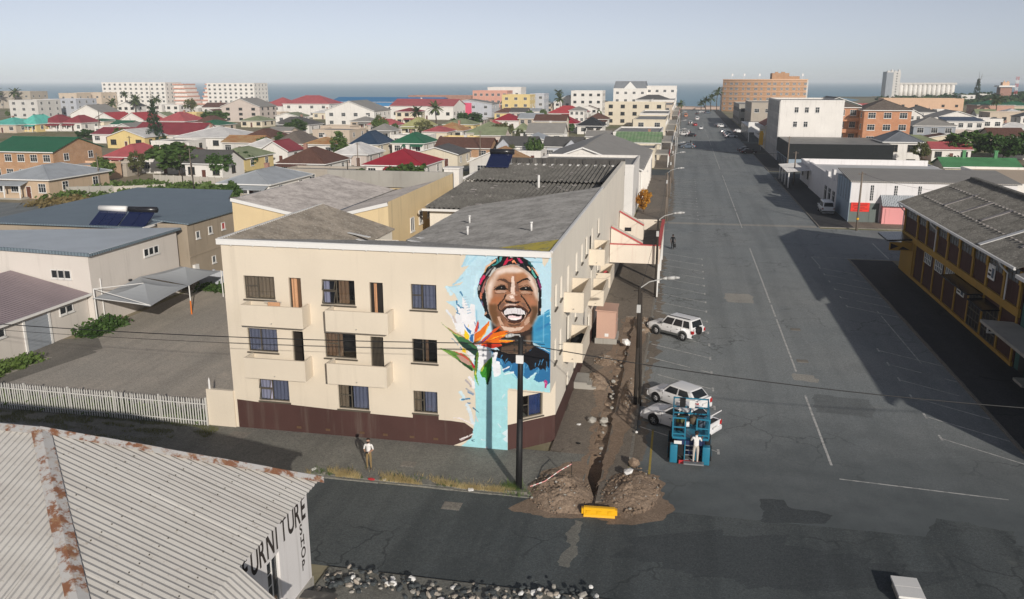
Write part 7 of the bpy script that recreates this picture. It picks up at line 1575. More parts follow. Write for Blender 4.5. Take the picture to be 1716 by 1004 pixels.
for i, (lab, x, y, h, r) in enumerate([('feathery palm with bent fronds left of the pair by the white house', -325, 440, 8.6, 4.2), ('palm of the close pair behind the red roofs, nearer the conifer', -310, 440, 9.6, 4), ('palm of the close pair behind the red roofs, taller trunk', -318, 452, 10.6, 4.2), ('thin palm before the big white hotel', -345, 480, 12.5, 3.4), ('short palm before the end of the big white hotel', -322, 478, 10.5, 4.5),
    ('palm cluster top over the beige low flats, first', -500, 548, 13.5, 5.5), ('palm cluster top over the beige low flats, second', -488, 552, 13, 5.5), ('dark palm over the flats at the picture edge', -512, 540, 11.5, 6), ('tall palm in front of the lilac flats beside the olive tree', -106, 356, 9.6, 4.4), ('shorter palm leaning beside the tall one at the lilac flats', -113, 352, 8, 3.8),
    ('lone palm on the skyline behind the white gabled house', -88, 600, 13, 4.2), ('palm right of the blue grey narrow flats', -88, 540, 8.6, 4.4), ('palm left of the white gabled house near the sea', -80, 550, 10, 4.6), ('tallest seafront palm at the end of the street', 21, 600, 14, 4.6), ('seafront palm left of the tallest one', 17, 598, 9.5, 4.2), ('low seafront palm beside the water', 13.5, 600, 8, 4), ('lowest seafront palm at the pool railing', 10.5, 602, 6, 3.6), ('palm at the left side of the street end', -3, 560, 6.5, 3.6), ('palm among the green roofs on the right hill', 182, 560, 10, 5)]):
    palm(lab, x, y, h, r, v=i)
# wooded hill on the right horizon and scrub masses: uncountable
mb = MB(); nx_ = 40
for i in range(nx_):
    for j in range(10):
        def hz(i, j): x = 190 + i * 9; y = 820 + j * 40; return (x, y, max(0, 9 * math.sin(math.pi * min(1, max(0, (i - 6) / 40.0))) * math.sin(math.pi * (j + .3) / 10.6)) - .05)
        mb.quad(hz(i, j), hz(i + 1, j), hz(i + 1, j + 1), hz(i, j + 1))
tag(mb.obj('hill', 'ground_soil'), 'low hill on the headland', kind='structure')
mb = MB(); rr = random.Random(5)
for k in range(260):
    x = rr.uniform(200, 430); y = rr.uniform(800, 1010); z = 6.5 * math.sin(math.pi * min(1, max(0, (x - 244) / 360))) ; s = rr.uniform(4, 8)
    for q in range(46):
        d = Vector((rr.gauss(0, 1), rr.gauss(0, 1), rr.gauss(0, 1))).normalized() * s * rr.random() ** .35; d.z = abs(d.z) * .8; c = Vector((x, y, z)) + d; n = (d.normalized() + Vector((rr.gauss(0, .4), rr.gauss(0, .4), .5))).normalized(); a = n.orthogonal().normalized() * 1.3; b = n.cross(a); mb.quad(c - a - b, c + a - b, c + a + b, c - a + b)
tag(mb.obj('wooded_hillside', 'leaf_dark'), 'dark wood covering the hill on the headland', 'wood', kind='stuff')
def scrub(name, label, boxes, mt, n, s, hmax, seed, cat='shrubs', zb=0.0):
    rr = random.Random(seed); mb = MB()
    for k in range(n):
        x0, x1, y0, y1 = boxes[k % len(boxes)]; cx, cy = rr.uniform(x0, x1), rr.uniform(y0, y1); hh = hmax * rr.uniform(.4, 1)
        for q in range(22):
            c = Vector((cx + rr.gauss(0, s * 1.6), cy + rr.gauss(0, s * 1.6), zb + hh * rr.random())); nn = Vector((rr.gauss(0, .6), rr.gauss(0, .6), rr.uniform(.2, 1))).normalized(); a = nn.orthogonal().normalized() * s * rr.uniform(.5, 1.1); b = nn.cross(a) * .6; mb.quad(c - a - b, c + a - b, c + a + b, c - a + b)
    return tag(mb.obj(name, mt), label, cat, kind='stuff')
scrub('undergrowth', 'green undergrowth on the vacant plot', [(-112, -76, 126, 147), (-104, -80, 132, 146)], 'leaf_mid', 330, .4, 1.6, 1)
scrub('dry_weeds', 'dry brown weeds along the vacant plot fence', [(-106, -82, 118, 128)], 'leaf_dry', 130, .35, .9, 2)
scrub('undergrowth', 'dark planting behind the palisade fence', [(-46, -27.4, 42.1, 42.9)], 'leaf_mid', 240, .12, 1.0, 3)
scrub('undergrowth', 'green planting under the beige warehouse wall', [(-47.3, -45.6, 56.2, 60.2)], 'leaf_dark', 60, .16, 1.1, 4)
scrub('undergrowth', 'flower bed planting beside the grey roller door', [(-47.8, -45.8, 45, 50.6)], 'leaf_mid', 70, .14, .6, 6)
scrub('undergrowth', 'green hedge line at the back of the gravel yard', [(-46, -39, 72.2, 73.2)], 'leaf_mid', 70, .2, .7, 7)
def blades(name, label, n, fx, fy, h, mt, seed, zb=PZ):
    rr = random.Random(seed); mb = MB()
    for k in range(n):
        x, y = fx(rr), fy(rr)
        if mnoise.noise((x * .7, y * 1.5, seed)) < -.05: continue
        a = rr.uniform(0, 6.28); hh = h * rr.uniform(.4, 1.2); w = .012; lx, ly = math.cos(a) * hh * .5, math.sin(a) * hh * .5
        mb.add([(x - w, y, zb), (x + w, y, zb), (x + lx, y + ly, zb + hh)], ((0, 1, 2),))
    return tag(mb.obj(name, mt), label, 'grass', kind='stuff')
blades('grass', 'dry grass along the kerb in front of the mural block', 3800, lambda r: r.uniform(-18.5, -7.4), lambda r: 37.05 + abs(r.gauss(0, .33)), .3, 'straw', 11)
blades('weeds', 'green weeds among the dry kerb grass', 900, lambda r: r.uniform(-18.5, -7.4), lambda r: 37.1 + abs(r.gauss(0, .4)), .2, 'leaf_mid', 19)
blades('grass', 'green verge grass outside the palisade fence', 9000, lambda r: r.uniform(-48, -26), lambda r: r.uniform(40.2, 41.7), .16, 'leaf_olive', 12)
blades('grass', 'short verge grass further along the side street', 9000, lambda r: r.uniform(-50, -28), lambda r: r.uniform(37.3, 40.2), .12, 'leaf_olive', 13)
blades('weeds', 'green weeds round the foot of the black pole', 500, lambda r: -7.4 + r.gauss(0, .35), lambda r: 37.5 + r.gauss(0, .3), .35, 'leaf_mid', 14)
blades('grass', 'dry field grass before the teal roofed bungalows', 14000, lambda r: r.uniform(-270, -190), lambda r: r.uniform(255, 300), .5, 'leaf_dry', 15, 0)
# ================================================================= poles, wires, diggings
bp = thing('utility_pole', 'black utility pole with white meter box in front of the mural', 'pole', (-7.25, 37.5, 0))
mb = MB(); mb.path([(-7.25, 37.5, -.2), (-7.2, 37.5, 4), (-7.17, 37.5, 8.2)], [.17, .15, .12], 10); mb.obj('shaft', 'black', bp, True)
mb = MB(); mb.box(-7.36, -7.0, 37.28, 37.37, 6.9, 7.3); mb.obj('meter_box', 'whitepaint', bp)
for z, x in ((7.75, -7.45), (7.45, -7.45), (7.75, -6.9), (7.45, -6.9), (7.95, -7.4)): mb = MB(); mb.tube((-7.18, 37.45, z), (x, 37.4, z + .05), .025, .025, 6); mb.tube((x, 37.4, z), (x, 37.4, z + .14), .05, .05, 6); mb.obj('insulator', 'wood_pole', bp)
mb = MB(); mb.path([(-7.17, 37.45, 8.1), (-7.2, 37.4, 8.3), (-7.45, 37.2, 8.35)], .03, 6); mb.obj('lamp_arm', 'lamp_grey', bp); mb = MB(); mb.path([(-7.42, 37.2, 8.34), (-7.55, 37.15, 8.34), (-7.75, 37.1, 8.3), (-7.85, 37.08, 8.28)], [.05, .1, .1, .04], 8); mb.obj('lamp_head', 'lamp_grey', bp, True)
mb = MB(); mb.box(-7.9, -6.75, 37.1, 37.35, PZ, PZ + .12); tag(mb.obj('cable_bundle', 'kerb_stone'), 'pale loose cable and stones at the foot of the black pole', 'cable')
def streetlight(label, x, y, h, m, arm=1.9, rise=.62, twin=False, tlen=.5):
    t = thing('street_lamp', label, 'street lamp', (x, y, 0)); mb = MB(); mb.path([(x, y, -.2), (x + .03, y, h * .5), (x, y, h)], [.12, .11, .09], 8); mb.obj('pole', m, t, True)
    if twin: mb = MB(); mb.path([(x + .3, y + .1, -.2), (x + .1, y + .1, h - .4)], [.1, .08], 8); mb.obj('stay_pole', m, t, True)
    mb = MB(); mb.path([(x, y, h - .1), (x + arm * .3, y, h + rise * .55), (x + arm * .75, y, h + rise * .95)], .035, 6); mb.obj('lamp_arm', 'lamp_grey', t)
    mb = MB(); mb.path([(x + arm * .7, y, h + rise * .93), (x + arm * .85, y, h + rise), (x + arm * 1.1, y, h + rise * 1.08), (x + arm * 1.25, y, h + rise * 1.1)], [.05, .11, .12, .05], 8); mb.obj('lamp_head', 'lamp_grey', t, True)
    mb = MB(); mb.tube((x - .35, y, h - .25), (x + .35, y, h - .25), .04, .04, 6); mb.obj('cross_arm', m, t)
    mb = MB(); mb.box(x - .12, x + .12, y - .2, y - .1, h - 1.6, h - 1.1); mb.obj('junction_box', 'lamp_grey', t)
    return t
for lab, x, y, h, m, tw in (('nearest street lamp on twin dark poles by the parked white cars', -2.2, 50.3, 7.8, 'wood_pole', True), ('street lamp on dark pole beside the cream veranda', -1.95, 78.1, 7.6, 'wood_pole', False), ('street lamp on grey wooden pole just past the cross street', -2.1, 124.0, 7.2, 'grey_pole', True), ('second grey wooden street lamp past the cross street', -2.0, 150, 7.4, 'grey_pole', False), ('third grey wooden street lamp past the cross street', -2.0, 172, 7.6, 'grey_pole', True), ('pale concrete street lamp before the red shop sign', -1.9, 205, 8.5, 'lamp_grey', False), ('street lamp beyond the red shop sign', -1.9, 250, 8.5, 'lamp_grey', False), ('street lamp near the seaward parked cars', -1.9, 320, 8.5, 'lamp_grey', False)):
    streetlight(lab, x, y, h, m, twin=tw)
for lab, x, y, h, m in (('tall wooden pole with yellow band in front of the red sign board', 24.0, 121.3, 8.1, 'grey_pole'), ('dark wooden pole in front of the post veranda', 21.8, 174.5, 6.6, 'grey_pole'), ('thin pole beside the black clad building', 23.2, 199, 8, 'grey_pole')):
    t = thing('utility_pole', lab, 'pole', (x, y, 0)); mb = MB(); mb.path([(x, y, -.2), (x, y, h)], [.16, .11], 8); mb.obj('shaft', m, t, True); mb = MB(); mb.tube((x - .5, y, h - .3), (x + .5, y, h - .3), .05, .05, 6); mb.obj('cross_arm', m, t)
    if y < 130: mb = MB(); mb.tube((x, y, 1.55), (x, y, 1.8), .17, .17, 8); mb.obj('yellow_band', 'barrier_yellow', t)
for i, (x, y, h) in enumerate(((-84, 133, 6.2), (-108, 140, 7), (-128, 178, 7.5), (-200, 262, 8.5), (-222, 292, 9), (-100, 158, 6.6), (-97, 150, 6), (-70, 175, 7), (-58, 140, 6.4), (-52, 215, 7.5))):
    t = thing('utility_pole', ['grey street lamp pole behind the slate blue workshop', 'short dark pole on the vacant plot', 'pole beside the green roofed brick house', 'dark slanting pole in the dry field', 'pole between the maroon roofed bungalows', 'thin pole by the widest bushy tree', 'curved lamp pole above the vacant plot', 'thin pole before the yellow bungalow', 'dark pole right of the dark tree near the yellow block', 'pole before the brick bungalow'][i], 'pole', (x, y, 0)); mb = MB(); mb.path([(x, y, -.2), (x + (.5 if i == 3 else 0), y, h)], [.13, .09], 6); mb.obj('shaft', 'grey_pole' if i % 2 else 'wood_pole', t)
    mb = MB(); mb.tube((x - .6, y, h - .3), (x + .6, y, h - .3), .05, .05, 5); mb.obj('cross_arm', 'grey_pole', t)
def wire(label, a, b, sag, r=.018, n=24):
    a, b = Vector(a), Vector(b); mb = MB(); pts = []
    for i in range(n + 1): u = i / n; p = a.lerp(b, u); p.z -= sag * 4 * u * (1 - u); pts.append(p)
    mb.path(pts, r, 5); return tag(mb.obj('overhead_wire', 'black'), label, 'wire')
wire('overhead wire from the left edge to the black pole', (-60, 37.5, 7.9), (-7.25, 37.45, 7.85), .75, .024); wire('thinner lower wire beside the left overhead wire', (-60, 37.45, 7.5), (-7.25, 37.42, 7.5), .7, .012)
wire('overhead wire from the black pole across the street', (-7.1, 37.45, 7.85), (32, 37.5, 6.9), 1.0, .024); wire('thin stay wire from the black pole to the block corner', (-7.17, 37.5, 8.0), (-6.3, 46, 5.2), .1, .012)
wire('wire crossing the street beyond the side road', (-2, 172, 7.4), (21.8, 174.5, 6.3), .6, .03); wire('wire along the lamp poles up the left pavement', (-2.2, 50.3, 7.5), (-1.95, 78.1, 7.4), .4, .014); wire('wire along the lamp poles past the veranda', (-1.95, 78.1, 7.4), (-2.1, 124, 7.0), .6, .014)
wire('wire from the banded pole towards the brown building', (24.0, 121.3, 7.9), (27, 97, 8.6), .3, .014)

# spoil heaps: a height field with clods on it
def heap(name, label, cx, cy, rx, ry, h, seed, ang=0):
    N = 80; mb = MB(); P_ = []
    for j in range(N + 1):
        for i in range(N + 1):
            u, v = i / N * 2 - 1, j / N * 2 - 1; d = math.hypot(u, v); x = u * rx * math.cos(ang) - v * ry * math.sin(ang); y = u * rx * math.sin(ang) + v * ry * math.cos(ang)
            nn = mnoise.fractal((x * 1.3 + seed, y * 1.3, seed), 1, 2, 3); n2 = mnoise.fractal((x * 6 + seed, y * 6, seed), .8, 2, 4); d2 = d * (1 + .22 * mnoise.noise((x * .8, y * .8, seed + 5)))
            z = h * max(0, 1 - d2) ** .9 * (1 + .4 * nn) + .045 * n2 * max(0, 1 - d2 * .6) - .22 * max(0, d2 - .72); P_.append((cx + x, cy + y, z + (.06 if True else 0)))
    for j in range(N):
        for i in range(N): a = j * (N + 1) + i; mb.quad(P_[a], P_[a + 1], P_[a + N + 2], P_[a + N + 1])
    t = thing(name, label, 'heap', (cx, cy, 0)); mb.obj('soil', 'dirt_earth', t, True)
    mb = MB(); rr = random.Random(seed)
    for k in range(420):
        a = rr.uniform(0, 6.28); q = rr.random() ** .6 * 1.02; u, v = q * math.cos(a), q * math.sin(a); x = u * rx * math.cos(ang) - v * ry * math.sin(ang); y = u * rx * math.sin(ang) + v * ry * math.cos(ang); chunk(mb, (cx + x, cy + y, h * max(0, 1 - q) ** .85 + .05), rr.choice((.02, .03, .03, .04, .05, .06, .09)), rr, rr.choice((0, 0, 0, 0, 0, 1)))
    tag(mb.obj('clods', ['dirt_earth', 'concrete'], t), kind='stuff')
    return t
heap('spoil_heap', 'brown earth heap with tape at its peak between the black pole and the trench', -5.2, 37.9, 1.6, 2.3, .62, 2, .25)
heap('spoil_heap', 'brown earth heap right of the yellow barrier', -1.8, 38.6, 1.55, 2.7, .42, 7, -.15)
darkpatch('road_patch_soil', [(-7.2, 35.9), (-5.5, 35.2), (-3.6, 35.6), (-1.6, 35.3), (.1, 36.2), (.3, 38), (-.5, 40.6), (-1.8, 41.2), (-1.86, 36.9), (-6.8, 36.95)], m='dirt_earth', z=.0092, jit=.55)
darkpatch('pavement_soil', [(-7.0, 37.2), (-4.2, 37.2), (-4.2, 41.5), (-5.2, 41.2), (-6.2, 40)], m='dirt_earth', z=PZ + .009, jit=.45)
heap('spoil_heap', 'earth and rubble heap by the side steps of the mural block', -5.2, 53.8, 1.0, 1.7, .7, 4, .3)
heap('spoil_heap', 'low earth bank along the trench beside the lamp poles', -2.7, 52, .5, 3.5, .4, 9)
heap('spoil_heap', 'rough earth heap in front of the parked four wheel drive', -2.5, 68.2, .7, 2.6, .7, 12)
heap('spoil_heap', 'small earth spill beside the electrical cabinet', -4.9, 58.5, .9, 1.5, .35, 15)
for i, (x, y, z, s, m, lab) in enumerate(((-1.95, 39.9, .5, .34, 'whitepaint', 'white sack on the heap right of the trench'), (-1.75, 41.3, .35, .55, 'dirt_earth', 'flat brown stone slab on the right heap'), (-1.85, 45.6, .25, .16, 'whitepaint', 'small white block on the kerb by the yellow line'), (-3.9, 47.0, .2, .3, 'concrete', 'round stone lying in the filled part of the trench'), (-4.6, 47.0, .18, .32, 'concrete', 'flat round cover beside the trench stone'), (-3.6, 62.2, .45, .4, 'whitepaint', 'white board laid across the trench near the cabinet'))):
    mb = MB(); chunk(mb, (0, 0, 0), s, random.Random(i + 30)); tag(mb.lobj('loose_stone' if m != 'whitepaint' else 'white_scrap', m, None, False, (x, y, z)), lab, 'stone' if m != 'whitepaint' else 'scrap')
tp = thing('hazard_tape', 'red and white tape tied to a stake on the heap left of the trench', 'tape', (-4.7, 38.6, .9)); mb = MB(); mb.tube((-4.75, 38.7, .6), (-4.75, 38.7, 1.35), .02, .025, 6); mb.obj('stake', 'wood_pole', tp); mb = MB(); pts = [(-4.75, 38.68, 1.2), (-5.3, 38.2, 1.0), (-6.0, 37.9, .5), (-6.7, 37.7, .25)]
for a, b in zip(pts[:-1], pts[1:]):
    a, b = Vector(a), Vector(b)
    for k in range(5): p, q = a.lerp(b, k / 5), a.lerp(b, (k + 1) / 5); mb.quad(p, q, q + Vector((0, 0, .05)), p + Vector((0, 0, .05)), k % 2)
mb.obj('tape', ['pink', 'whitepaint'], tp)
# yellow plastic trench barrier
yb_ = thing('trench_barrier', 'yellow plastic barrier across the end of the trench', 'barrier', (-3.05, 36.0, 0), R(4)); yb_.scale = (.86, .9, .85); mb = MB()
prof = [(-.28, 0), (.28, 0), (.24, .12), (.16, .2), (.14, .46), (.1, .5), (-.1, .5), (-.14, .46), (-.16, .2), (-.24, .12)]
for xa, xb in ((-.86, .86),): n = len(prof); mb.add([(xa, p[0], p[1]) for p in prof] + [(xb, p[0], p[1]) for p in prof], [(i, (i + 1) % n, n + (i + 1) % n, n + i) for i in range(n)] + [tuple(range(n - 1, -1, -1)), tuple(range(n, 2 * n))])
mb.lobj('body', 'barrier_yellow', yb_)
for x in (-.6, 0, .6): mb = MB(); mb.box(x - .12, x + .12, -.2, .2, .12, .36); mb.lobj('rib', 'barrier_yellow', yb_)
mb = MB(); mb.box(-.98, -.86, -.12, .12, .1, .42); mb.lobj('end_lug', 'barrier_yellow', yb_); mb = MB(); mb.box(.86, .98, -.12, .12, .1, .42); mb.lobj('end_lug', 'barrier_yellow', yb_)
# kerbside steps of the side entrance
st = thing('entrance_steps', 'low concrete entrance steps at the side wall', 'steps', (-5.9, 53.6, 0))
for k in range(3): mb = MB(); mb.box(-6.38, -5.5 + .3 * k, 52.3, 54.2, .12 + (2 - k) * .16, .12 + (3 - k) * .16); mb.obj('step', 'concrete', st)
# row of broken kerb rubble at the near edge: many stones, each its own piece
rb = thing('rubble_row', 'row of broken grey rubble along the near pavement edge', 'rubble', (-8, 28.7, 0)); rr = random.Random(77); pool = []
for k in range(12):
    mb = MB(); chunk(mb, (0, 0, 0), 1.0, rr); pool.append([mb.mesh('stone', m) for m in ('concrete', 'patch_dark', 'greyplaster', 'whitepaint')])
for k in range(290):
    u = rr.random(); x = -13.6 + 11.2 * u + rr.gauss(0, .1); y = 27.9 + 1.1 * u + rr.gauss(0, .33) + .3 * math.sin(u * 9); s = rr.uniform(.05, .17); o = place(rr.choice(pool)[rr.choice((0, 1, 1, 1, 1, 2, 3) if s > .1 else (1, 1, 2))], 'stone', rb, Vector((x, y, PZ + s * .35 + (0.12 if rr.random() < .3 else 0))) - rb.location, rr.uniform(0, 6.28), s)
# white capped pier at the near right edge
pr = thing('gate_pier', 'white capped pier at the bottom edge of the picture', 'pier', (9.75, 31.6, 0)); mb = MB(); mb.box(9.25, 10.15, 31.15, 32.6, 0, .3); mb.obj('shaft', 'concrete', pr); mb = MB(); mb.box(9.2, 10.2, 32.05, 32.75, .3, .4); mb.obj('cap', 'whitepaint', pr); mb = MB(); mb.box(9.2, 10.2, 31.3, 32.02, .3, .4); mb.obj('cap', 'whitepaint', pr)
lt_ = [(-18.3, 37.6, 'white paper scrap on the pavement left of the grass', 'whitepaint'), (-17.6, 37.3, 'grey flat litter at the kerb behind the shop roof corner', 'kerb_stone'), (-14.9, 37.1, 'red packet lying in the kerb grass', 'red_paint'), (-14.2, 37.2, 'white packet lying in the kerb grass', 'whitepaint'), (-9.6, 37.0, 'white litter in the kerb grass near the pole', 'whitepaint'), (-5.3, 46.3, 'white scrap on the pavement beside the plinth', 'whitepaint'), (-5.0, 43.6, 'dark rag on the pavement corner', 'cloth_black')]
for i, (x, y, lab, m) in enumerate(lt_): mb = MB(); chunk(mb, (0, 0, 0), .18, random.Random(i + 60)); o = mb.lobj('litter', m, None, False, (x, y, PZ + .04)); o.scale = (1, 1, .35); tag(o, lab, 'litter')
# garden and boundary walls of the plots: panels and posts
def precast(label, a, b, h, m='precast', step=1.6):
    a, b = Vector((*a, 0)), Vector((*b, 0)); L = (b - a).length; n = max(1, int(L / step)); t = thing('boundary_wall', label, 'wall', tuple(a.lerp(b, .5)))
    for i in range(n): p, q = a.lerp(b, i / n), a.lerp(b, (i + .95) / n); mb = MB(); mb.beam(p + Vector((0, 0, h / 2)), q + Vector((0, 0, h / 2)), .09, h); mb.obj('panel', m, t)
    for i in range(n + 1): p = a.lerp(b, min(1, i / n)); mb = MB(); mb.box(p.x - .09, p.x + .09, p.y - .09, p.y + .09, 0, h + .12); mb.obj('post', m, t)
for lab, a, b, h, m in (('pale precast wall behind the vacant plot', (-104, 151), (-80, 148), 1.8, 'precast'), ('short leaning precast wall piece on the vacant plot', (-100, 133), (-93, 138), 1.7, 'precast'), ('white panel wall left of the face brick wall', (-196, 258), (-180, 257), 3.2, 'white'), ('face brick wall below the long maroon roof', (-179.5, 252), (-163, 250), 4.2, 'brick'), ('white garden wall before the brick bungalow', (-66, 212), (-50, 211), 1.0, 'white'), ('stained wall behind the slate blue workshop', (-78, 130), (-66, 128), 1.6, 'greyplaster'), ('grey wall before the tan cottage', (-108, 131), (-101, 134), 1.7, 'concrete'), ('back wall of the gravel yard', (-47, 73.9), (-25.4, 73.9), 1.7, 'lilacgrey'), ('white wall beside the crimson bungalow', (-52, 164), (-46, 163), 2.2, 'white'), ('low white wall before the grey gabled cottages', (-50, 211), (-26, 210), .9, 'white'), ('pale wall before the dark brown bungalow', (-72, 163), (-64, 162), 1.6, 'white'), ('garden wall of the yellow bungalow', (-134, 235), (-106, 233), 1.1, 'concrete'), ('stone coloured wall before the beige modern house', (-106, 228), (-84, 226), 1.2, 'white')):
    precast(lab, a, b, h, m)
# grey gabled pair of cottages
for lab, x0 in (('grey victorian cottage with pointed gable, nearer the brick bungalow', -47.5), ('grey victorian cottage with pointed gable, nearer the street', -35.5)):
    t = building('cottage', lab, 'house', x0, x0 + 9.5, 217, 10, 3.6, 'gablex', 2.2, 'lilacgrey', 'darkroof', 1, 3, chim=True); gx = x0 + (1.8 if x0 < -40 else 7.5)
    mb = MB(); mb.box(gx - 1.9, gx + 1.9, 214.6, 216.99, 0, 3.6); mb.poly([(gx - 1.9, 214.6, 3.6), (gx + 1.9, 214.6, 3.6), (gx, 214.6, 5.6)]); mb.obj('gable_bay', 'lilacgrey', t); mb = MB(); mb.slab([(gx - 2.2, 214.3, 3.5), (gx, 214.3, 5.8), (gx, 219, 5.8), (gx - 2.2, 219, 3.5)], .1); mb.slab([(gx, 214.3, 5.8), (gx + 2.2, 214.3, 3.5), (gx + 2.2, 219, 3.5), (gx, 219, 5.8)], .1); mb.obj('bay_roof', 'darkroof', t)
    for dx in (-.6, .6): add_win(t, gx + dx, 214.6, 1.1, 'S', .8, 1.6, 'frame_white')
# hotel balconies stepped towards the sea, other extras on far blocks
for lab, x0, y in (('stepped pink railed balcony tower at the end of the big white hotel', -389, 602), ('stepped pink railed balcony tower at the end of the second white hotel', -373, 612)):
    t = thing('balcony_tower', lab, 'hotel', (x0 + 8, y + 8, 0))
    for k in range(6): mb = MB(); w = 14 - (k * 1.1); xs = x0 if lab.endswith('big white hotel') else x0 + (14 - w); mb.box(xs, xs + w, y, y + 16, k * 3.0, k * 3.0 + 2.2); mb.obj('storey', 'white', t); mb = MB(); mb.box(xs - .3, xs + w + .3, y - 1.2, y + 16, k * 3.0 + 2.2, k * 3.0 + 3.0); mb.obj('balcony', 'salmon', t)
# pink entrance bay, shop signs of the left pavement
mb = MB(); mb.box(-126.5, -119.5, 473.2, 474, 0, 8); tag(mb.obj('entrance_bay', 'hotpink'), 'bright pink entrance bay of the lilac flats', 'entrance')
for i, (x0, x1, y0, y1, h, m, lab) in enumerate(((-14, -6.6, 203, 218, 4.2, 'cream', 'cream shop with red sign fascia beside the pavement'), (-20, -6.6, 245, 275, 5.5, 'white', 'white shop row with street canopy'), (-18, -6.6, 305, 345, 6.5, 'cream', 'cream shop row towards the sea'), (-18, -6.6, 350, 390, 7, 'white', 'white shop row towards the sea'), (-16, -6.6, 440, 500, 8, 'beige', 'beige shop row near the seaward end'), (-20, -6.6, 510, 570, 9, 'white', 'last white block before the seafront road'))):
    t = building('shop', lab, 'shop', x0, x1, y0, y1 - y0, h, 'flat', 0, m, 'flatroof', 2 if h > 5 else 1, 2, side=True); mb = MB(); mb.box(-6.6, -3.2, y0 + 1, y1 - 1, 3.0, 3.3); mb.obj('canopy', 'concrete', t); mb = MB(); mb.box(-3.3, -3.198, y0 + 1, y1 - 1, 2.7, 3.5); mb.obj('fascia', ('redtrim', 'bluegrey', 'barrier_yellow', 'whitepaint', 'hotpink', 'orange_paint')[i], t)
    for k in range(3): mb = MB(); y = y0 + 1.2 + (y1 - y0 - 2.6) * k / 2; mb.tube((-3.5, y, 0), (-3.5, y, 3.0), .08, .08, 6); mb.obj('post', 'whitepaint', t)
# ================================================================= vehicles
def bevel_mesh(me, off=.05, seg=2, ang=28):
    bm = bmesh.new(); bm.from_mesh(me); bmesh.ops.remove_doubles(bm, verts=bm.verts, dist=.0005)
    es = [e for e in bm.edges if len(e.link_faces) == 2 and e.calc_face_angle(0) > R(ang)]
    bmesh.ops.bevel(bm, geom=es, offset=off, segments=seg, affect='EDGES', profile=.6); bm.normal_update(); bm.to_mesh(me); bm.free()
    me.polygons.foreach_set('use_smooth', [True] * len(me.polygons)); me.update()
def ring_loft(mb, st, m=0):
    n = len(st[0])
    for a, b in zip(st[:-1], st[1:]): mb.add(list(a) + list(b), [(i, (i + 1) % n, n + (i + 1) % n, n + i) for i in range(n)], m)
    mb.add(st[0], (tuple(range(n)),), m); mb.add(st[-1], (tuple(range(n - 1, -1, -1)),), m)
KINDS_ = {  # L, W, H, belt, bonnet z, clearance, stations (front, windscreen base, roof front, roof rear, rear glass base, tail), wheel radius, wheelbase half
    'suv': (4.4, 1.8, 1.75, 1.05, .98, .30, (2.2, .95, .38, -1.85, -2.1, -2.2), .37, 1.28), 'hatch': (3.9, 1.63, 1.42, .90, .84, .20, (1.95, .85, .28, -1.28, -1.78, -1.95), .30, 1.2),
    'sedan': (4.5, 1.75, 1.43, .92, .82, .18, (2.25, .95, .15, -.95, -1.6, -2.25), .32, 1.32), 'van': (4.8, 1.9, 1.95, 1.1, 1.05, .22, (2.4, 1.75, 1.05, -2.3, -2.4, -2.4), .33, 1.45)}
CARS = {}
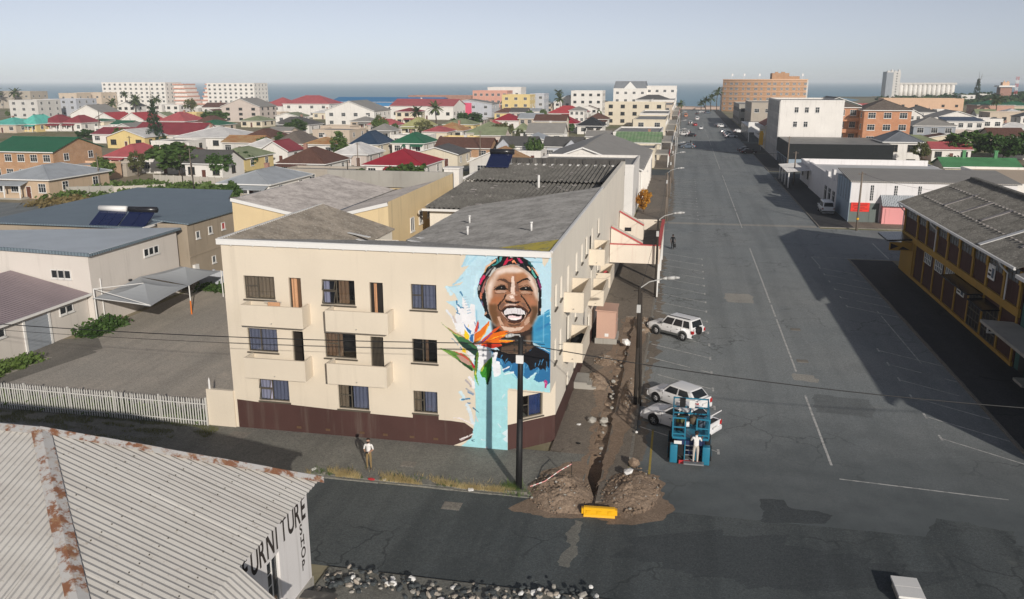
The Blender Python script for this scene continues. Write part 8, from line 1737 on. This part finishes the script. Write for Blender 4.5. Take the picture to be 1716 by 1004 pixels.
def car_proto(kind, paint, boot=False):
    L, W, H, belt, bon, clr, (xf, xw, xrf, xrr, xrb, xt), wr, wb = KINDS_[kind]
    t = thing('parked_car', 'car', 'car', (0, 0, 0)); hw = W / 2
    top = lambda x: (bon - .1 + (xf - x) / (xf - xw) * .1 + .02 if x > xw else (belt if x > xrb + .02 or kind in ('suv', 'van', 'hatch') else belt - .06 * (xrb - x) / (xrb - xt + .01)))
    xs = [xf, xf - .12, xf - .5, xw, (xw + xrb) / 2, xrb if xrb - xt > .3 else xrb - .02, xt + .1, xt]; st = []
    xs = sorted(set(xs), reverse=True)
    for x in xs:
        e = .86 if x in (xf, xt) else (.96 if abs(x - xf) < .2 or abs(x - xt) < .2 else 1); z1 = top(x) if x not in (xf,) else bon - .2; zc = clr + (.12 if x in (xf, xt) else 0); zm = (zc + z1) / 2 + .06
        st.append([(x, -hw * .9 * e, zc), (x, hw * .9 * e, zc), (x, hw * e, zm), (x, hw * .93 * e, z1), (x, -hw * .93 * e, z1), (x, -hw * e, zm)])
    mb = MB(); ring_loft(mb, st); rw = hw * .76; bw = hw * .92
    G = [(xw, belt - .02), (xrf, H), (xrr, H - .03), (xrb, belt - .02)]
    lo = [(G[0][0], -bw, G[0][1]), (G[0][0], bw, G[0][1]), (G[3][0], bw, G[3][1]), (G[3][0], -bw, G[3][1])]; hi = [(G[1][0], -rw, G[1][1]), (G[1][0], rw, G[1][1]), (G[2][0], rw, G[2][1]), (G[2][0], -rw, G[2][1])]
    mc = (G[1][0] + G[2][0]) / 2; hi2 = [(mc, -rw * .98, H + .03), (mc, rw * .98, H + .03)]
    mb.add(lo + hi, ((0, 1, 5, 4), (2, 3, 7, 6), (1, 2, 6, 5), (3, 0, 4, 7), (4, 5, 6, 7)))
    me = mb.mesh('body', paint); bevel_mesh(me, .055, 2); place(me, 'body', t)
    def panel(q, u0, u1, v0, v1, m, name, off=.022):   # glass laid over a face of the cabin, bilinear inset
        a, b, c, d = [Vector(p) for p in q]; n = (b - a).cross(d - a).normalized() * off
        f = lambda u, v: a.lerp(b, u).lerp(d.lerp(c, u), v) + n
        mb = MB(); K = 3
        for i in range(K):
            for j in range(2): mb.quad(f(u0 + (u1 - u0) * i / K, v0 + (v1 - v0) * j / 2), f(u0 + (u1 - u0) * (i + 1) / K, v0 + (v1 - v0) * j / 2), f(u0 + (u1 - u0) * (i + 1) / K, v0 + (v1 - v0) * (j + 1) / 2), f(u0 + (u1 - u0) * i / K, v0 + (v1 - v0) * (j + 1) / 2))
        mb.lobj(name, m, t)
    panel((lo[0], lo[1], hi[1], hi[0]), .07, .93, .12, .9, 'glass', 'windscreen'); panel((lo[2], lo[3], hi[3], hi[2]), .08, .92, .16 if kind != 'suv' else .22, .88, 'glass', 'rear_window')
    cuts = {'suv': ((.06, .36), (.40, .68), (.72, .93)), 'hatch': ((.08, .46), (.51, .86)), 'sedan': ((.10, .47), (.52, .88)), 'van': ((.03, .3), (.36, .66), (.7, .96))}[kind]
    for a, b in cuts: panel((lo[1], lo[2], hi[2], hi[1]), a, b, .12, .86, 'glass', 'side_window'); panel((lo[3], lo[0], hi[0], hi[3]), 1 - b, 1 - a, .12, .86, 'glass', 'side_window')
    tm = MB(); N = 18; pr = [(wr * .62, -.085), (wr * .96, -.095), (wr, -.06), (wr, .06), (wr * .96, .095), (wr * .62, .085)]
    for i in range(N):
        a, b = 6.2832 * i / N, 6.2832 * (i + 1) / N
        for (r0, y0), (r1, y1) in zip(pr[:-1], pr[1:]): tm.quad((r0 * math.cos(a), y0, r0 * math.sin(a)), (r1 * math.cos(a), y1, r1 * math.sin(a)), (r1 * math.cos(b), y1, r1 * math.sin(b)), (r0 * math.cos(b), y0, r0 * math.sin(b)))
    tme = tm.mesh('wheel', 'tyre', True); rm = MB(); rm.tube((0, -.07, 0), (0, .07, 0), wr * .63, wr * .63, 14)
    for k in range(5): a = 6.2832 * k / 5; rm.beam((wr * .12 * math.cos(a), .075, wr * .12 * math.sin(a)), (wr * .55 * math.cos(a), .075, wr * .55 * math.sin(a)), .05, .03, 1); rm.beam((wr * .12 * math.cos(a), -.075, wr * .12 * math.sin(a)), (wr * .55 * math.cos(a), -.075, wr * .55 * math.sin(a)), .05, .03, 1)
    rme = rm.mesh('rim', ['bumper' if kind == 'sedan' and boot else 'rim', 'rim'], True)
    am = MB(); am.tube((0, -.02, 0), (0, .02, 0), wr * 1.2, wr * 1.2, 20); ame = am.mesh('wheel_arch', 'bumper' if kind == 'suv' else 'black')
    for x in (wb, -wb):
        for s in (-1, 1): w = place(tme, 'wheel', t, (x, s * (hw - .06), wr)); place(rme, 'rim', w); place(ame, 'wheel_arch', t, (x, s * (hw * .985), wr + .05))
    for s in (-1, 1):
        mb = MB(); mb.box(xt - .02, xt + .16, s * hw * .86 - .11, s * hw * .86 + .11, belt - .33, belt - .08); mb.lobj('tail_light', 'tail_red', t); mb = MB(); mb.box(xf - .2, xf + .012, s * hw * .66 - .17, s * hw * .66 + .17, bon - .32, bon - .17); mb.lobj('headlight', 'glass_grey', t)
        mb = MB(); mb.box(xw - .28, xw - .1, s * (hw + .04) - .07, s * (hw + .04) + .07, belt + .02, belt + .15); mb.lobj('mirror', paint if kind != 'suv' else 'bumper', t)
        for x in ((xw - .15, xw - 1.1, xw - 2.0) if kind != 'hatch' else (xw - .15, xw - 1.15)): mb = MB(); mb.beam((x, s * (hw * 1.0 + .002), clr + .16), (x - .02, s * (hw * .955 + .004), belt - .05), .012, .014); mb.lobj('door_seam', 'black', t)
        for x in (.15, -.75): mb = MB(); mb.box(x - .07, x + .07, s * hw - .005, s * hw + .02, belt - .2, belt - .165); mb.lobj('door_handle', 'bumper', t)
    bm_ = 'bumper' if kind in ('suv', 'van') else paint
    mb = MB(); mb.box(xt - .09, xt + .12, -hw * .92, hw * .92, clr + .1, clr + .36); me = mb.mesh('bumper', bm_); bevel_mesh(me, .04, 2); place(me, 'bumper', t); mb = MB(); mb.box(xf - .12, xf + .08, -hw * .9, hw * .9, clr + .08, clr + .34); me = mb.mesh('bumper', bm_); bevel_mesh(me, .04, 2); place(me, 'bumper', t)
    mb = MB(); mb.box(xt - .105, xt - .09, -.25, .25, clr + .38, clr + .49); mb.lobj('number_plate', 'barrier_yellow' if False else 'whitepaint', t)
    if kind == 'suv':
        for s in (-1, 1): mb = MB(); mb.box(-wb + .3, wb - .3, s * hw - .01, s * hw + .025, clr + .05, clr + .22); mb.lobj('sill_trim', 'bumper', t); mb = MB(); mb.box(xrr + .1, xrf - .1, s * rw * .86 - .025, s * rw * .86 + .025, H + .02, H + .07); mb.lobj('roof_rail', 'bumper', t)
        mb = MB(); mb.tube((xt - .2, .15, .95), (xt - .01, .15, .95), .33, .33, 16); mb.lobj('spare_wheel', 'tyre', t, True)
    if boot:
        mb = MB(); mb.add([(xrb, -.62, belt + .02), (xrb, .62, belt + .02), (xrb - .75, .6, belt + .62), (xrb - .75, -.6, belt + .62), (xrb, -.62, belt - .04), (xrb, .62, belt - .04), (xrb - .75, .6, belt + .55), (xrb - .75, -.6, belt + .55)], ((0, 1, 2, 3), (7, 6, 5, 4), (0, 4, 5, 1), (1, 5, 6, 2), (2, 6, 7, 3), (3, 7, 4, 0))); mb.lobj('boot_lid', paint, t); mb = MB(); mb.box(xt + .1, xrb - .02, -.6, .6, belt - .1, belt - .02); mb.lobj('boot_opening', 'black', t)
    return t
def car(label, kind, paint, x, y, ang, boot=False, cat='car'):
    k = (kind, paint, boot)
    if k not in CARS: CARS[k] = t = car_proto(kind, paint, boot)
    else: t = copy_tree(CARS[k])
    t['label'] = label; t['category'] = cat; t.location = (x, y, .005); t.rotation_euler = (0, 0, R(ang)); return t
car('white four wheel drive with grey bumpers nosed to the kerb', 'suv', 'carwhite', .1, 66.3, 146)
car('white boxy hatchback parked behind the blue lift', 'hatch', 'carwhite', .5, 51.1, 143)
car('white coupe with its boot lid raised beside the blue lift', 'sedan', 'carwhite', .62, 47.5, 149, True)
v_ = car('white panel van seen from behind on the right pavement', 'van', 'carwhite', 22.3, 137.2, 90, False, 'van'); v_.location.z = PZ
for lab, k, p, x, y, a in (('grey blue sedan parked across the left bays', 'sedan', 'carblue', 1.3, 266, 185), ('dark sedan beside the grey blue one', 'sedan', 'carblack', .7, 273, 190), ('white hatchback in the left bays further on', 'hatch', 'carwhite', 0, 330, 160), ('white four wheel drive in the left bays further on', 'suv', 'carwhite', .2, 337, 160), ('dark hatchback ahead of the white pair in the left bays', 'hatch', 'carblack', 2.4, 322, 165), ('red hatchback standing in the left lane', 'hatch', 'carred', 4.6, 402, 100), ('white four wheel drive next to the red hatchback', 'suv', 'carwhite', 2.6, 415, 95), ('white hatchback driving towards the viewer', 'hatch', 'carwhite', 7.0, 373, -90), ('white van driving near the sea end', 'van', 'carwhite', 6.4, 462, 90), ('dark sedan driving near the sea end', 'sedan', 'carblack', 7.2, 540, 90), ('white sedan turning at the sea end', 'sedan', 'carwhite', 10, 572, 150),
    ('maroon dark sedan nosed to the right kerb, nearer of two', 'sedan', 'carmaroon', 18.2, 249.5, 20), ('black sedan nosed to the right kerb, farther of two', 'sedan', 'carblack', 17.9, 256, 20), ('white sedan at the head of the right hand row', 'sedan', 'carwhite', 16.8, 321, 20), ('dark sedan second in the right hand row', 'sedan', 'carblue', 16.6, 330, 20), ('silver hatchback third in the right hand row', 'hatch', 'carsilver', 16.4, 340, 20), ('silver sedan fourth in the right hand row', 'sedan', 'carsilver', 16.2, 350, 20), ('white hatchback standing by the black canopied shops', 'hatch', 'carwhite', 21.2, 352, 10), ('white four wheel drive far along the right hand row', 'suv', 'carwhite', 16.0, 388, 20), ('pale blue sedan far along the right hand row', 'sedan', 'carsilver', 15.8, 397, 20), ('white sedan last but one in the right hand row', 'sedan', 'carwhite', 15.6, 405, 20),
    ('dark car parked at the sea railing, first', 'sedan', 'carblue', 14, 560, 30), ('dark car parked at the sea railing, second', 'hatch', 'carblack', 14.2, 568, 30), ('grey car parked at the sea railing', 'sedan', 'cargrey', 14.5, 576, 30), ('orange bus shaped van parked on the left near the sea', 'van', 'carorange', .5, 500, 92), ('orange van behind the other orange van', 'van', 'carorange', .4, 512, 92),
    ('white car parked before the maroon roofed bungalow', 'hatch', 'carwhite', -232, 296, 10), ('pale blue car parked before the maroon roofed bungalow', 'sedan', 'carsilver', -222, 300, 5), ('silver car parked before the navy roofed bungalow', 'hatch', 'carsilver', -80.5, 211, 20)):
    car(lab, k, p, x, y, a)

# blue lift platform behind the coupe
LX, LY = 1.15, 43.9
lf = thing('lift_platform', 'blue rough terrain scissor lift with railed platform parked behind the coupe', 'lift', (LX, LY, 0))
mb = MB(); mb.box(LX - .8, LX + .8, LY - 1.35, LY + 1.3, .45, .95); me = mb.mesh('chassis', 'lift_navy', False, wloc(lf)); bevel_mesh(me, .04, 1); place(me, 'chassis', lf)
for s in (-1, 1):
    mb = MB(); mb.box(LX + s * .85 - .2, LX + s * .85 + .2, LY - 1.72, LY - 1.3, .12, 1.15); me = mb.mesh('outrigger_box', 'lift_blue', False, wloc(lf)); bevel_mesh(me, .05, 2); place(me, 'outrigger_box', lf)
    mb = MB(); mb.box(LX + s * .88 - .16, LX + s * .88 + .16, LY + .2, LY + 1.2, .95, 1.3); mb.obj('tank_box', 'lift_navy', lf)
    for yy in (-.75, .85):
        mb = MB(); mb.tube((LX + s * 1.0 - .16, LY + yy, .42), (LX + s * 1.0 + .16, LY + yy, .42), .42, .42, 18); w = mb.obj('wheel', 'tyre', lf, True); mb = MB(); mb.tube((LX + s * 1.0 + s * .1, LY + yy, .42), (LX + s * 1.0 + s * .18, LY + yy, .42), .2, .2, 12); mb.obj('rim', 'lift_blue', w)
    for k in range(2):
        for a, b in (((-1.1, .98 + k * .22), (1.1, 1.2 + k * .22)), ((1.1, .98 + k * .22), (-1.1, 1.2 + k * .22))): mb = MB(); mb.beam((LX + s * .45, LY + a[0], a[1]), (LX + s * .45, LY + b[0], b[1]), .07, .14); mb.obj('scissor_arm', 'lift_blue', lf)
mb = MB(); mb.box(LX - .95, LX + .95, LY - 1.45, LY + 1.55, 1.42, 1.54); mb.obj('deck', 'lift_blue', lf)
mb = MB(); mb.box(LX - .68, LX + .62, LY - 1.6, LY - 1.46, 1.18, 1.42); mb.obj('rear_beam', 'lift_navy', lf); mb = MB(); mb.box(LX - .55, LX + .5, LY - 1.78, LY - 1.73, .14, .34); mb.obj('hazard_board', 'red_paint', lf)
rails = []
for (a, b) in (((-.95, -1.45), (.95, -1.45)), ((-.95, 1.55), (.95, 1.55)), ((-.95, -1.45), (-.95, 1.55)), ((.95, -1.45), (.95, 1.55))):
    for z in (1.72, 2.1, 2.62):
        if a[1] == b[1] == -1.45: 
            for u0, u1 in ((-.95, -.3), (.3, .95)): mb = MB(); mb.beam((LX + u0, LY - 1.45, z), (LX + u1, LY - 1.45, z), .06, .07); mb.obj('rail', 'lift_blue', lf)
        else: mb = MB(); mb.beam((LX + a[0], LY + a[1], z), (LX + b[0], LY + b[1], z), .06, .07); mb.obj('rail', 'lift_blue', lf)
for (x, y) in ((-.95, -1.45), (.95, -1.45), (-.3, -1.45), (.3, -1.45), (-.95, 1.55), (.95, 1.55), (0, 1.55), (-.95, -.45), (.95, -.45), (-.95, .55), (.95, .55)): mb = MB(); mb.box(LX + x - .035, LX + x + .035, LY + y - .035, LY + y + .035, 1.54, 2.66); mb.obj('stanchion', 'lift_blue', lf)
for s in (-1, 1):
    for y0 in (-1.45, -.45, .55): mb = MB(); mb.beam((LX + s * .95, LY + y0, 1.6), (LX + s * .95, LY + y0 + 1, 2.6), .04, .05); mb.obj('brace', 'lift_blue', lf)
mb = MB(); mb.box(LX - .62, LX - .3, LY + 1.2, LY + 1.5, 2.2, 2.66); mb.obj('control_box', 'black', lf); mb = MB(); mb.box(LX - .1, LX + .22, LY + 1.3, LY + 1.5, 2.15, 2.6); mb.obj('control_panel', 'whitepaint', lf); mb = MB(); mb.box(LX - .85, LX - .45, LY - 1.625, LY - 1.605, 1.2, 1.38); mb.obj('warning_plate', 'whitepaint', lf)
for k in range(4): mb = MB(); mb.beam((LX - .25, LY - 1.62, .35 + k * .27), (LX + .28, LY - 1.62, .35 + k * .27), .05, .05); mb.obj('ladder_rung', 'steel', lf)
for s in (-.27, .3): mb = MB(); mb.beam((LX + s, LY - 1.62, .2), (LX + s, LY - 1.62, 1.42), .05, .05); mb.obj('ladder_rail', 'lift_blue', lf)
mb = MB(); mb.box(LX - .62, LX - .3, LY - 1.55, LY - 1.36, .5, 1.2); mb.obj('engine_cover', 'black', lf)
for x, y, z, s, m, lab in ((-.55, .3, 1.72, .26, 'leaf_olive', 'green paint sack on the lift deck'), (-.6, -.5, 1.7, .2, 'black', 'black bucket shape on the lift deck'), (.15, .6, 1.7, .25, 'shoe', 'brown box shape on the lift deck'), (-.2, .0, 1.66, .15, 'whitepaint', 'white paint tub on the lift deck'), (.6, .2, 1.7, .22, 'carblue', 'blue crate shape on the lift deck')):
    mb = MB(); mb.tube((0, 0, -s * .9), (0, 0, s * .7), s, s * .9, 10); mb.tube((0, 0, s * .7), (0, 0, s * .8), s * .97, s * .97, 10, 0); tag(mb.lobj('paint_bucket', m, None, True, (LX + x, LY + y, z + .05)), lab.replace(' shape', ''), 'bucket')
# ================================================================= people
def person(label, joints, radii, bones, mats, loc, rz, scale=1.0, extras=None):
    """one continuous skinned body; bones: (a, b, material slot)"""
    names = list(joints); me = bpy.data.meshes.new('person'); me.from_pydata([joints[n] for n in names], [(names.index(a), names.index(b)) for a, b, _ in bones], [])
    o = bpy.data.objects.new('person', me); col.objects.link(o); md = o.modifiers.new('skin', 'SKIN'); md.use_smooth_shade = True; md.branch_smoothing = .6
    for i, n in enumerate(names): sv = me.skin_vertices[0].data[i]; r_ = radii[n]; sv.radius = r_ if isinstance(r_, tuple) else (r_, r_); sv.use_root = n == 'pelvis'
    sb = o.modifiers.new('sub', 'SUBSURF'); sb.levels = 2; sb.render_levels = 2
    dg = bpy.context.evaluated_depsgraph_get(); m2 = bpy.data.meshes.new_from_object(o.evaluated_get(dg)); bpy.data.objects.remove(o)
    for m in mats: m2.materials.append(M(m))
    B = [(Vector(joints[a]), Vector(joints[b]), s) for a, b, s in bones]
    for p in m2.polygons:
        c = p.center; best = 9; bs = 0
        for a, b, s in B:
            d = b - a; t = max(0, min(1, (c - a).dot(d) / max(1e-9, d.length_squared))); q = (c - a - d * t).length
            if q < best: best, bs = q, s
        p.material_index = bs; p.use_smooth = True
    m2.name = 'person'; ob = place(m2, 'person', None, loc, rz, scale); tag(ob, label, 'person'); return ob
def joints_base():
    return {'pelvis': (0, 0, .95), 'spine': (0, .01, 1.12), 'chest': (0, .01, 1.32), 'neck': (0, 0, 1.5), 'jaw': (0, -.03, 1.57), 'head': (0, -.01, 1.66), 'crown': (0, 0, 1.72),
            'hipL': (.09, 0, .92), 'kneeL': (.1, -.02, .5), 'ankL': (.1, .02, .09), 'toeL': (.12, -.14, .04), 'hipR': (-.09, 0, .92), 'kneeR': (-.1, -.02, .5), 'ankR': (-.1, .02, .09), 'toeR': (-.12, -.14, .04),
            'shL': (.18, 0, 1.42), 'elL': (.25, .02, 1.14), 'wrL': (.12, -.2, 1.08), 'paL': (.05, -.26, 1.1), 'shR': (-.18, 0, 1.42), 'elR': (-.25, .02, 1.14), 'wrR': (-.12, -.2, 1.08), 'paR': (-.05, -.26, 1.1)}
RAD = {'pelvis': (.15, .115), 'spine': (.135, .105), 'chest': (.165, .115), 'neck': .055, 'jaw': .072, 'head': .096, 'crown': .075, 'hipL': .095, 'kneeL': .062, 'ankL': .045, 'toeL': .036, 'hipR': .095, 'kneeR': .062, 'ankR': .045, 'toeR': .036, 'shL': .062, 'elL': .045, 'wrL': .03, 'paL': .034, 'shR': .062, 'elR': .045, 'wrR': .03, 'paR': .034}
BN = [('pelvis', 'spine', 0), ('spine', 'chest', 0), ('chest', 'neck', 0), ('neck', 'jaw', 2), ('jaw', 'head', 2), ('head', 'crown', 3), ('pelvis', 'hipL', 1), ('hipL', 'kneeL', 1), ('kneeL', 'ankL', 1), ('ankL', 'toeL', 4), ('pelvis', 'hipR', 1), ('hipR', 'kneeR', 1), ('kneeR', 'ankR', 1), ('ankR', 'toeR', 4), ('chest', 'shL', 0), ('shL', 'elL', 0), ('elL', 'wrL', 2), ('wrL', 'paL', 2), ('chest', 'shR', 0), ('shR', 'elR', 0), ('elR', 'wrR', 2), ('wrR', 'paR', 2)]
def with_fingers(J, Rd, B, fwd, spread, curl):
    J, Rd, B = dict(J), dict(Rd), list(B)
    for s in 'LR':
        p = Vector(J['pa' + s]); f = Vector(fwd[s]).normalized(); sp = Vector(spread[s]).normalized(); cu = Vector(curl[s]).normalized()
        for k, (o, ln) in enumerate(((-.027, .06), (-.009, .075), (.009, .08), (.027, .07))):
            a, b = p + f * .05 + sp * o, p + f * (.05 + ln * .55) + sp * o * 1.1 + cu * ln * .5; J[f'f{s}{k}a'], J[f'f{s}{k}b'] = tuple(a), tuple(b); Rd[f'f{s}{k}a'], Rd[f'f{s}{k}b'] = .0095, .008; B += [('pa' + s, f'f{s}{k}a', 2), (f'f{s}{k}a', f'f{s}{k}b', 2)]
        a, b = p - sp * .045 + f * .01, p - sp * .05 + f * .055; J['t' + s + 'a'], J['t' + s + 'b'] = tuple(a), tuple(b); Rd['t' + s + 'a'], Rd['t' + s + 'b'] = .0105, .009; B += [('pa' + s, 't' + s + 'a', 2), ('t' + s + 'a', 't' + s + 'b', 2)]
    return J, Rd, B
def face(o, mask=False, hair='hair', skin='skin'):
    mb = MB()
    for s in (-1, 1): mb.tube((s * .035, -.098, 1.665), (s * .035, -.108, 1.665), .013, .009, 8)
    mb.lobj('eyes', 'whitepaint', o); mb = MB(); mb.add([(-.014, -.1, 1.63), (.014, -.1, 1.63), (0, -.098, 1.665), (0, -.128, 1.632)], ((0, 1, 3), (1, 2, 3), (2, 0, 3))); mb.lobj('nose', skin, o)
    for s in (-1, 1): mb = MB(); mb.tube((s * .085, -.01, 1.645), (s * .1, -.005, 1.65), .03, .022, 8); mb.lobj('ear', skin, o)
    mb = MB(); bm = bmesh.new(); bmesh.ops.create_uvsphere(bm, u_segments=14, v_segments=8, radius=.108); bm.verts.ensure_lookup_table(); vs = [(v.co.x * .95, v.co.y * 1.0 + .012, v.co.z * .95 + 1.685) for v in bm.verts]; mb.add(vs, [tuple(v.index for v in f.verts) for f in bm.faces if f.calc_center_median().z > (.05 if f.calc_center_median().y < -.03 else -.07)]); bm.free(); mb.lobj('hair', hair, o, True)
    if mask: mb = MB(); mb.add([(-.075, -.06, 1.63), (-.03, -.118, 1.635), (.03, -.118, 1.635), (.075, -.06, 1.63), (-.06, -.06, 1.55), (-.025, -.105, 1.54), (.025, -.105, 1.54), (.06, -.06, 1.55)], ((0, 1, 5, 4), (1, 2, 6, 5), (2, 3, 7, 6))); mb.lobj('face_mask', 'cloth_black', o)
    else: mb = MB(); mb.box(-.025, .025, -.112, -.098, 1.592, 1.602); mb.lobj('mouth', 'redtrim', o)
J, Rd, B = with_fingers(joints_base(), RAD, BN, {'L': (-1, -.5, 0), 'R': (1, -.5, 0)}, {'L': (0, 0, 1), 'R': (0, 0, 1)}, {'L': (-.6, .3, -.2), 'R': (.6, .3, -.2)})
p1 = person('standing man in white shirt and khaki trousers wearing a black mask', J, Rd, B, ['shirt_white', 'khaki', 'skin_light', 'skin_light', 'shoe'], (-15.44, 38.21, PZ), R(4), 1.0); face(p1, True, 'hair', 'skin_light')
mb = MB(); mb.box(-.07, .07, -.33, -.29, 1.06, 1.14); o = mb.lobj('phone', 'black', None, False, (-15.44, 38.21, PZ), R(4)); tag(o, 'dark phone held by the standing man in white', 'phone')
J = joints_base(); J.update({'kneeL': (.09, -.16, .52), 'ankL': (.09, .02, .12), 'toeL': (.1, -.13, .05), 'kneeR': (-.09, .06, .5), 'ankR': (-.09, .3, .14), 'toeR': (-.1, .2, .04), 'elL': (.24, .1, 1.15), 'wrL': (.22, .02, .92), 'paL': (.22, 0, .85), 'elR': (-.25, -.02, 1.15), 'wrR': (-.25, -.1, .92), 'paR': (-.25, -.12, .85)})
J, Rd, B = with_fingers(J, RAD, BN, {'L': (0, 0, -1), 'R': (0, 0, -1)}, {'L': (0, 1, 0), 'R': (0, 1, 0)}, {'L': (-.4, 0, -.2), 'R': (.4, 0, -.2)})
p2 = person('walker in dark clothes carrying a black bag near the cream veranda', J, Rd, B, ['cloth_black', 'cloth_black', 'skin', 'skin', 'shoe'], (-.7, 102.8, .0), R(180), 1.06); face(p2)
bgp = thing('shoulder_bag', 'black bag hanging from the hand of the dark walker', 'bag', (-.45, 102.7, .3)); mb = MB(); mb.box(-.62, -.3, 102.55, 102.8, .28, .72); me = mb.mesh('bag_body', 'black', False, wloc(bgp)); bevel_mesh(me, .05, 2); place(me, 'bag_body', bgp); mb = MB(); mb.path([(-.58, 102.68, .72), (-.46, 102.68, .9), (-.34, 102.68, .72)], .015, 6); mb.obj('handle', 'black', bgp)
J = joints_base(); J.update({'elL': (.26, -.12, 1.2), 'wrL': (.28, -.33, 1.3), 'paL': (.28, -.41, 1.32), 'elR': (-.26, -.12, 1.2), 'wrR': (-.3, -.33, 1.3), 'paR': (-.3, -.41, 1.32), 'chest': (0, -.04, 1.32), 'neck': (0, -.06, 1.5), 'jaw': (0, -.1, 1.56), 'head': (0, -.09, 1.65), 'crown': (0, -.08, 1.71)})
J, Rd, B = with_fingers(J, RAD, BN, {'L': (0, -1, .1), 'R': (0, -1, .1)}, {'L': (1, 0, 0), 'R': (1, 0, 0)}, {'L': (0, .2, -1), 'R': (0, .2, -1)})
p3 = person('painter in white overalls standing on the rear step of the blue lift', J, Rd, B, ['shirt_white', 'trouser_pale', 'skin', 'skin', 'shoe'], (LX + .3, LY - 1.95, .34), R(180), 1.02)
for ch in ('f',): face(p3)
for c in p3.children: c.location = (0, -.08, 0)
mb = MB(); mb.box(LX - .3, LX + .75, LY - 2.1, LY - 1.74, .26, .335); mb.obj('step_plate', 'steel', lf)
J, Rd, B = with_fingers(joints_base(), RAD, BN, {'L': (-1, -.5, 0), 'R': (1, -.5, 0)}, {'L': (0, 0, 1), 'R': (0, 0, 1)}, {'L': (-.6, .3, -.2), 'R': (.6, .3, -.2)})
person('far pedestrian in dark clothes standing behind the grey blue sedan', J, Rd, B, ['cloth_black', 'cloth_black', 'skin', 'hair', 'shoe'], (2.2, 277.5, 0), R(200), 1.05)
# ================================================================= sea air
def haze():
    m = bpy.data.materials.new('haze_air'); m.use_nodes = True; nt = m.node_tree; nt.nodes.remove(nt.nodes['Principled BSDF']); v = nt.nodes.new('ShaderNodeVolumePrincipled'); v.inputs['Color'].default_value = (.84, .92, 1.0, 1); v.inputs['Density'].default_value = HAZE; v.inputs['Anisotropy'].default_value = -.25; nt.links.new(v.outputs[0], nt.nodes['Material Output'].inputs['Volume']); MATS['haze_air'] = m
    mb = MB(); mb.box(-27000, 27000, -100, 30500, -9, 40); o = mb.obj('haze', m); tag(o, 'thin sea haze over the whole town', kind='stuff')
HAZE = .00016
haze()

# ================================================================= families of repeated things
GROUPS = {'parked_car': 'cars along the street', 'street_lamp': 'street lamps along the left pavement', 'utility_pole': 'utility poles of the town', 'palm_tree': 'palms of the town', 'tree': 'leafy trees between the houses', 'conifer': 'conifers', 'shrub': 'shrubs', 'house': 'houses of the town', 'outbuilding': 'outbuildings of the town', 'apartment_block': 'blocks of flats in the town', 'brick_house': 'brick houses', 'brick_flats': 'brick flats', 'shop': 'shops along the street', 'cottage': 'grey gabled cottages', 'hotel': 'seafront hotels', 'villa': 'white villa wings', 'factory': 'factory sheds near the sea', 'hall': 'halls', 'grey_store': 'grey stores near the curved hotel', 'balcony_tower': 'stepped balcony towers', 'overhead_wire': 'overhead wires', 'spoil_heap': 'spoil heaps along the trench', 'litter': 'litter on the pavement', 'bundle': 'bundles on the side balconies', 'boundary_wall': 'boundary walls of the plots', 'paint_bucket': 'buckets and boxes on the lift deck', 'manhole_cover': 'manhole covers', 'solar_heater': 'solar heaters on the workshop roof', 'loose_stone': 'loose stones by the trench', 'white_scrap': 'white scraps by the trench', 'person': 'people in the street'}
for o in list(bpy.data.objects):
    if o.parent is None and 'category' in o and 'group' not in o and 'kind' not in o:
        g = GROUPS.get(o.name.split('.')[0])
        if g: o['group'] = g
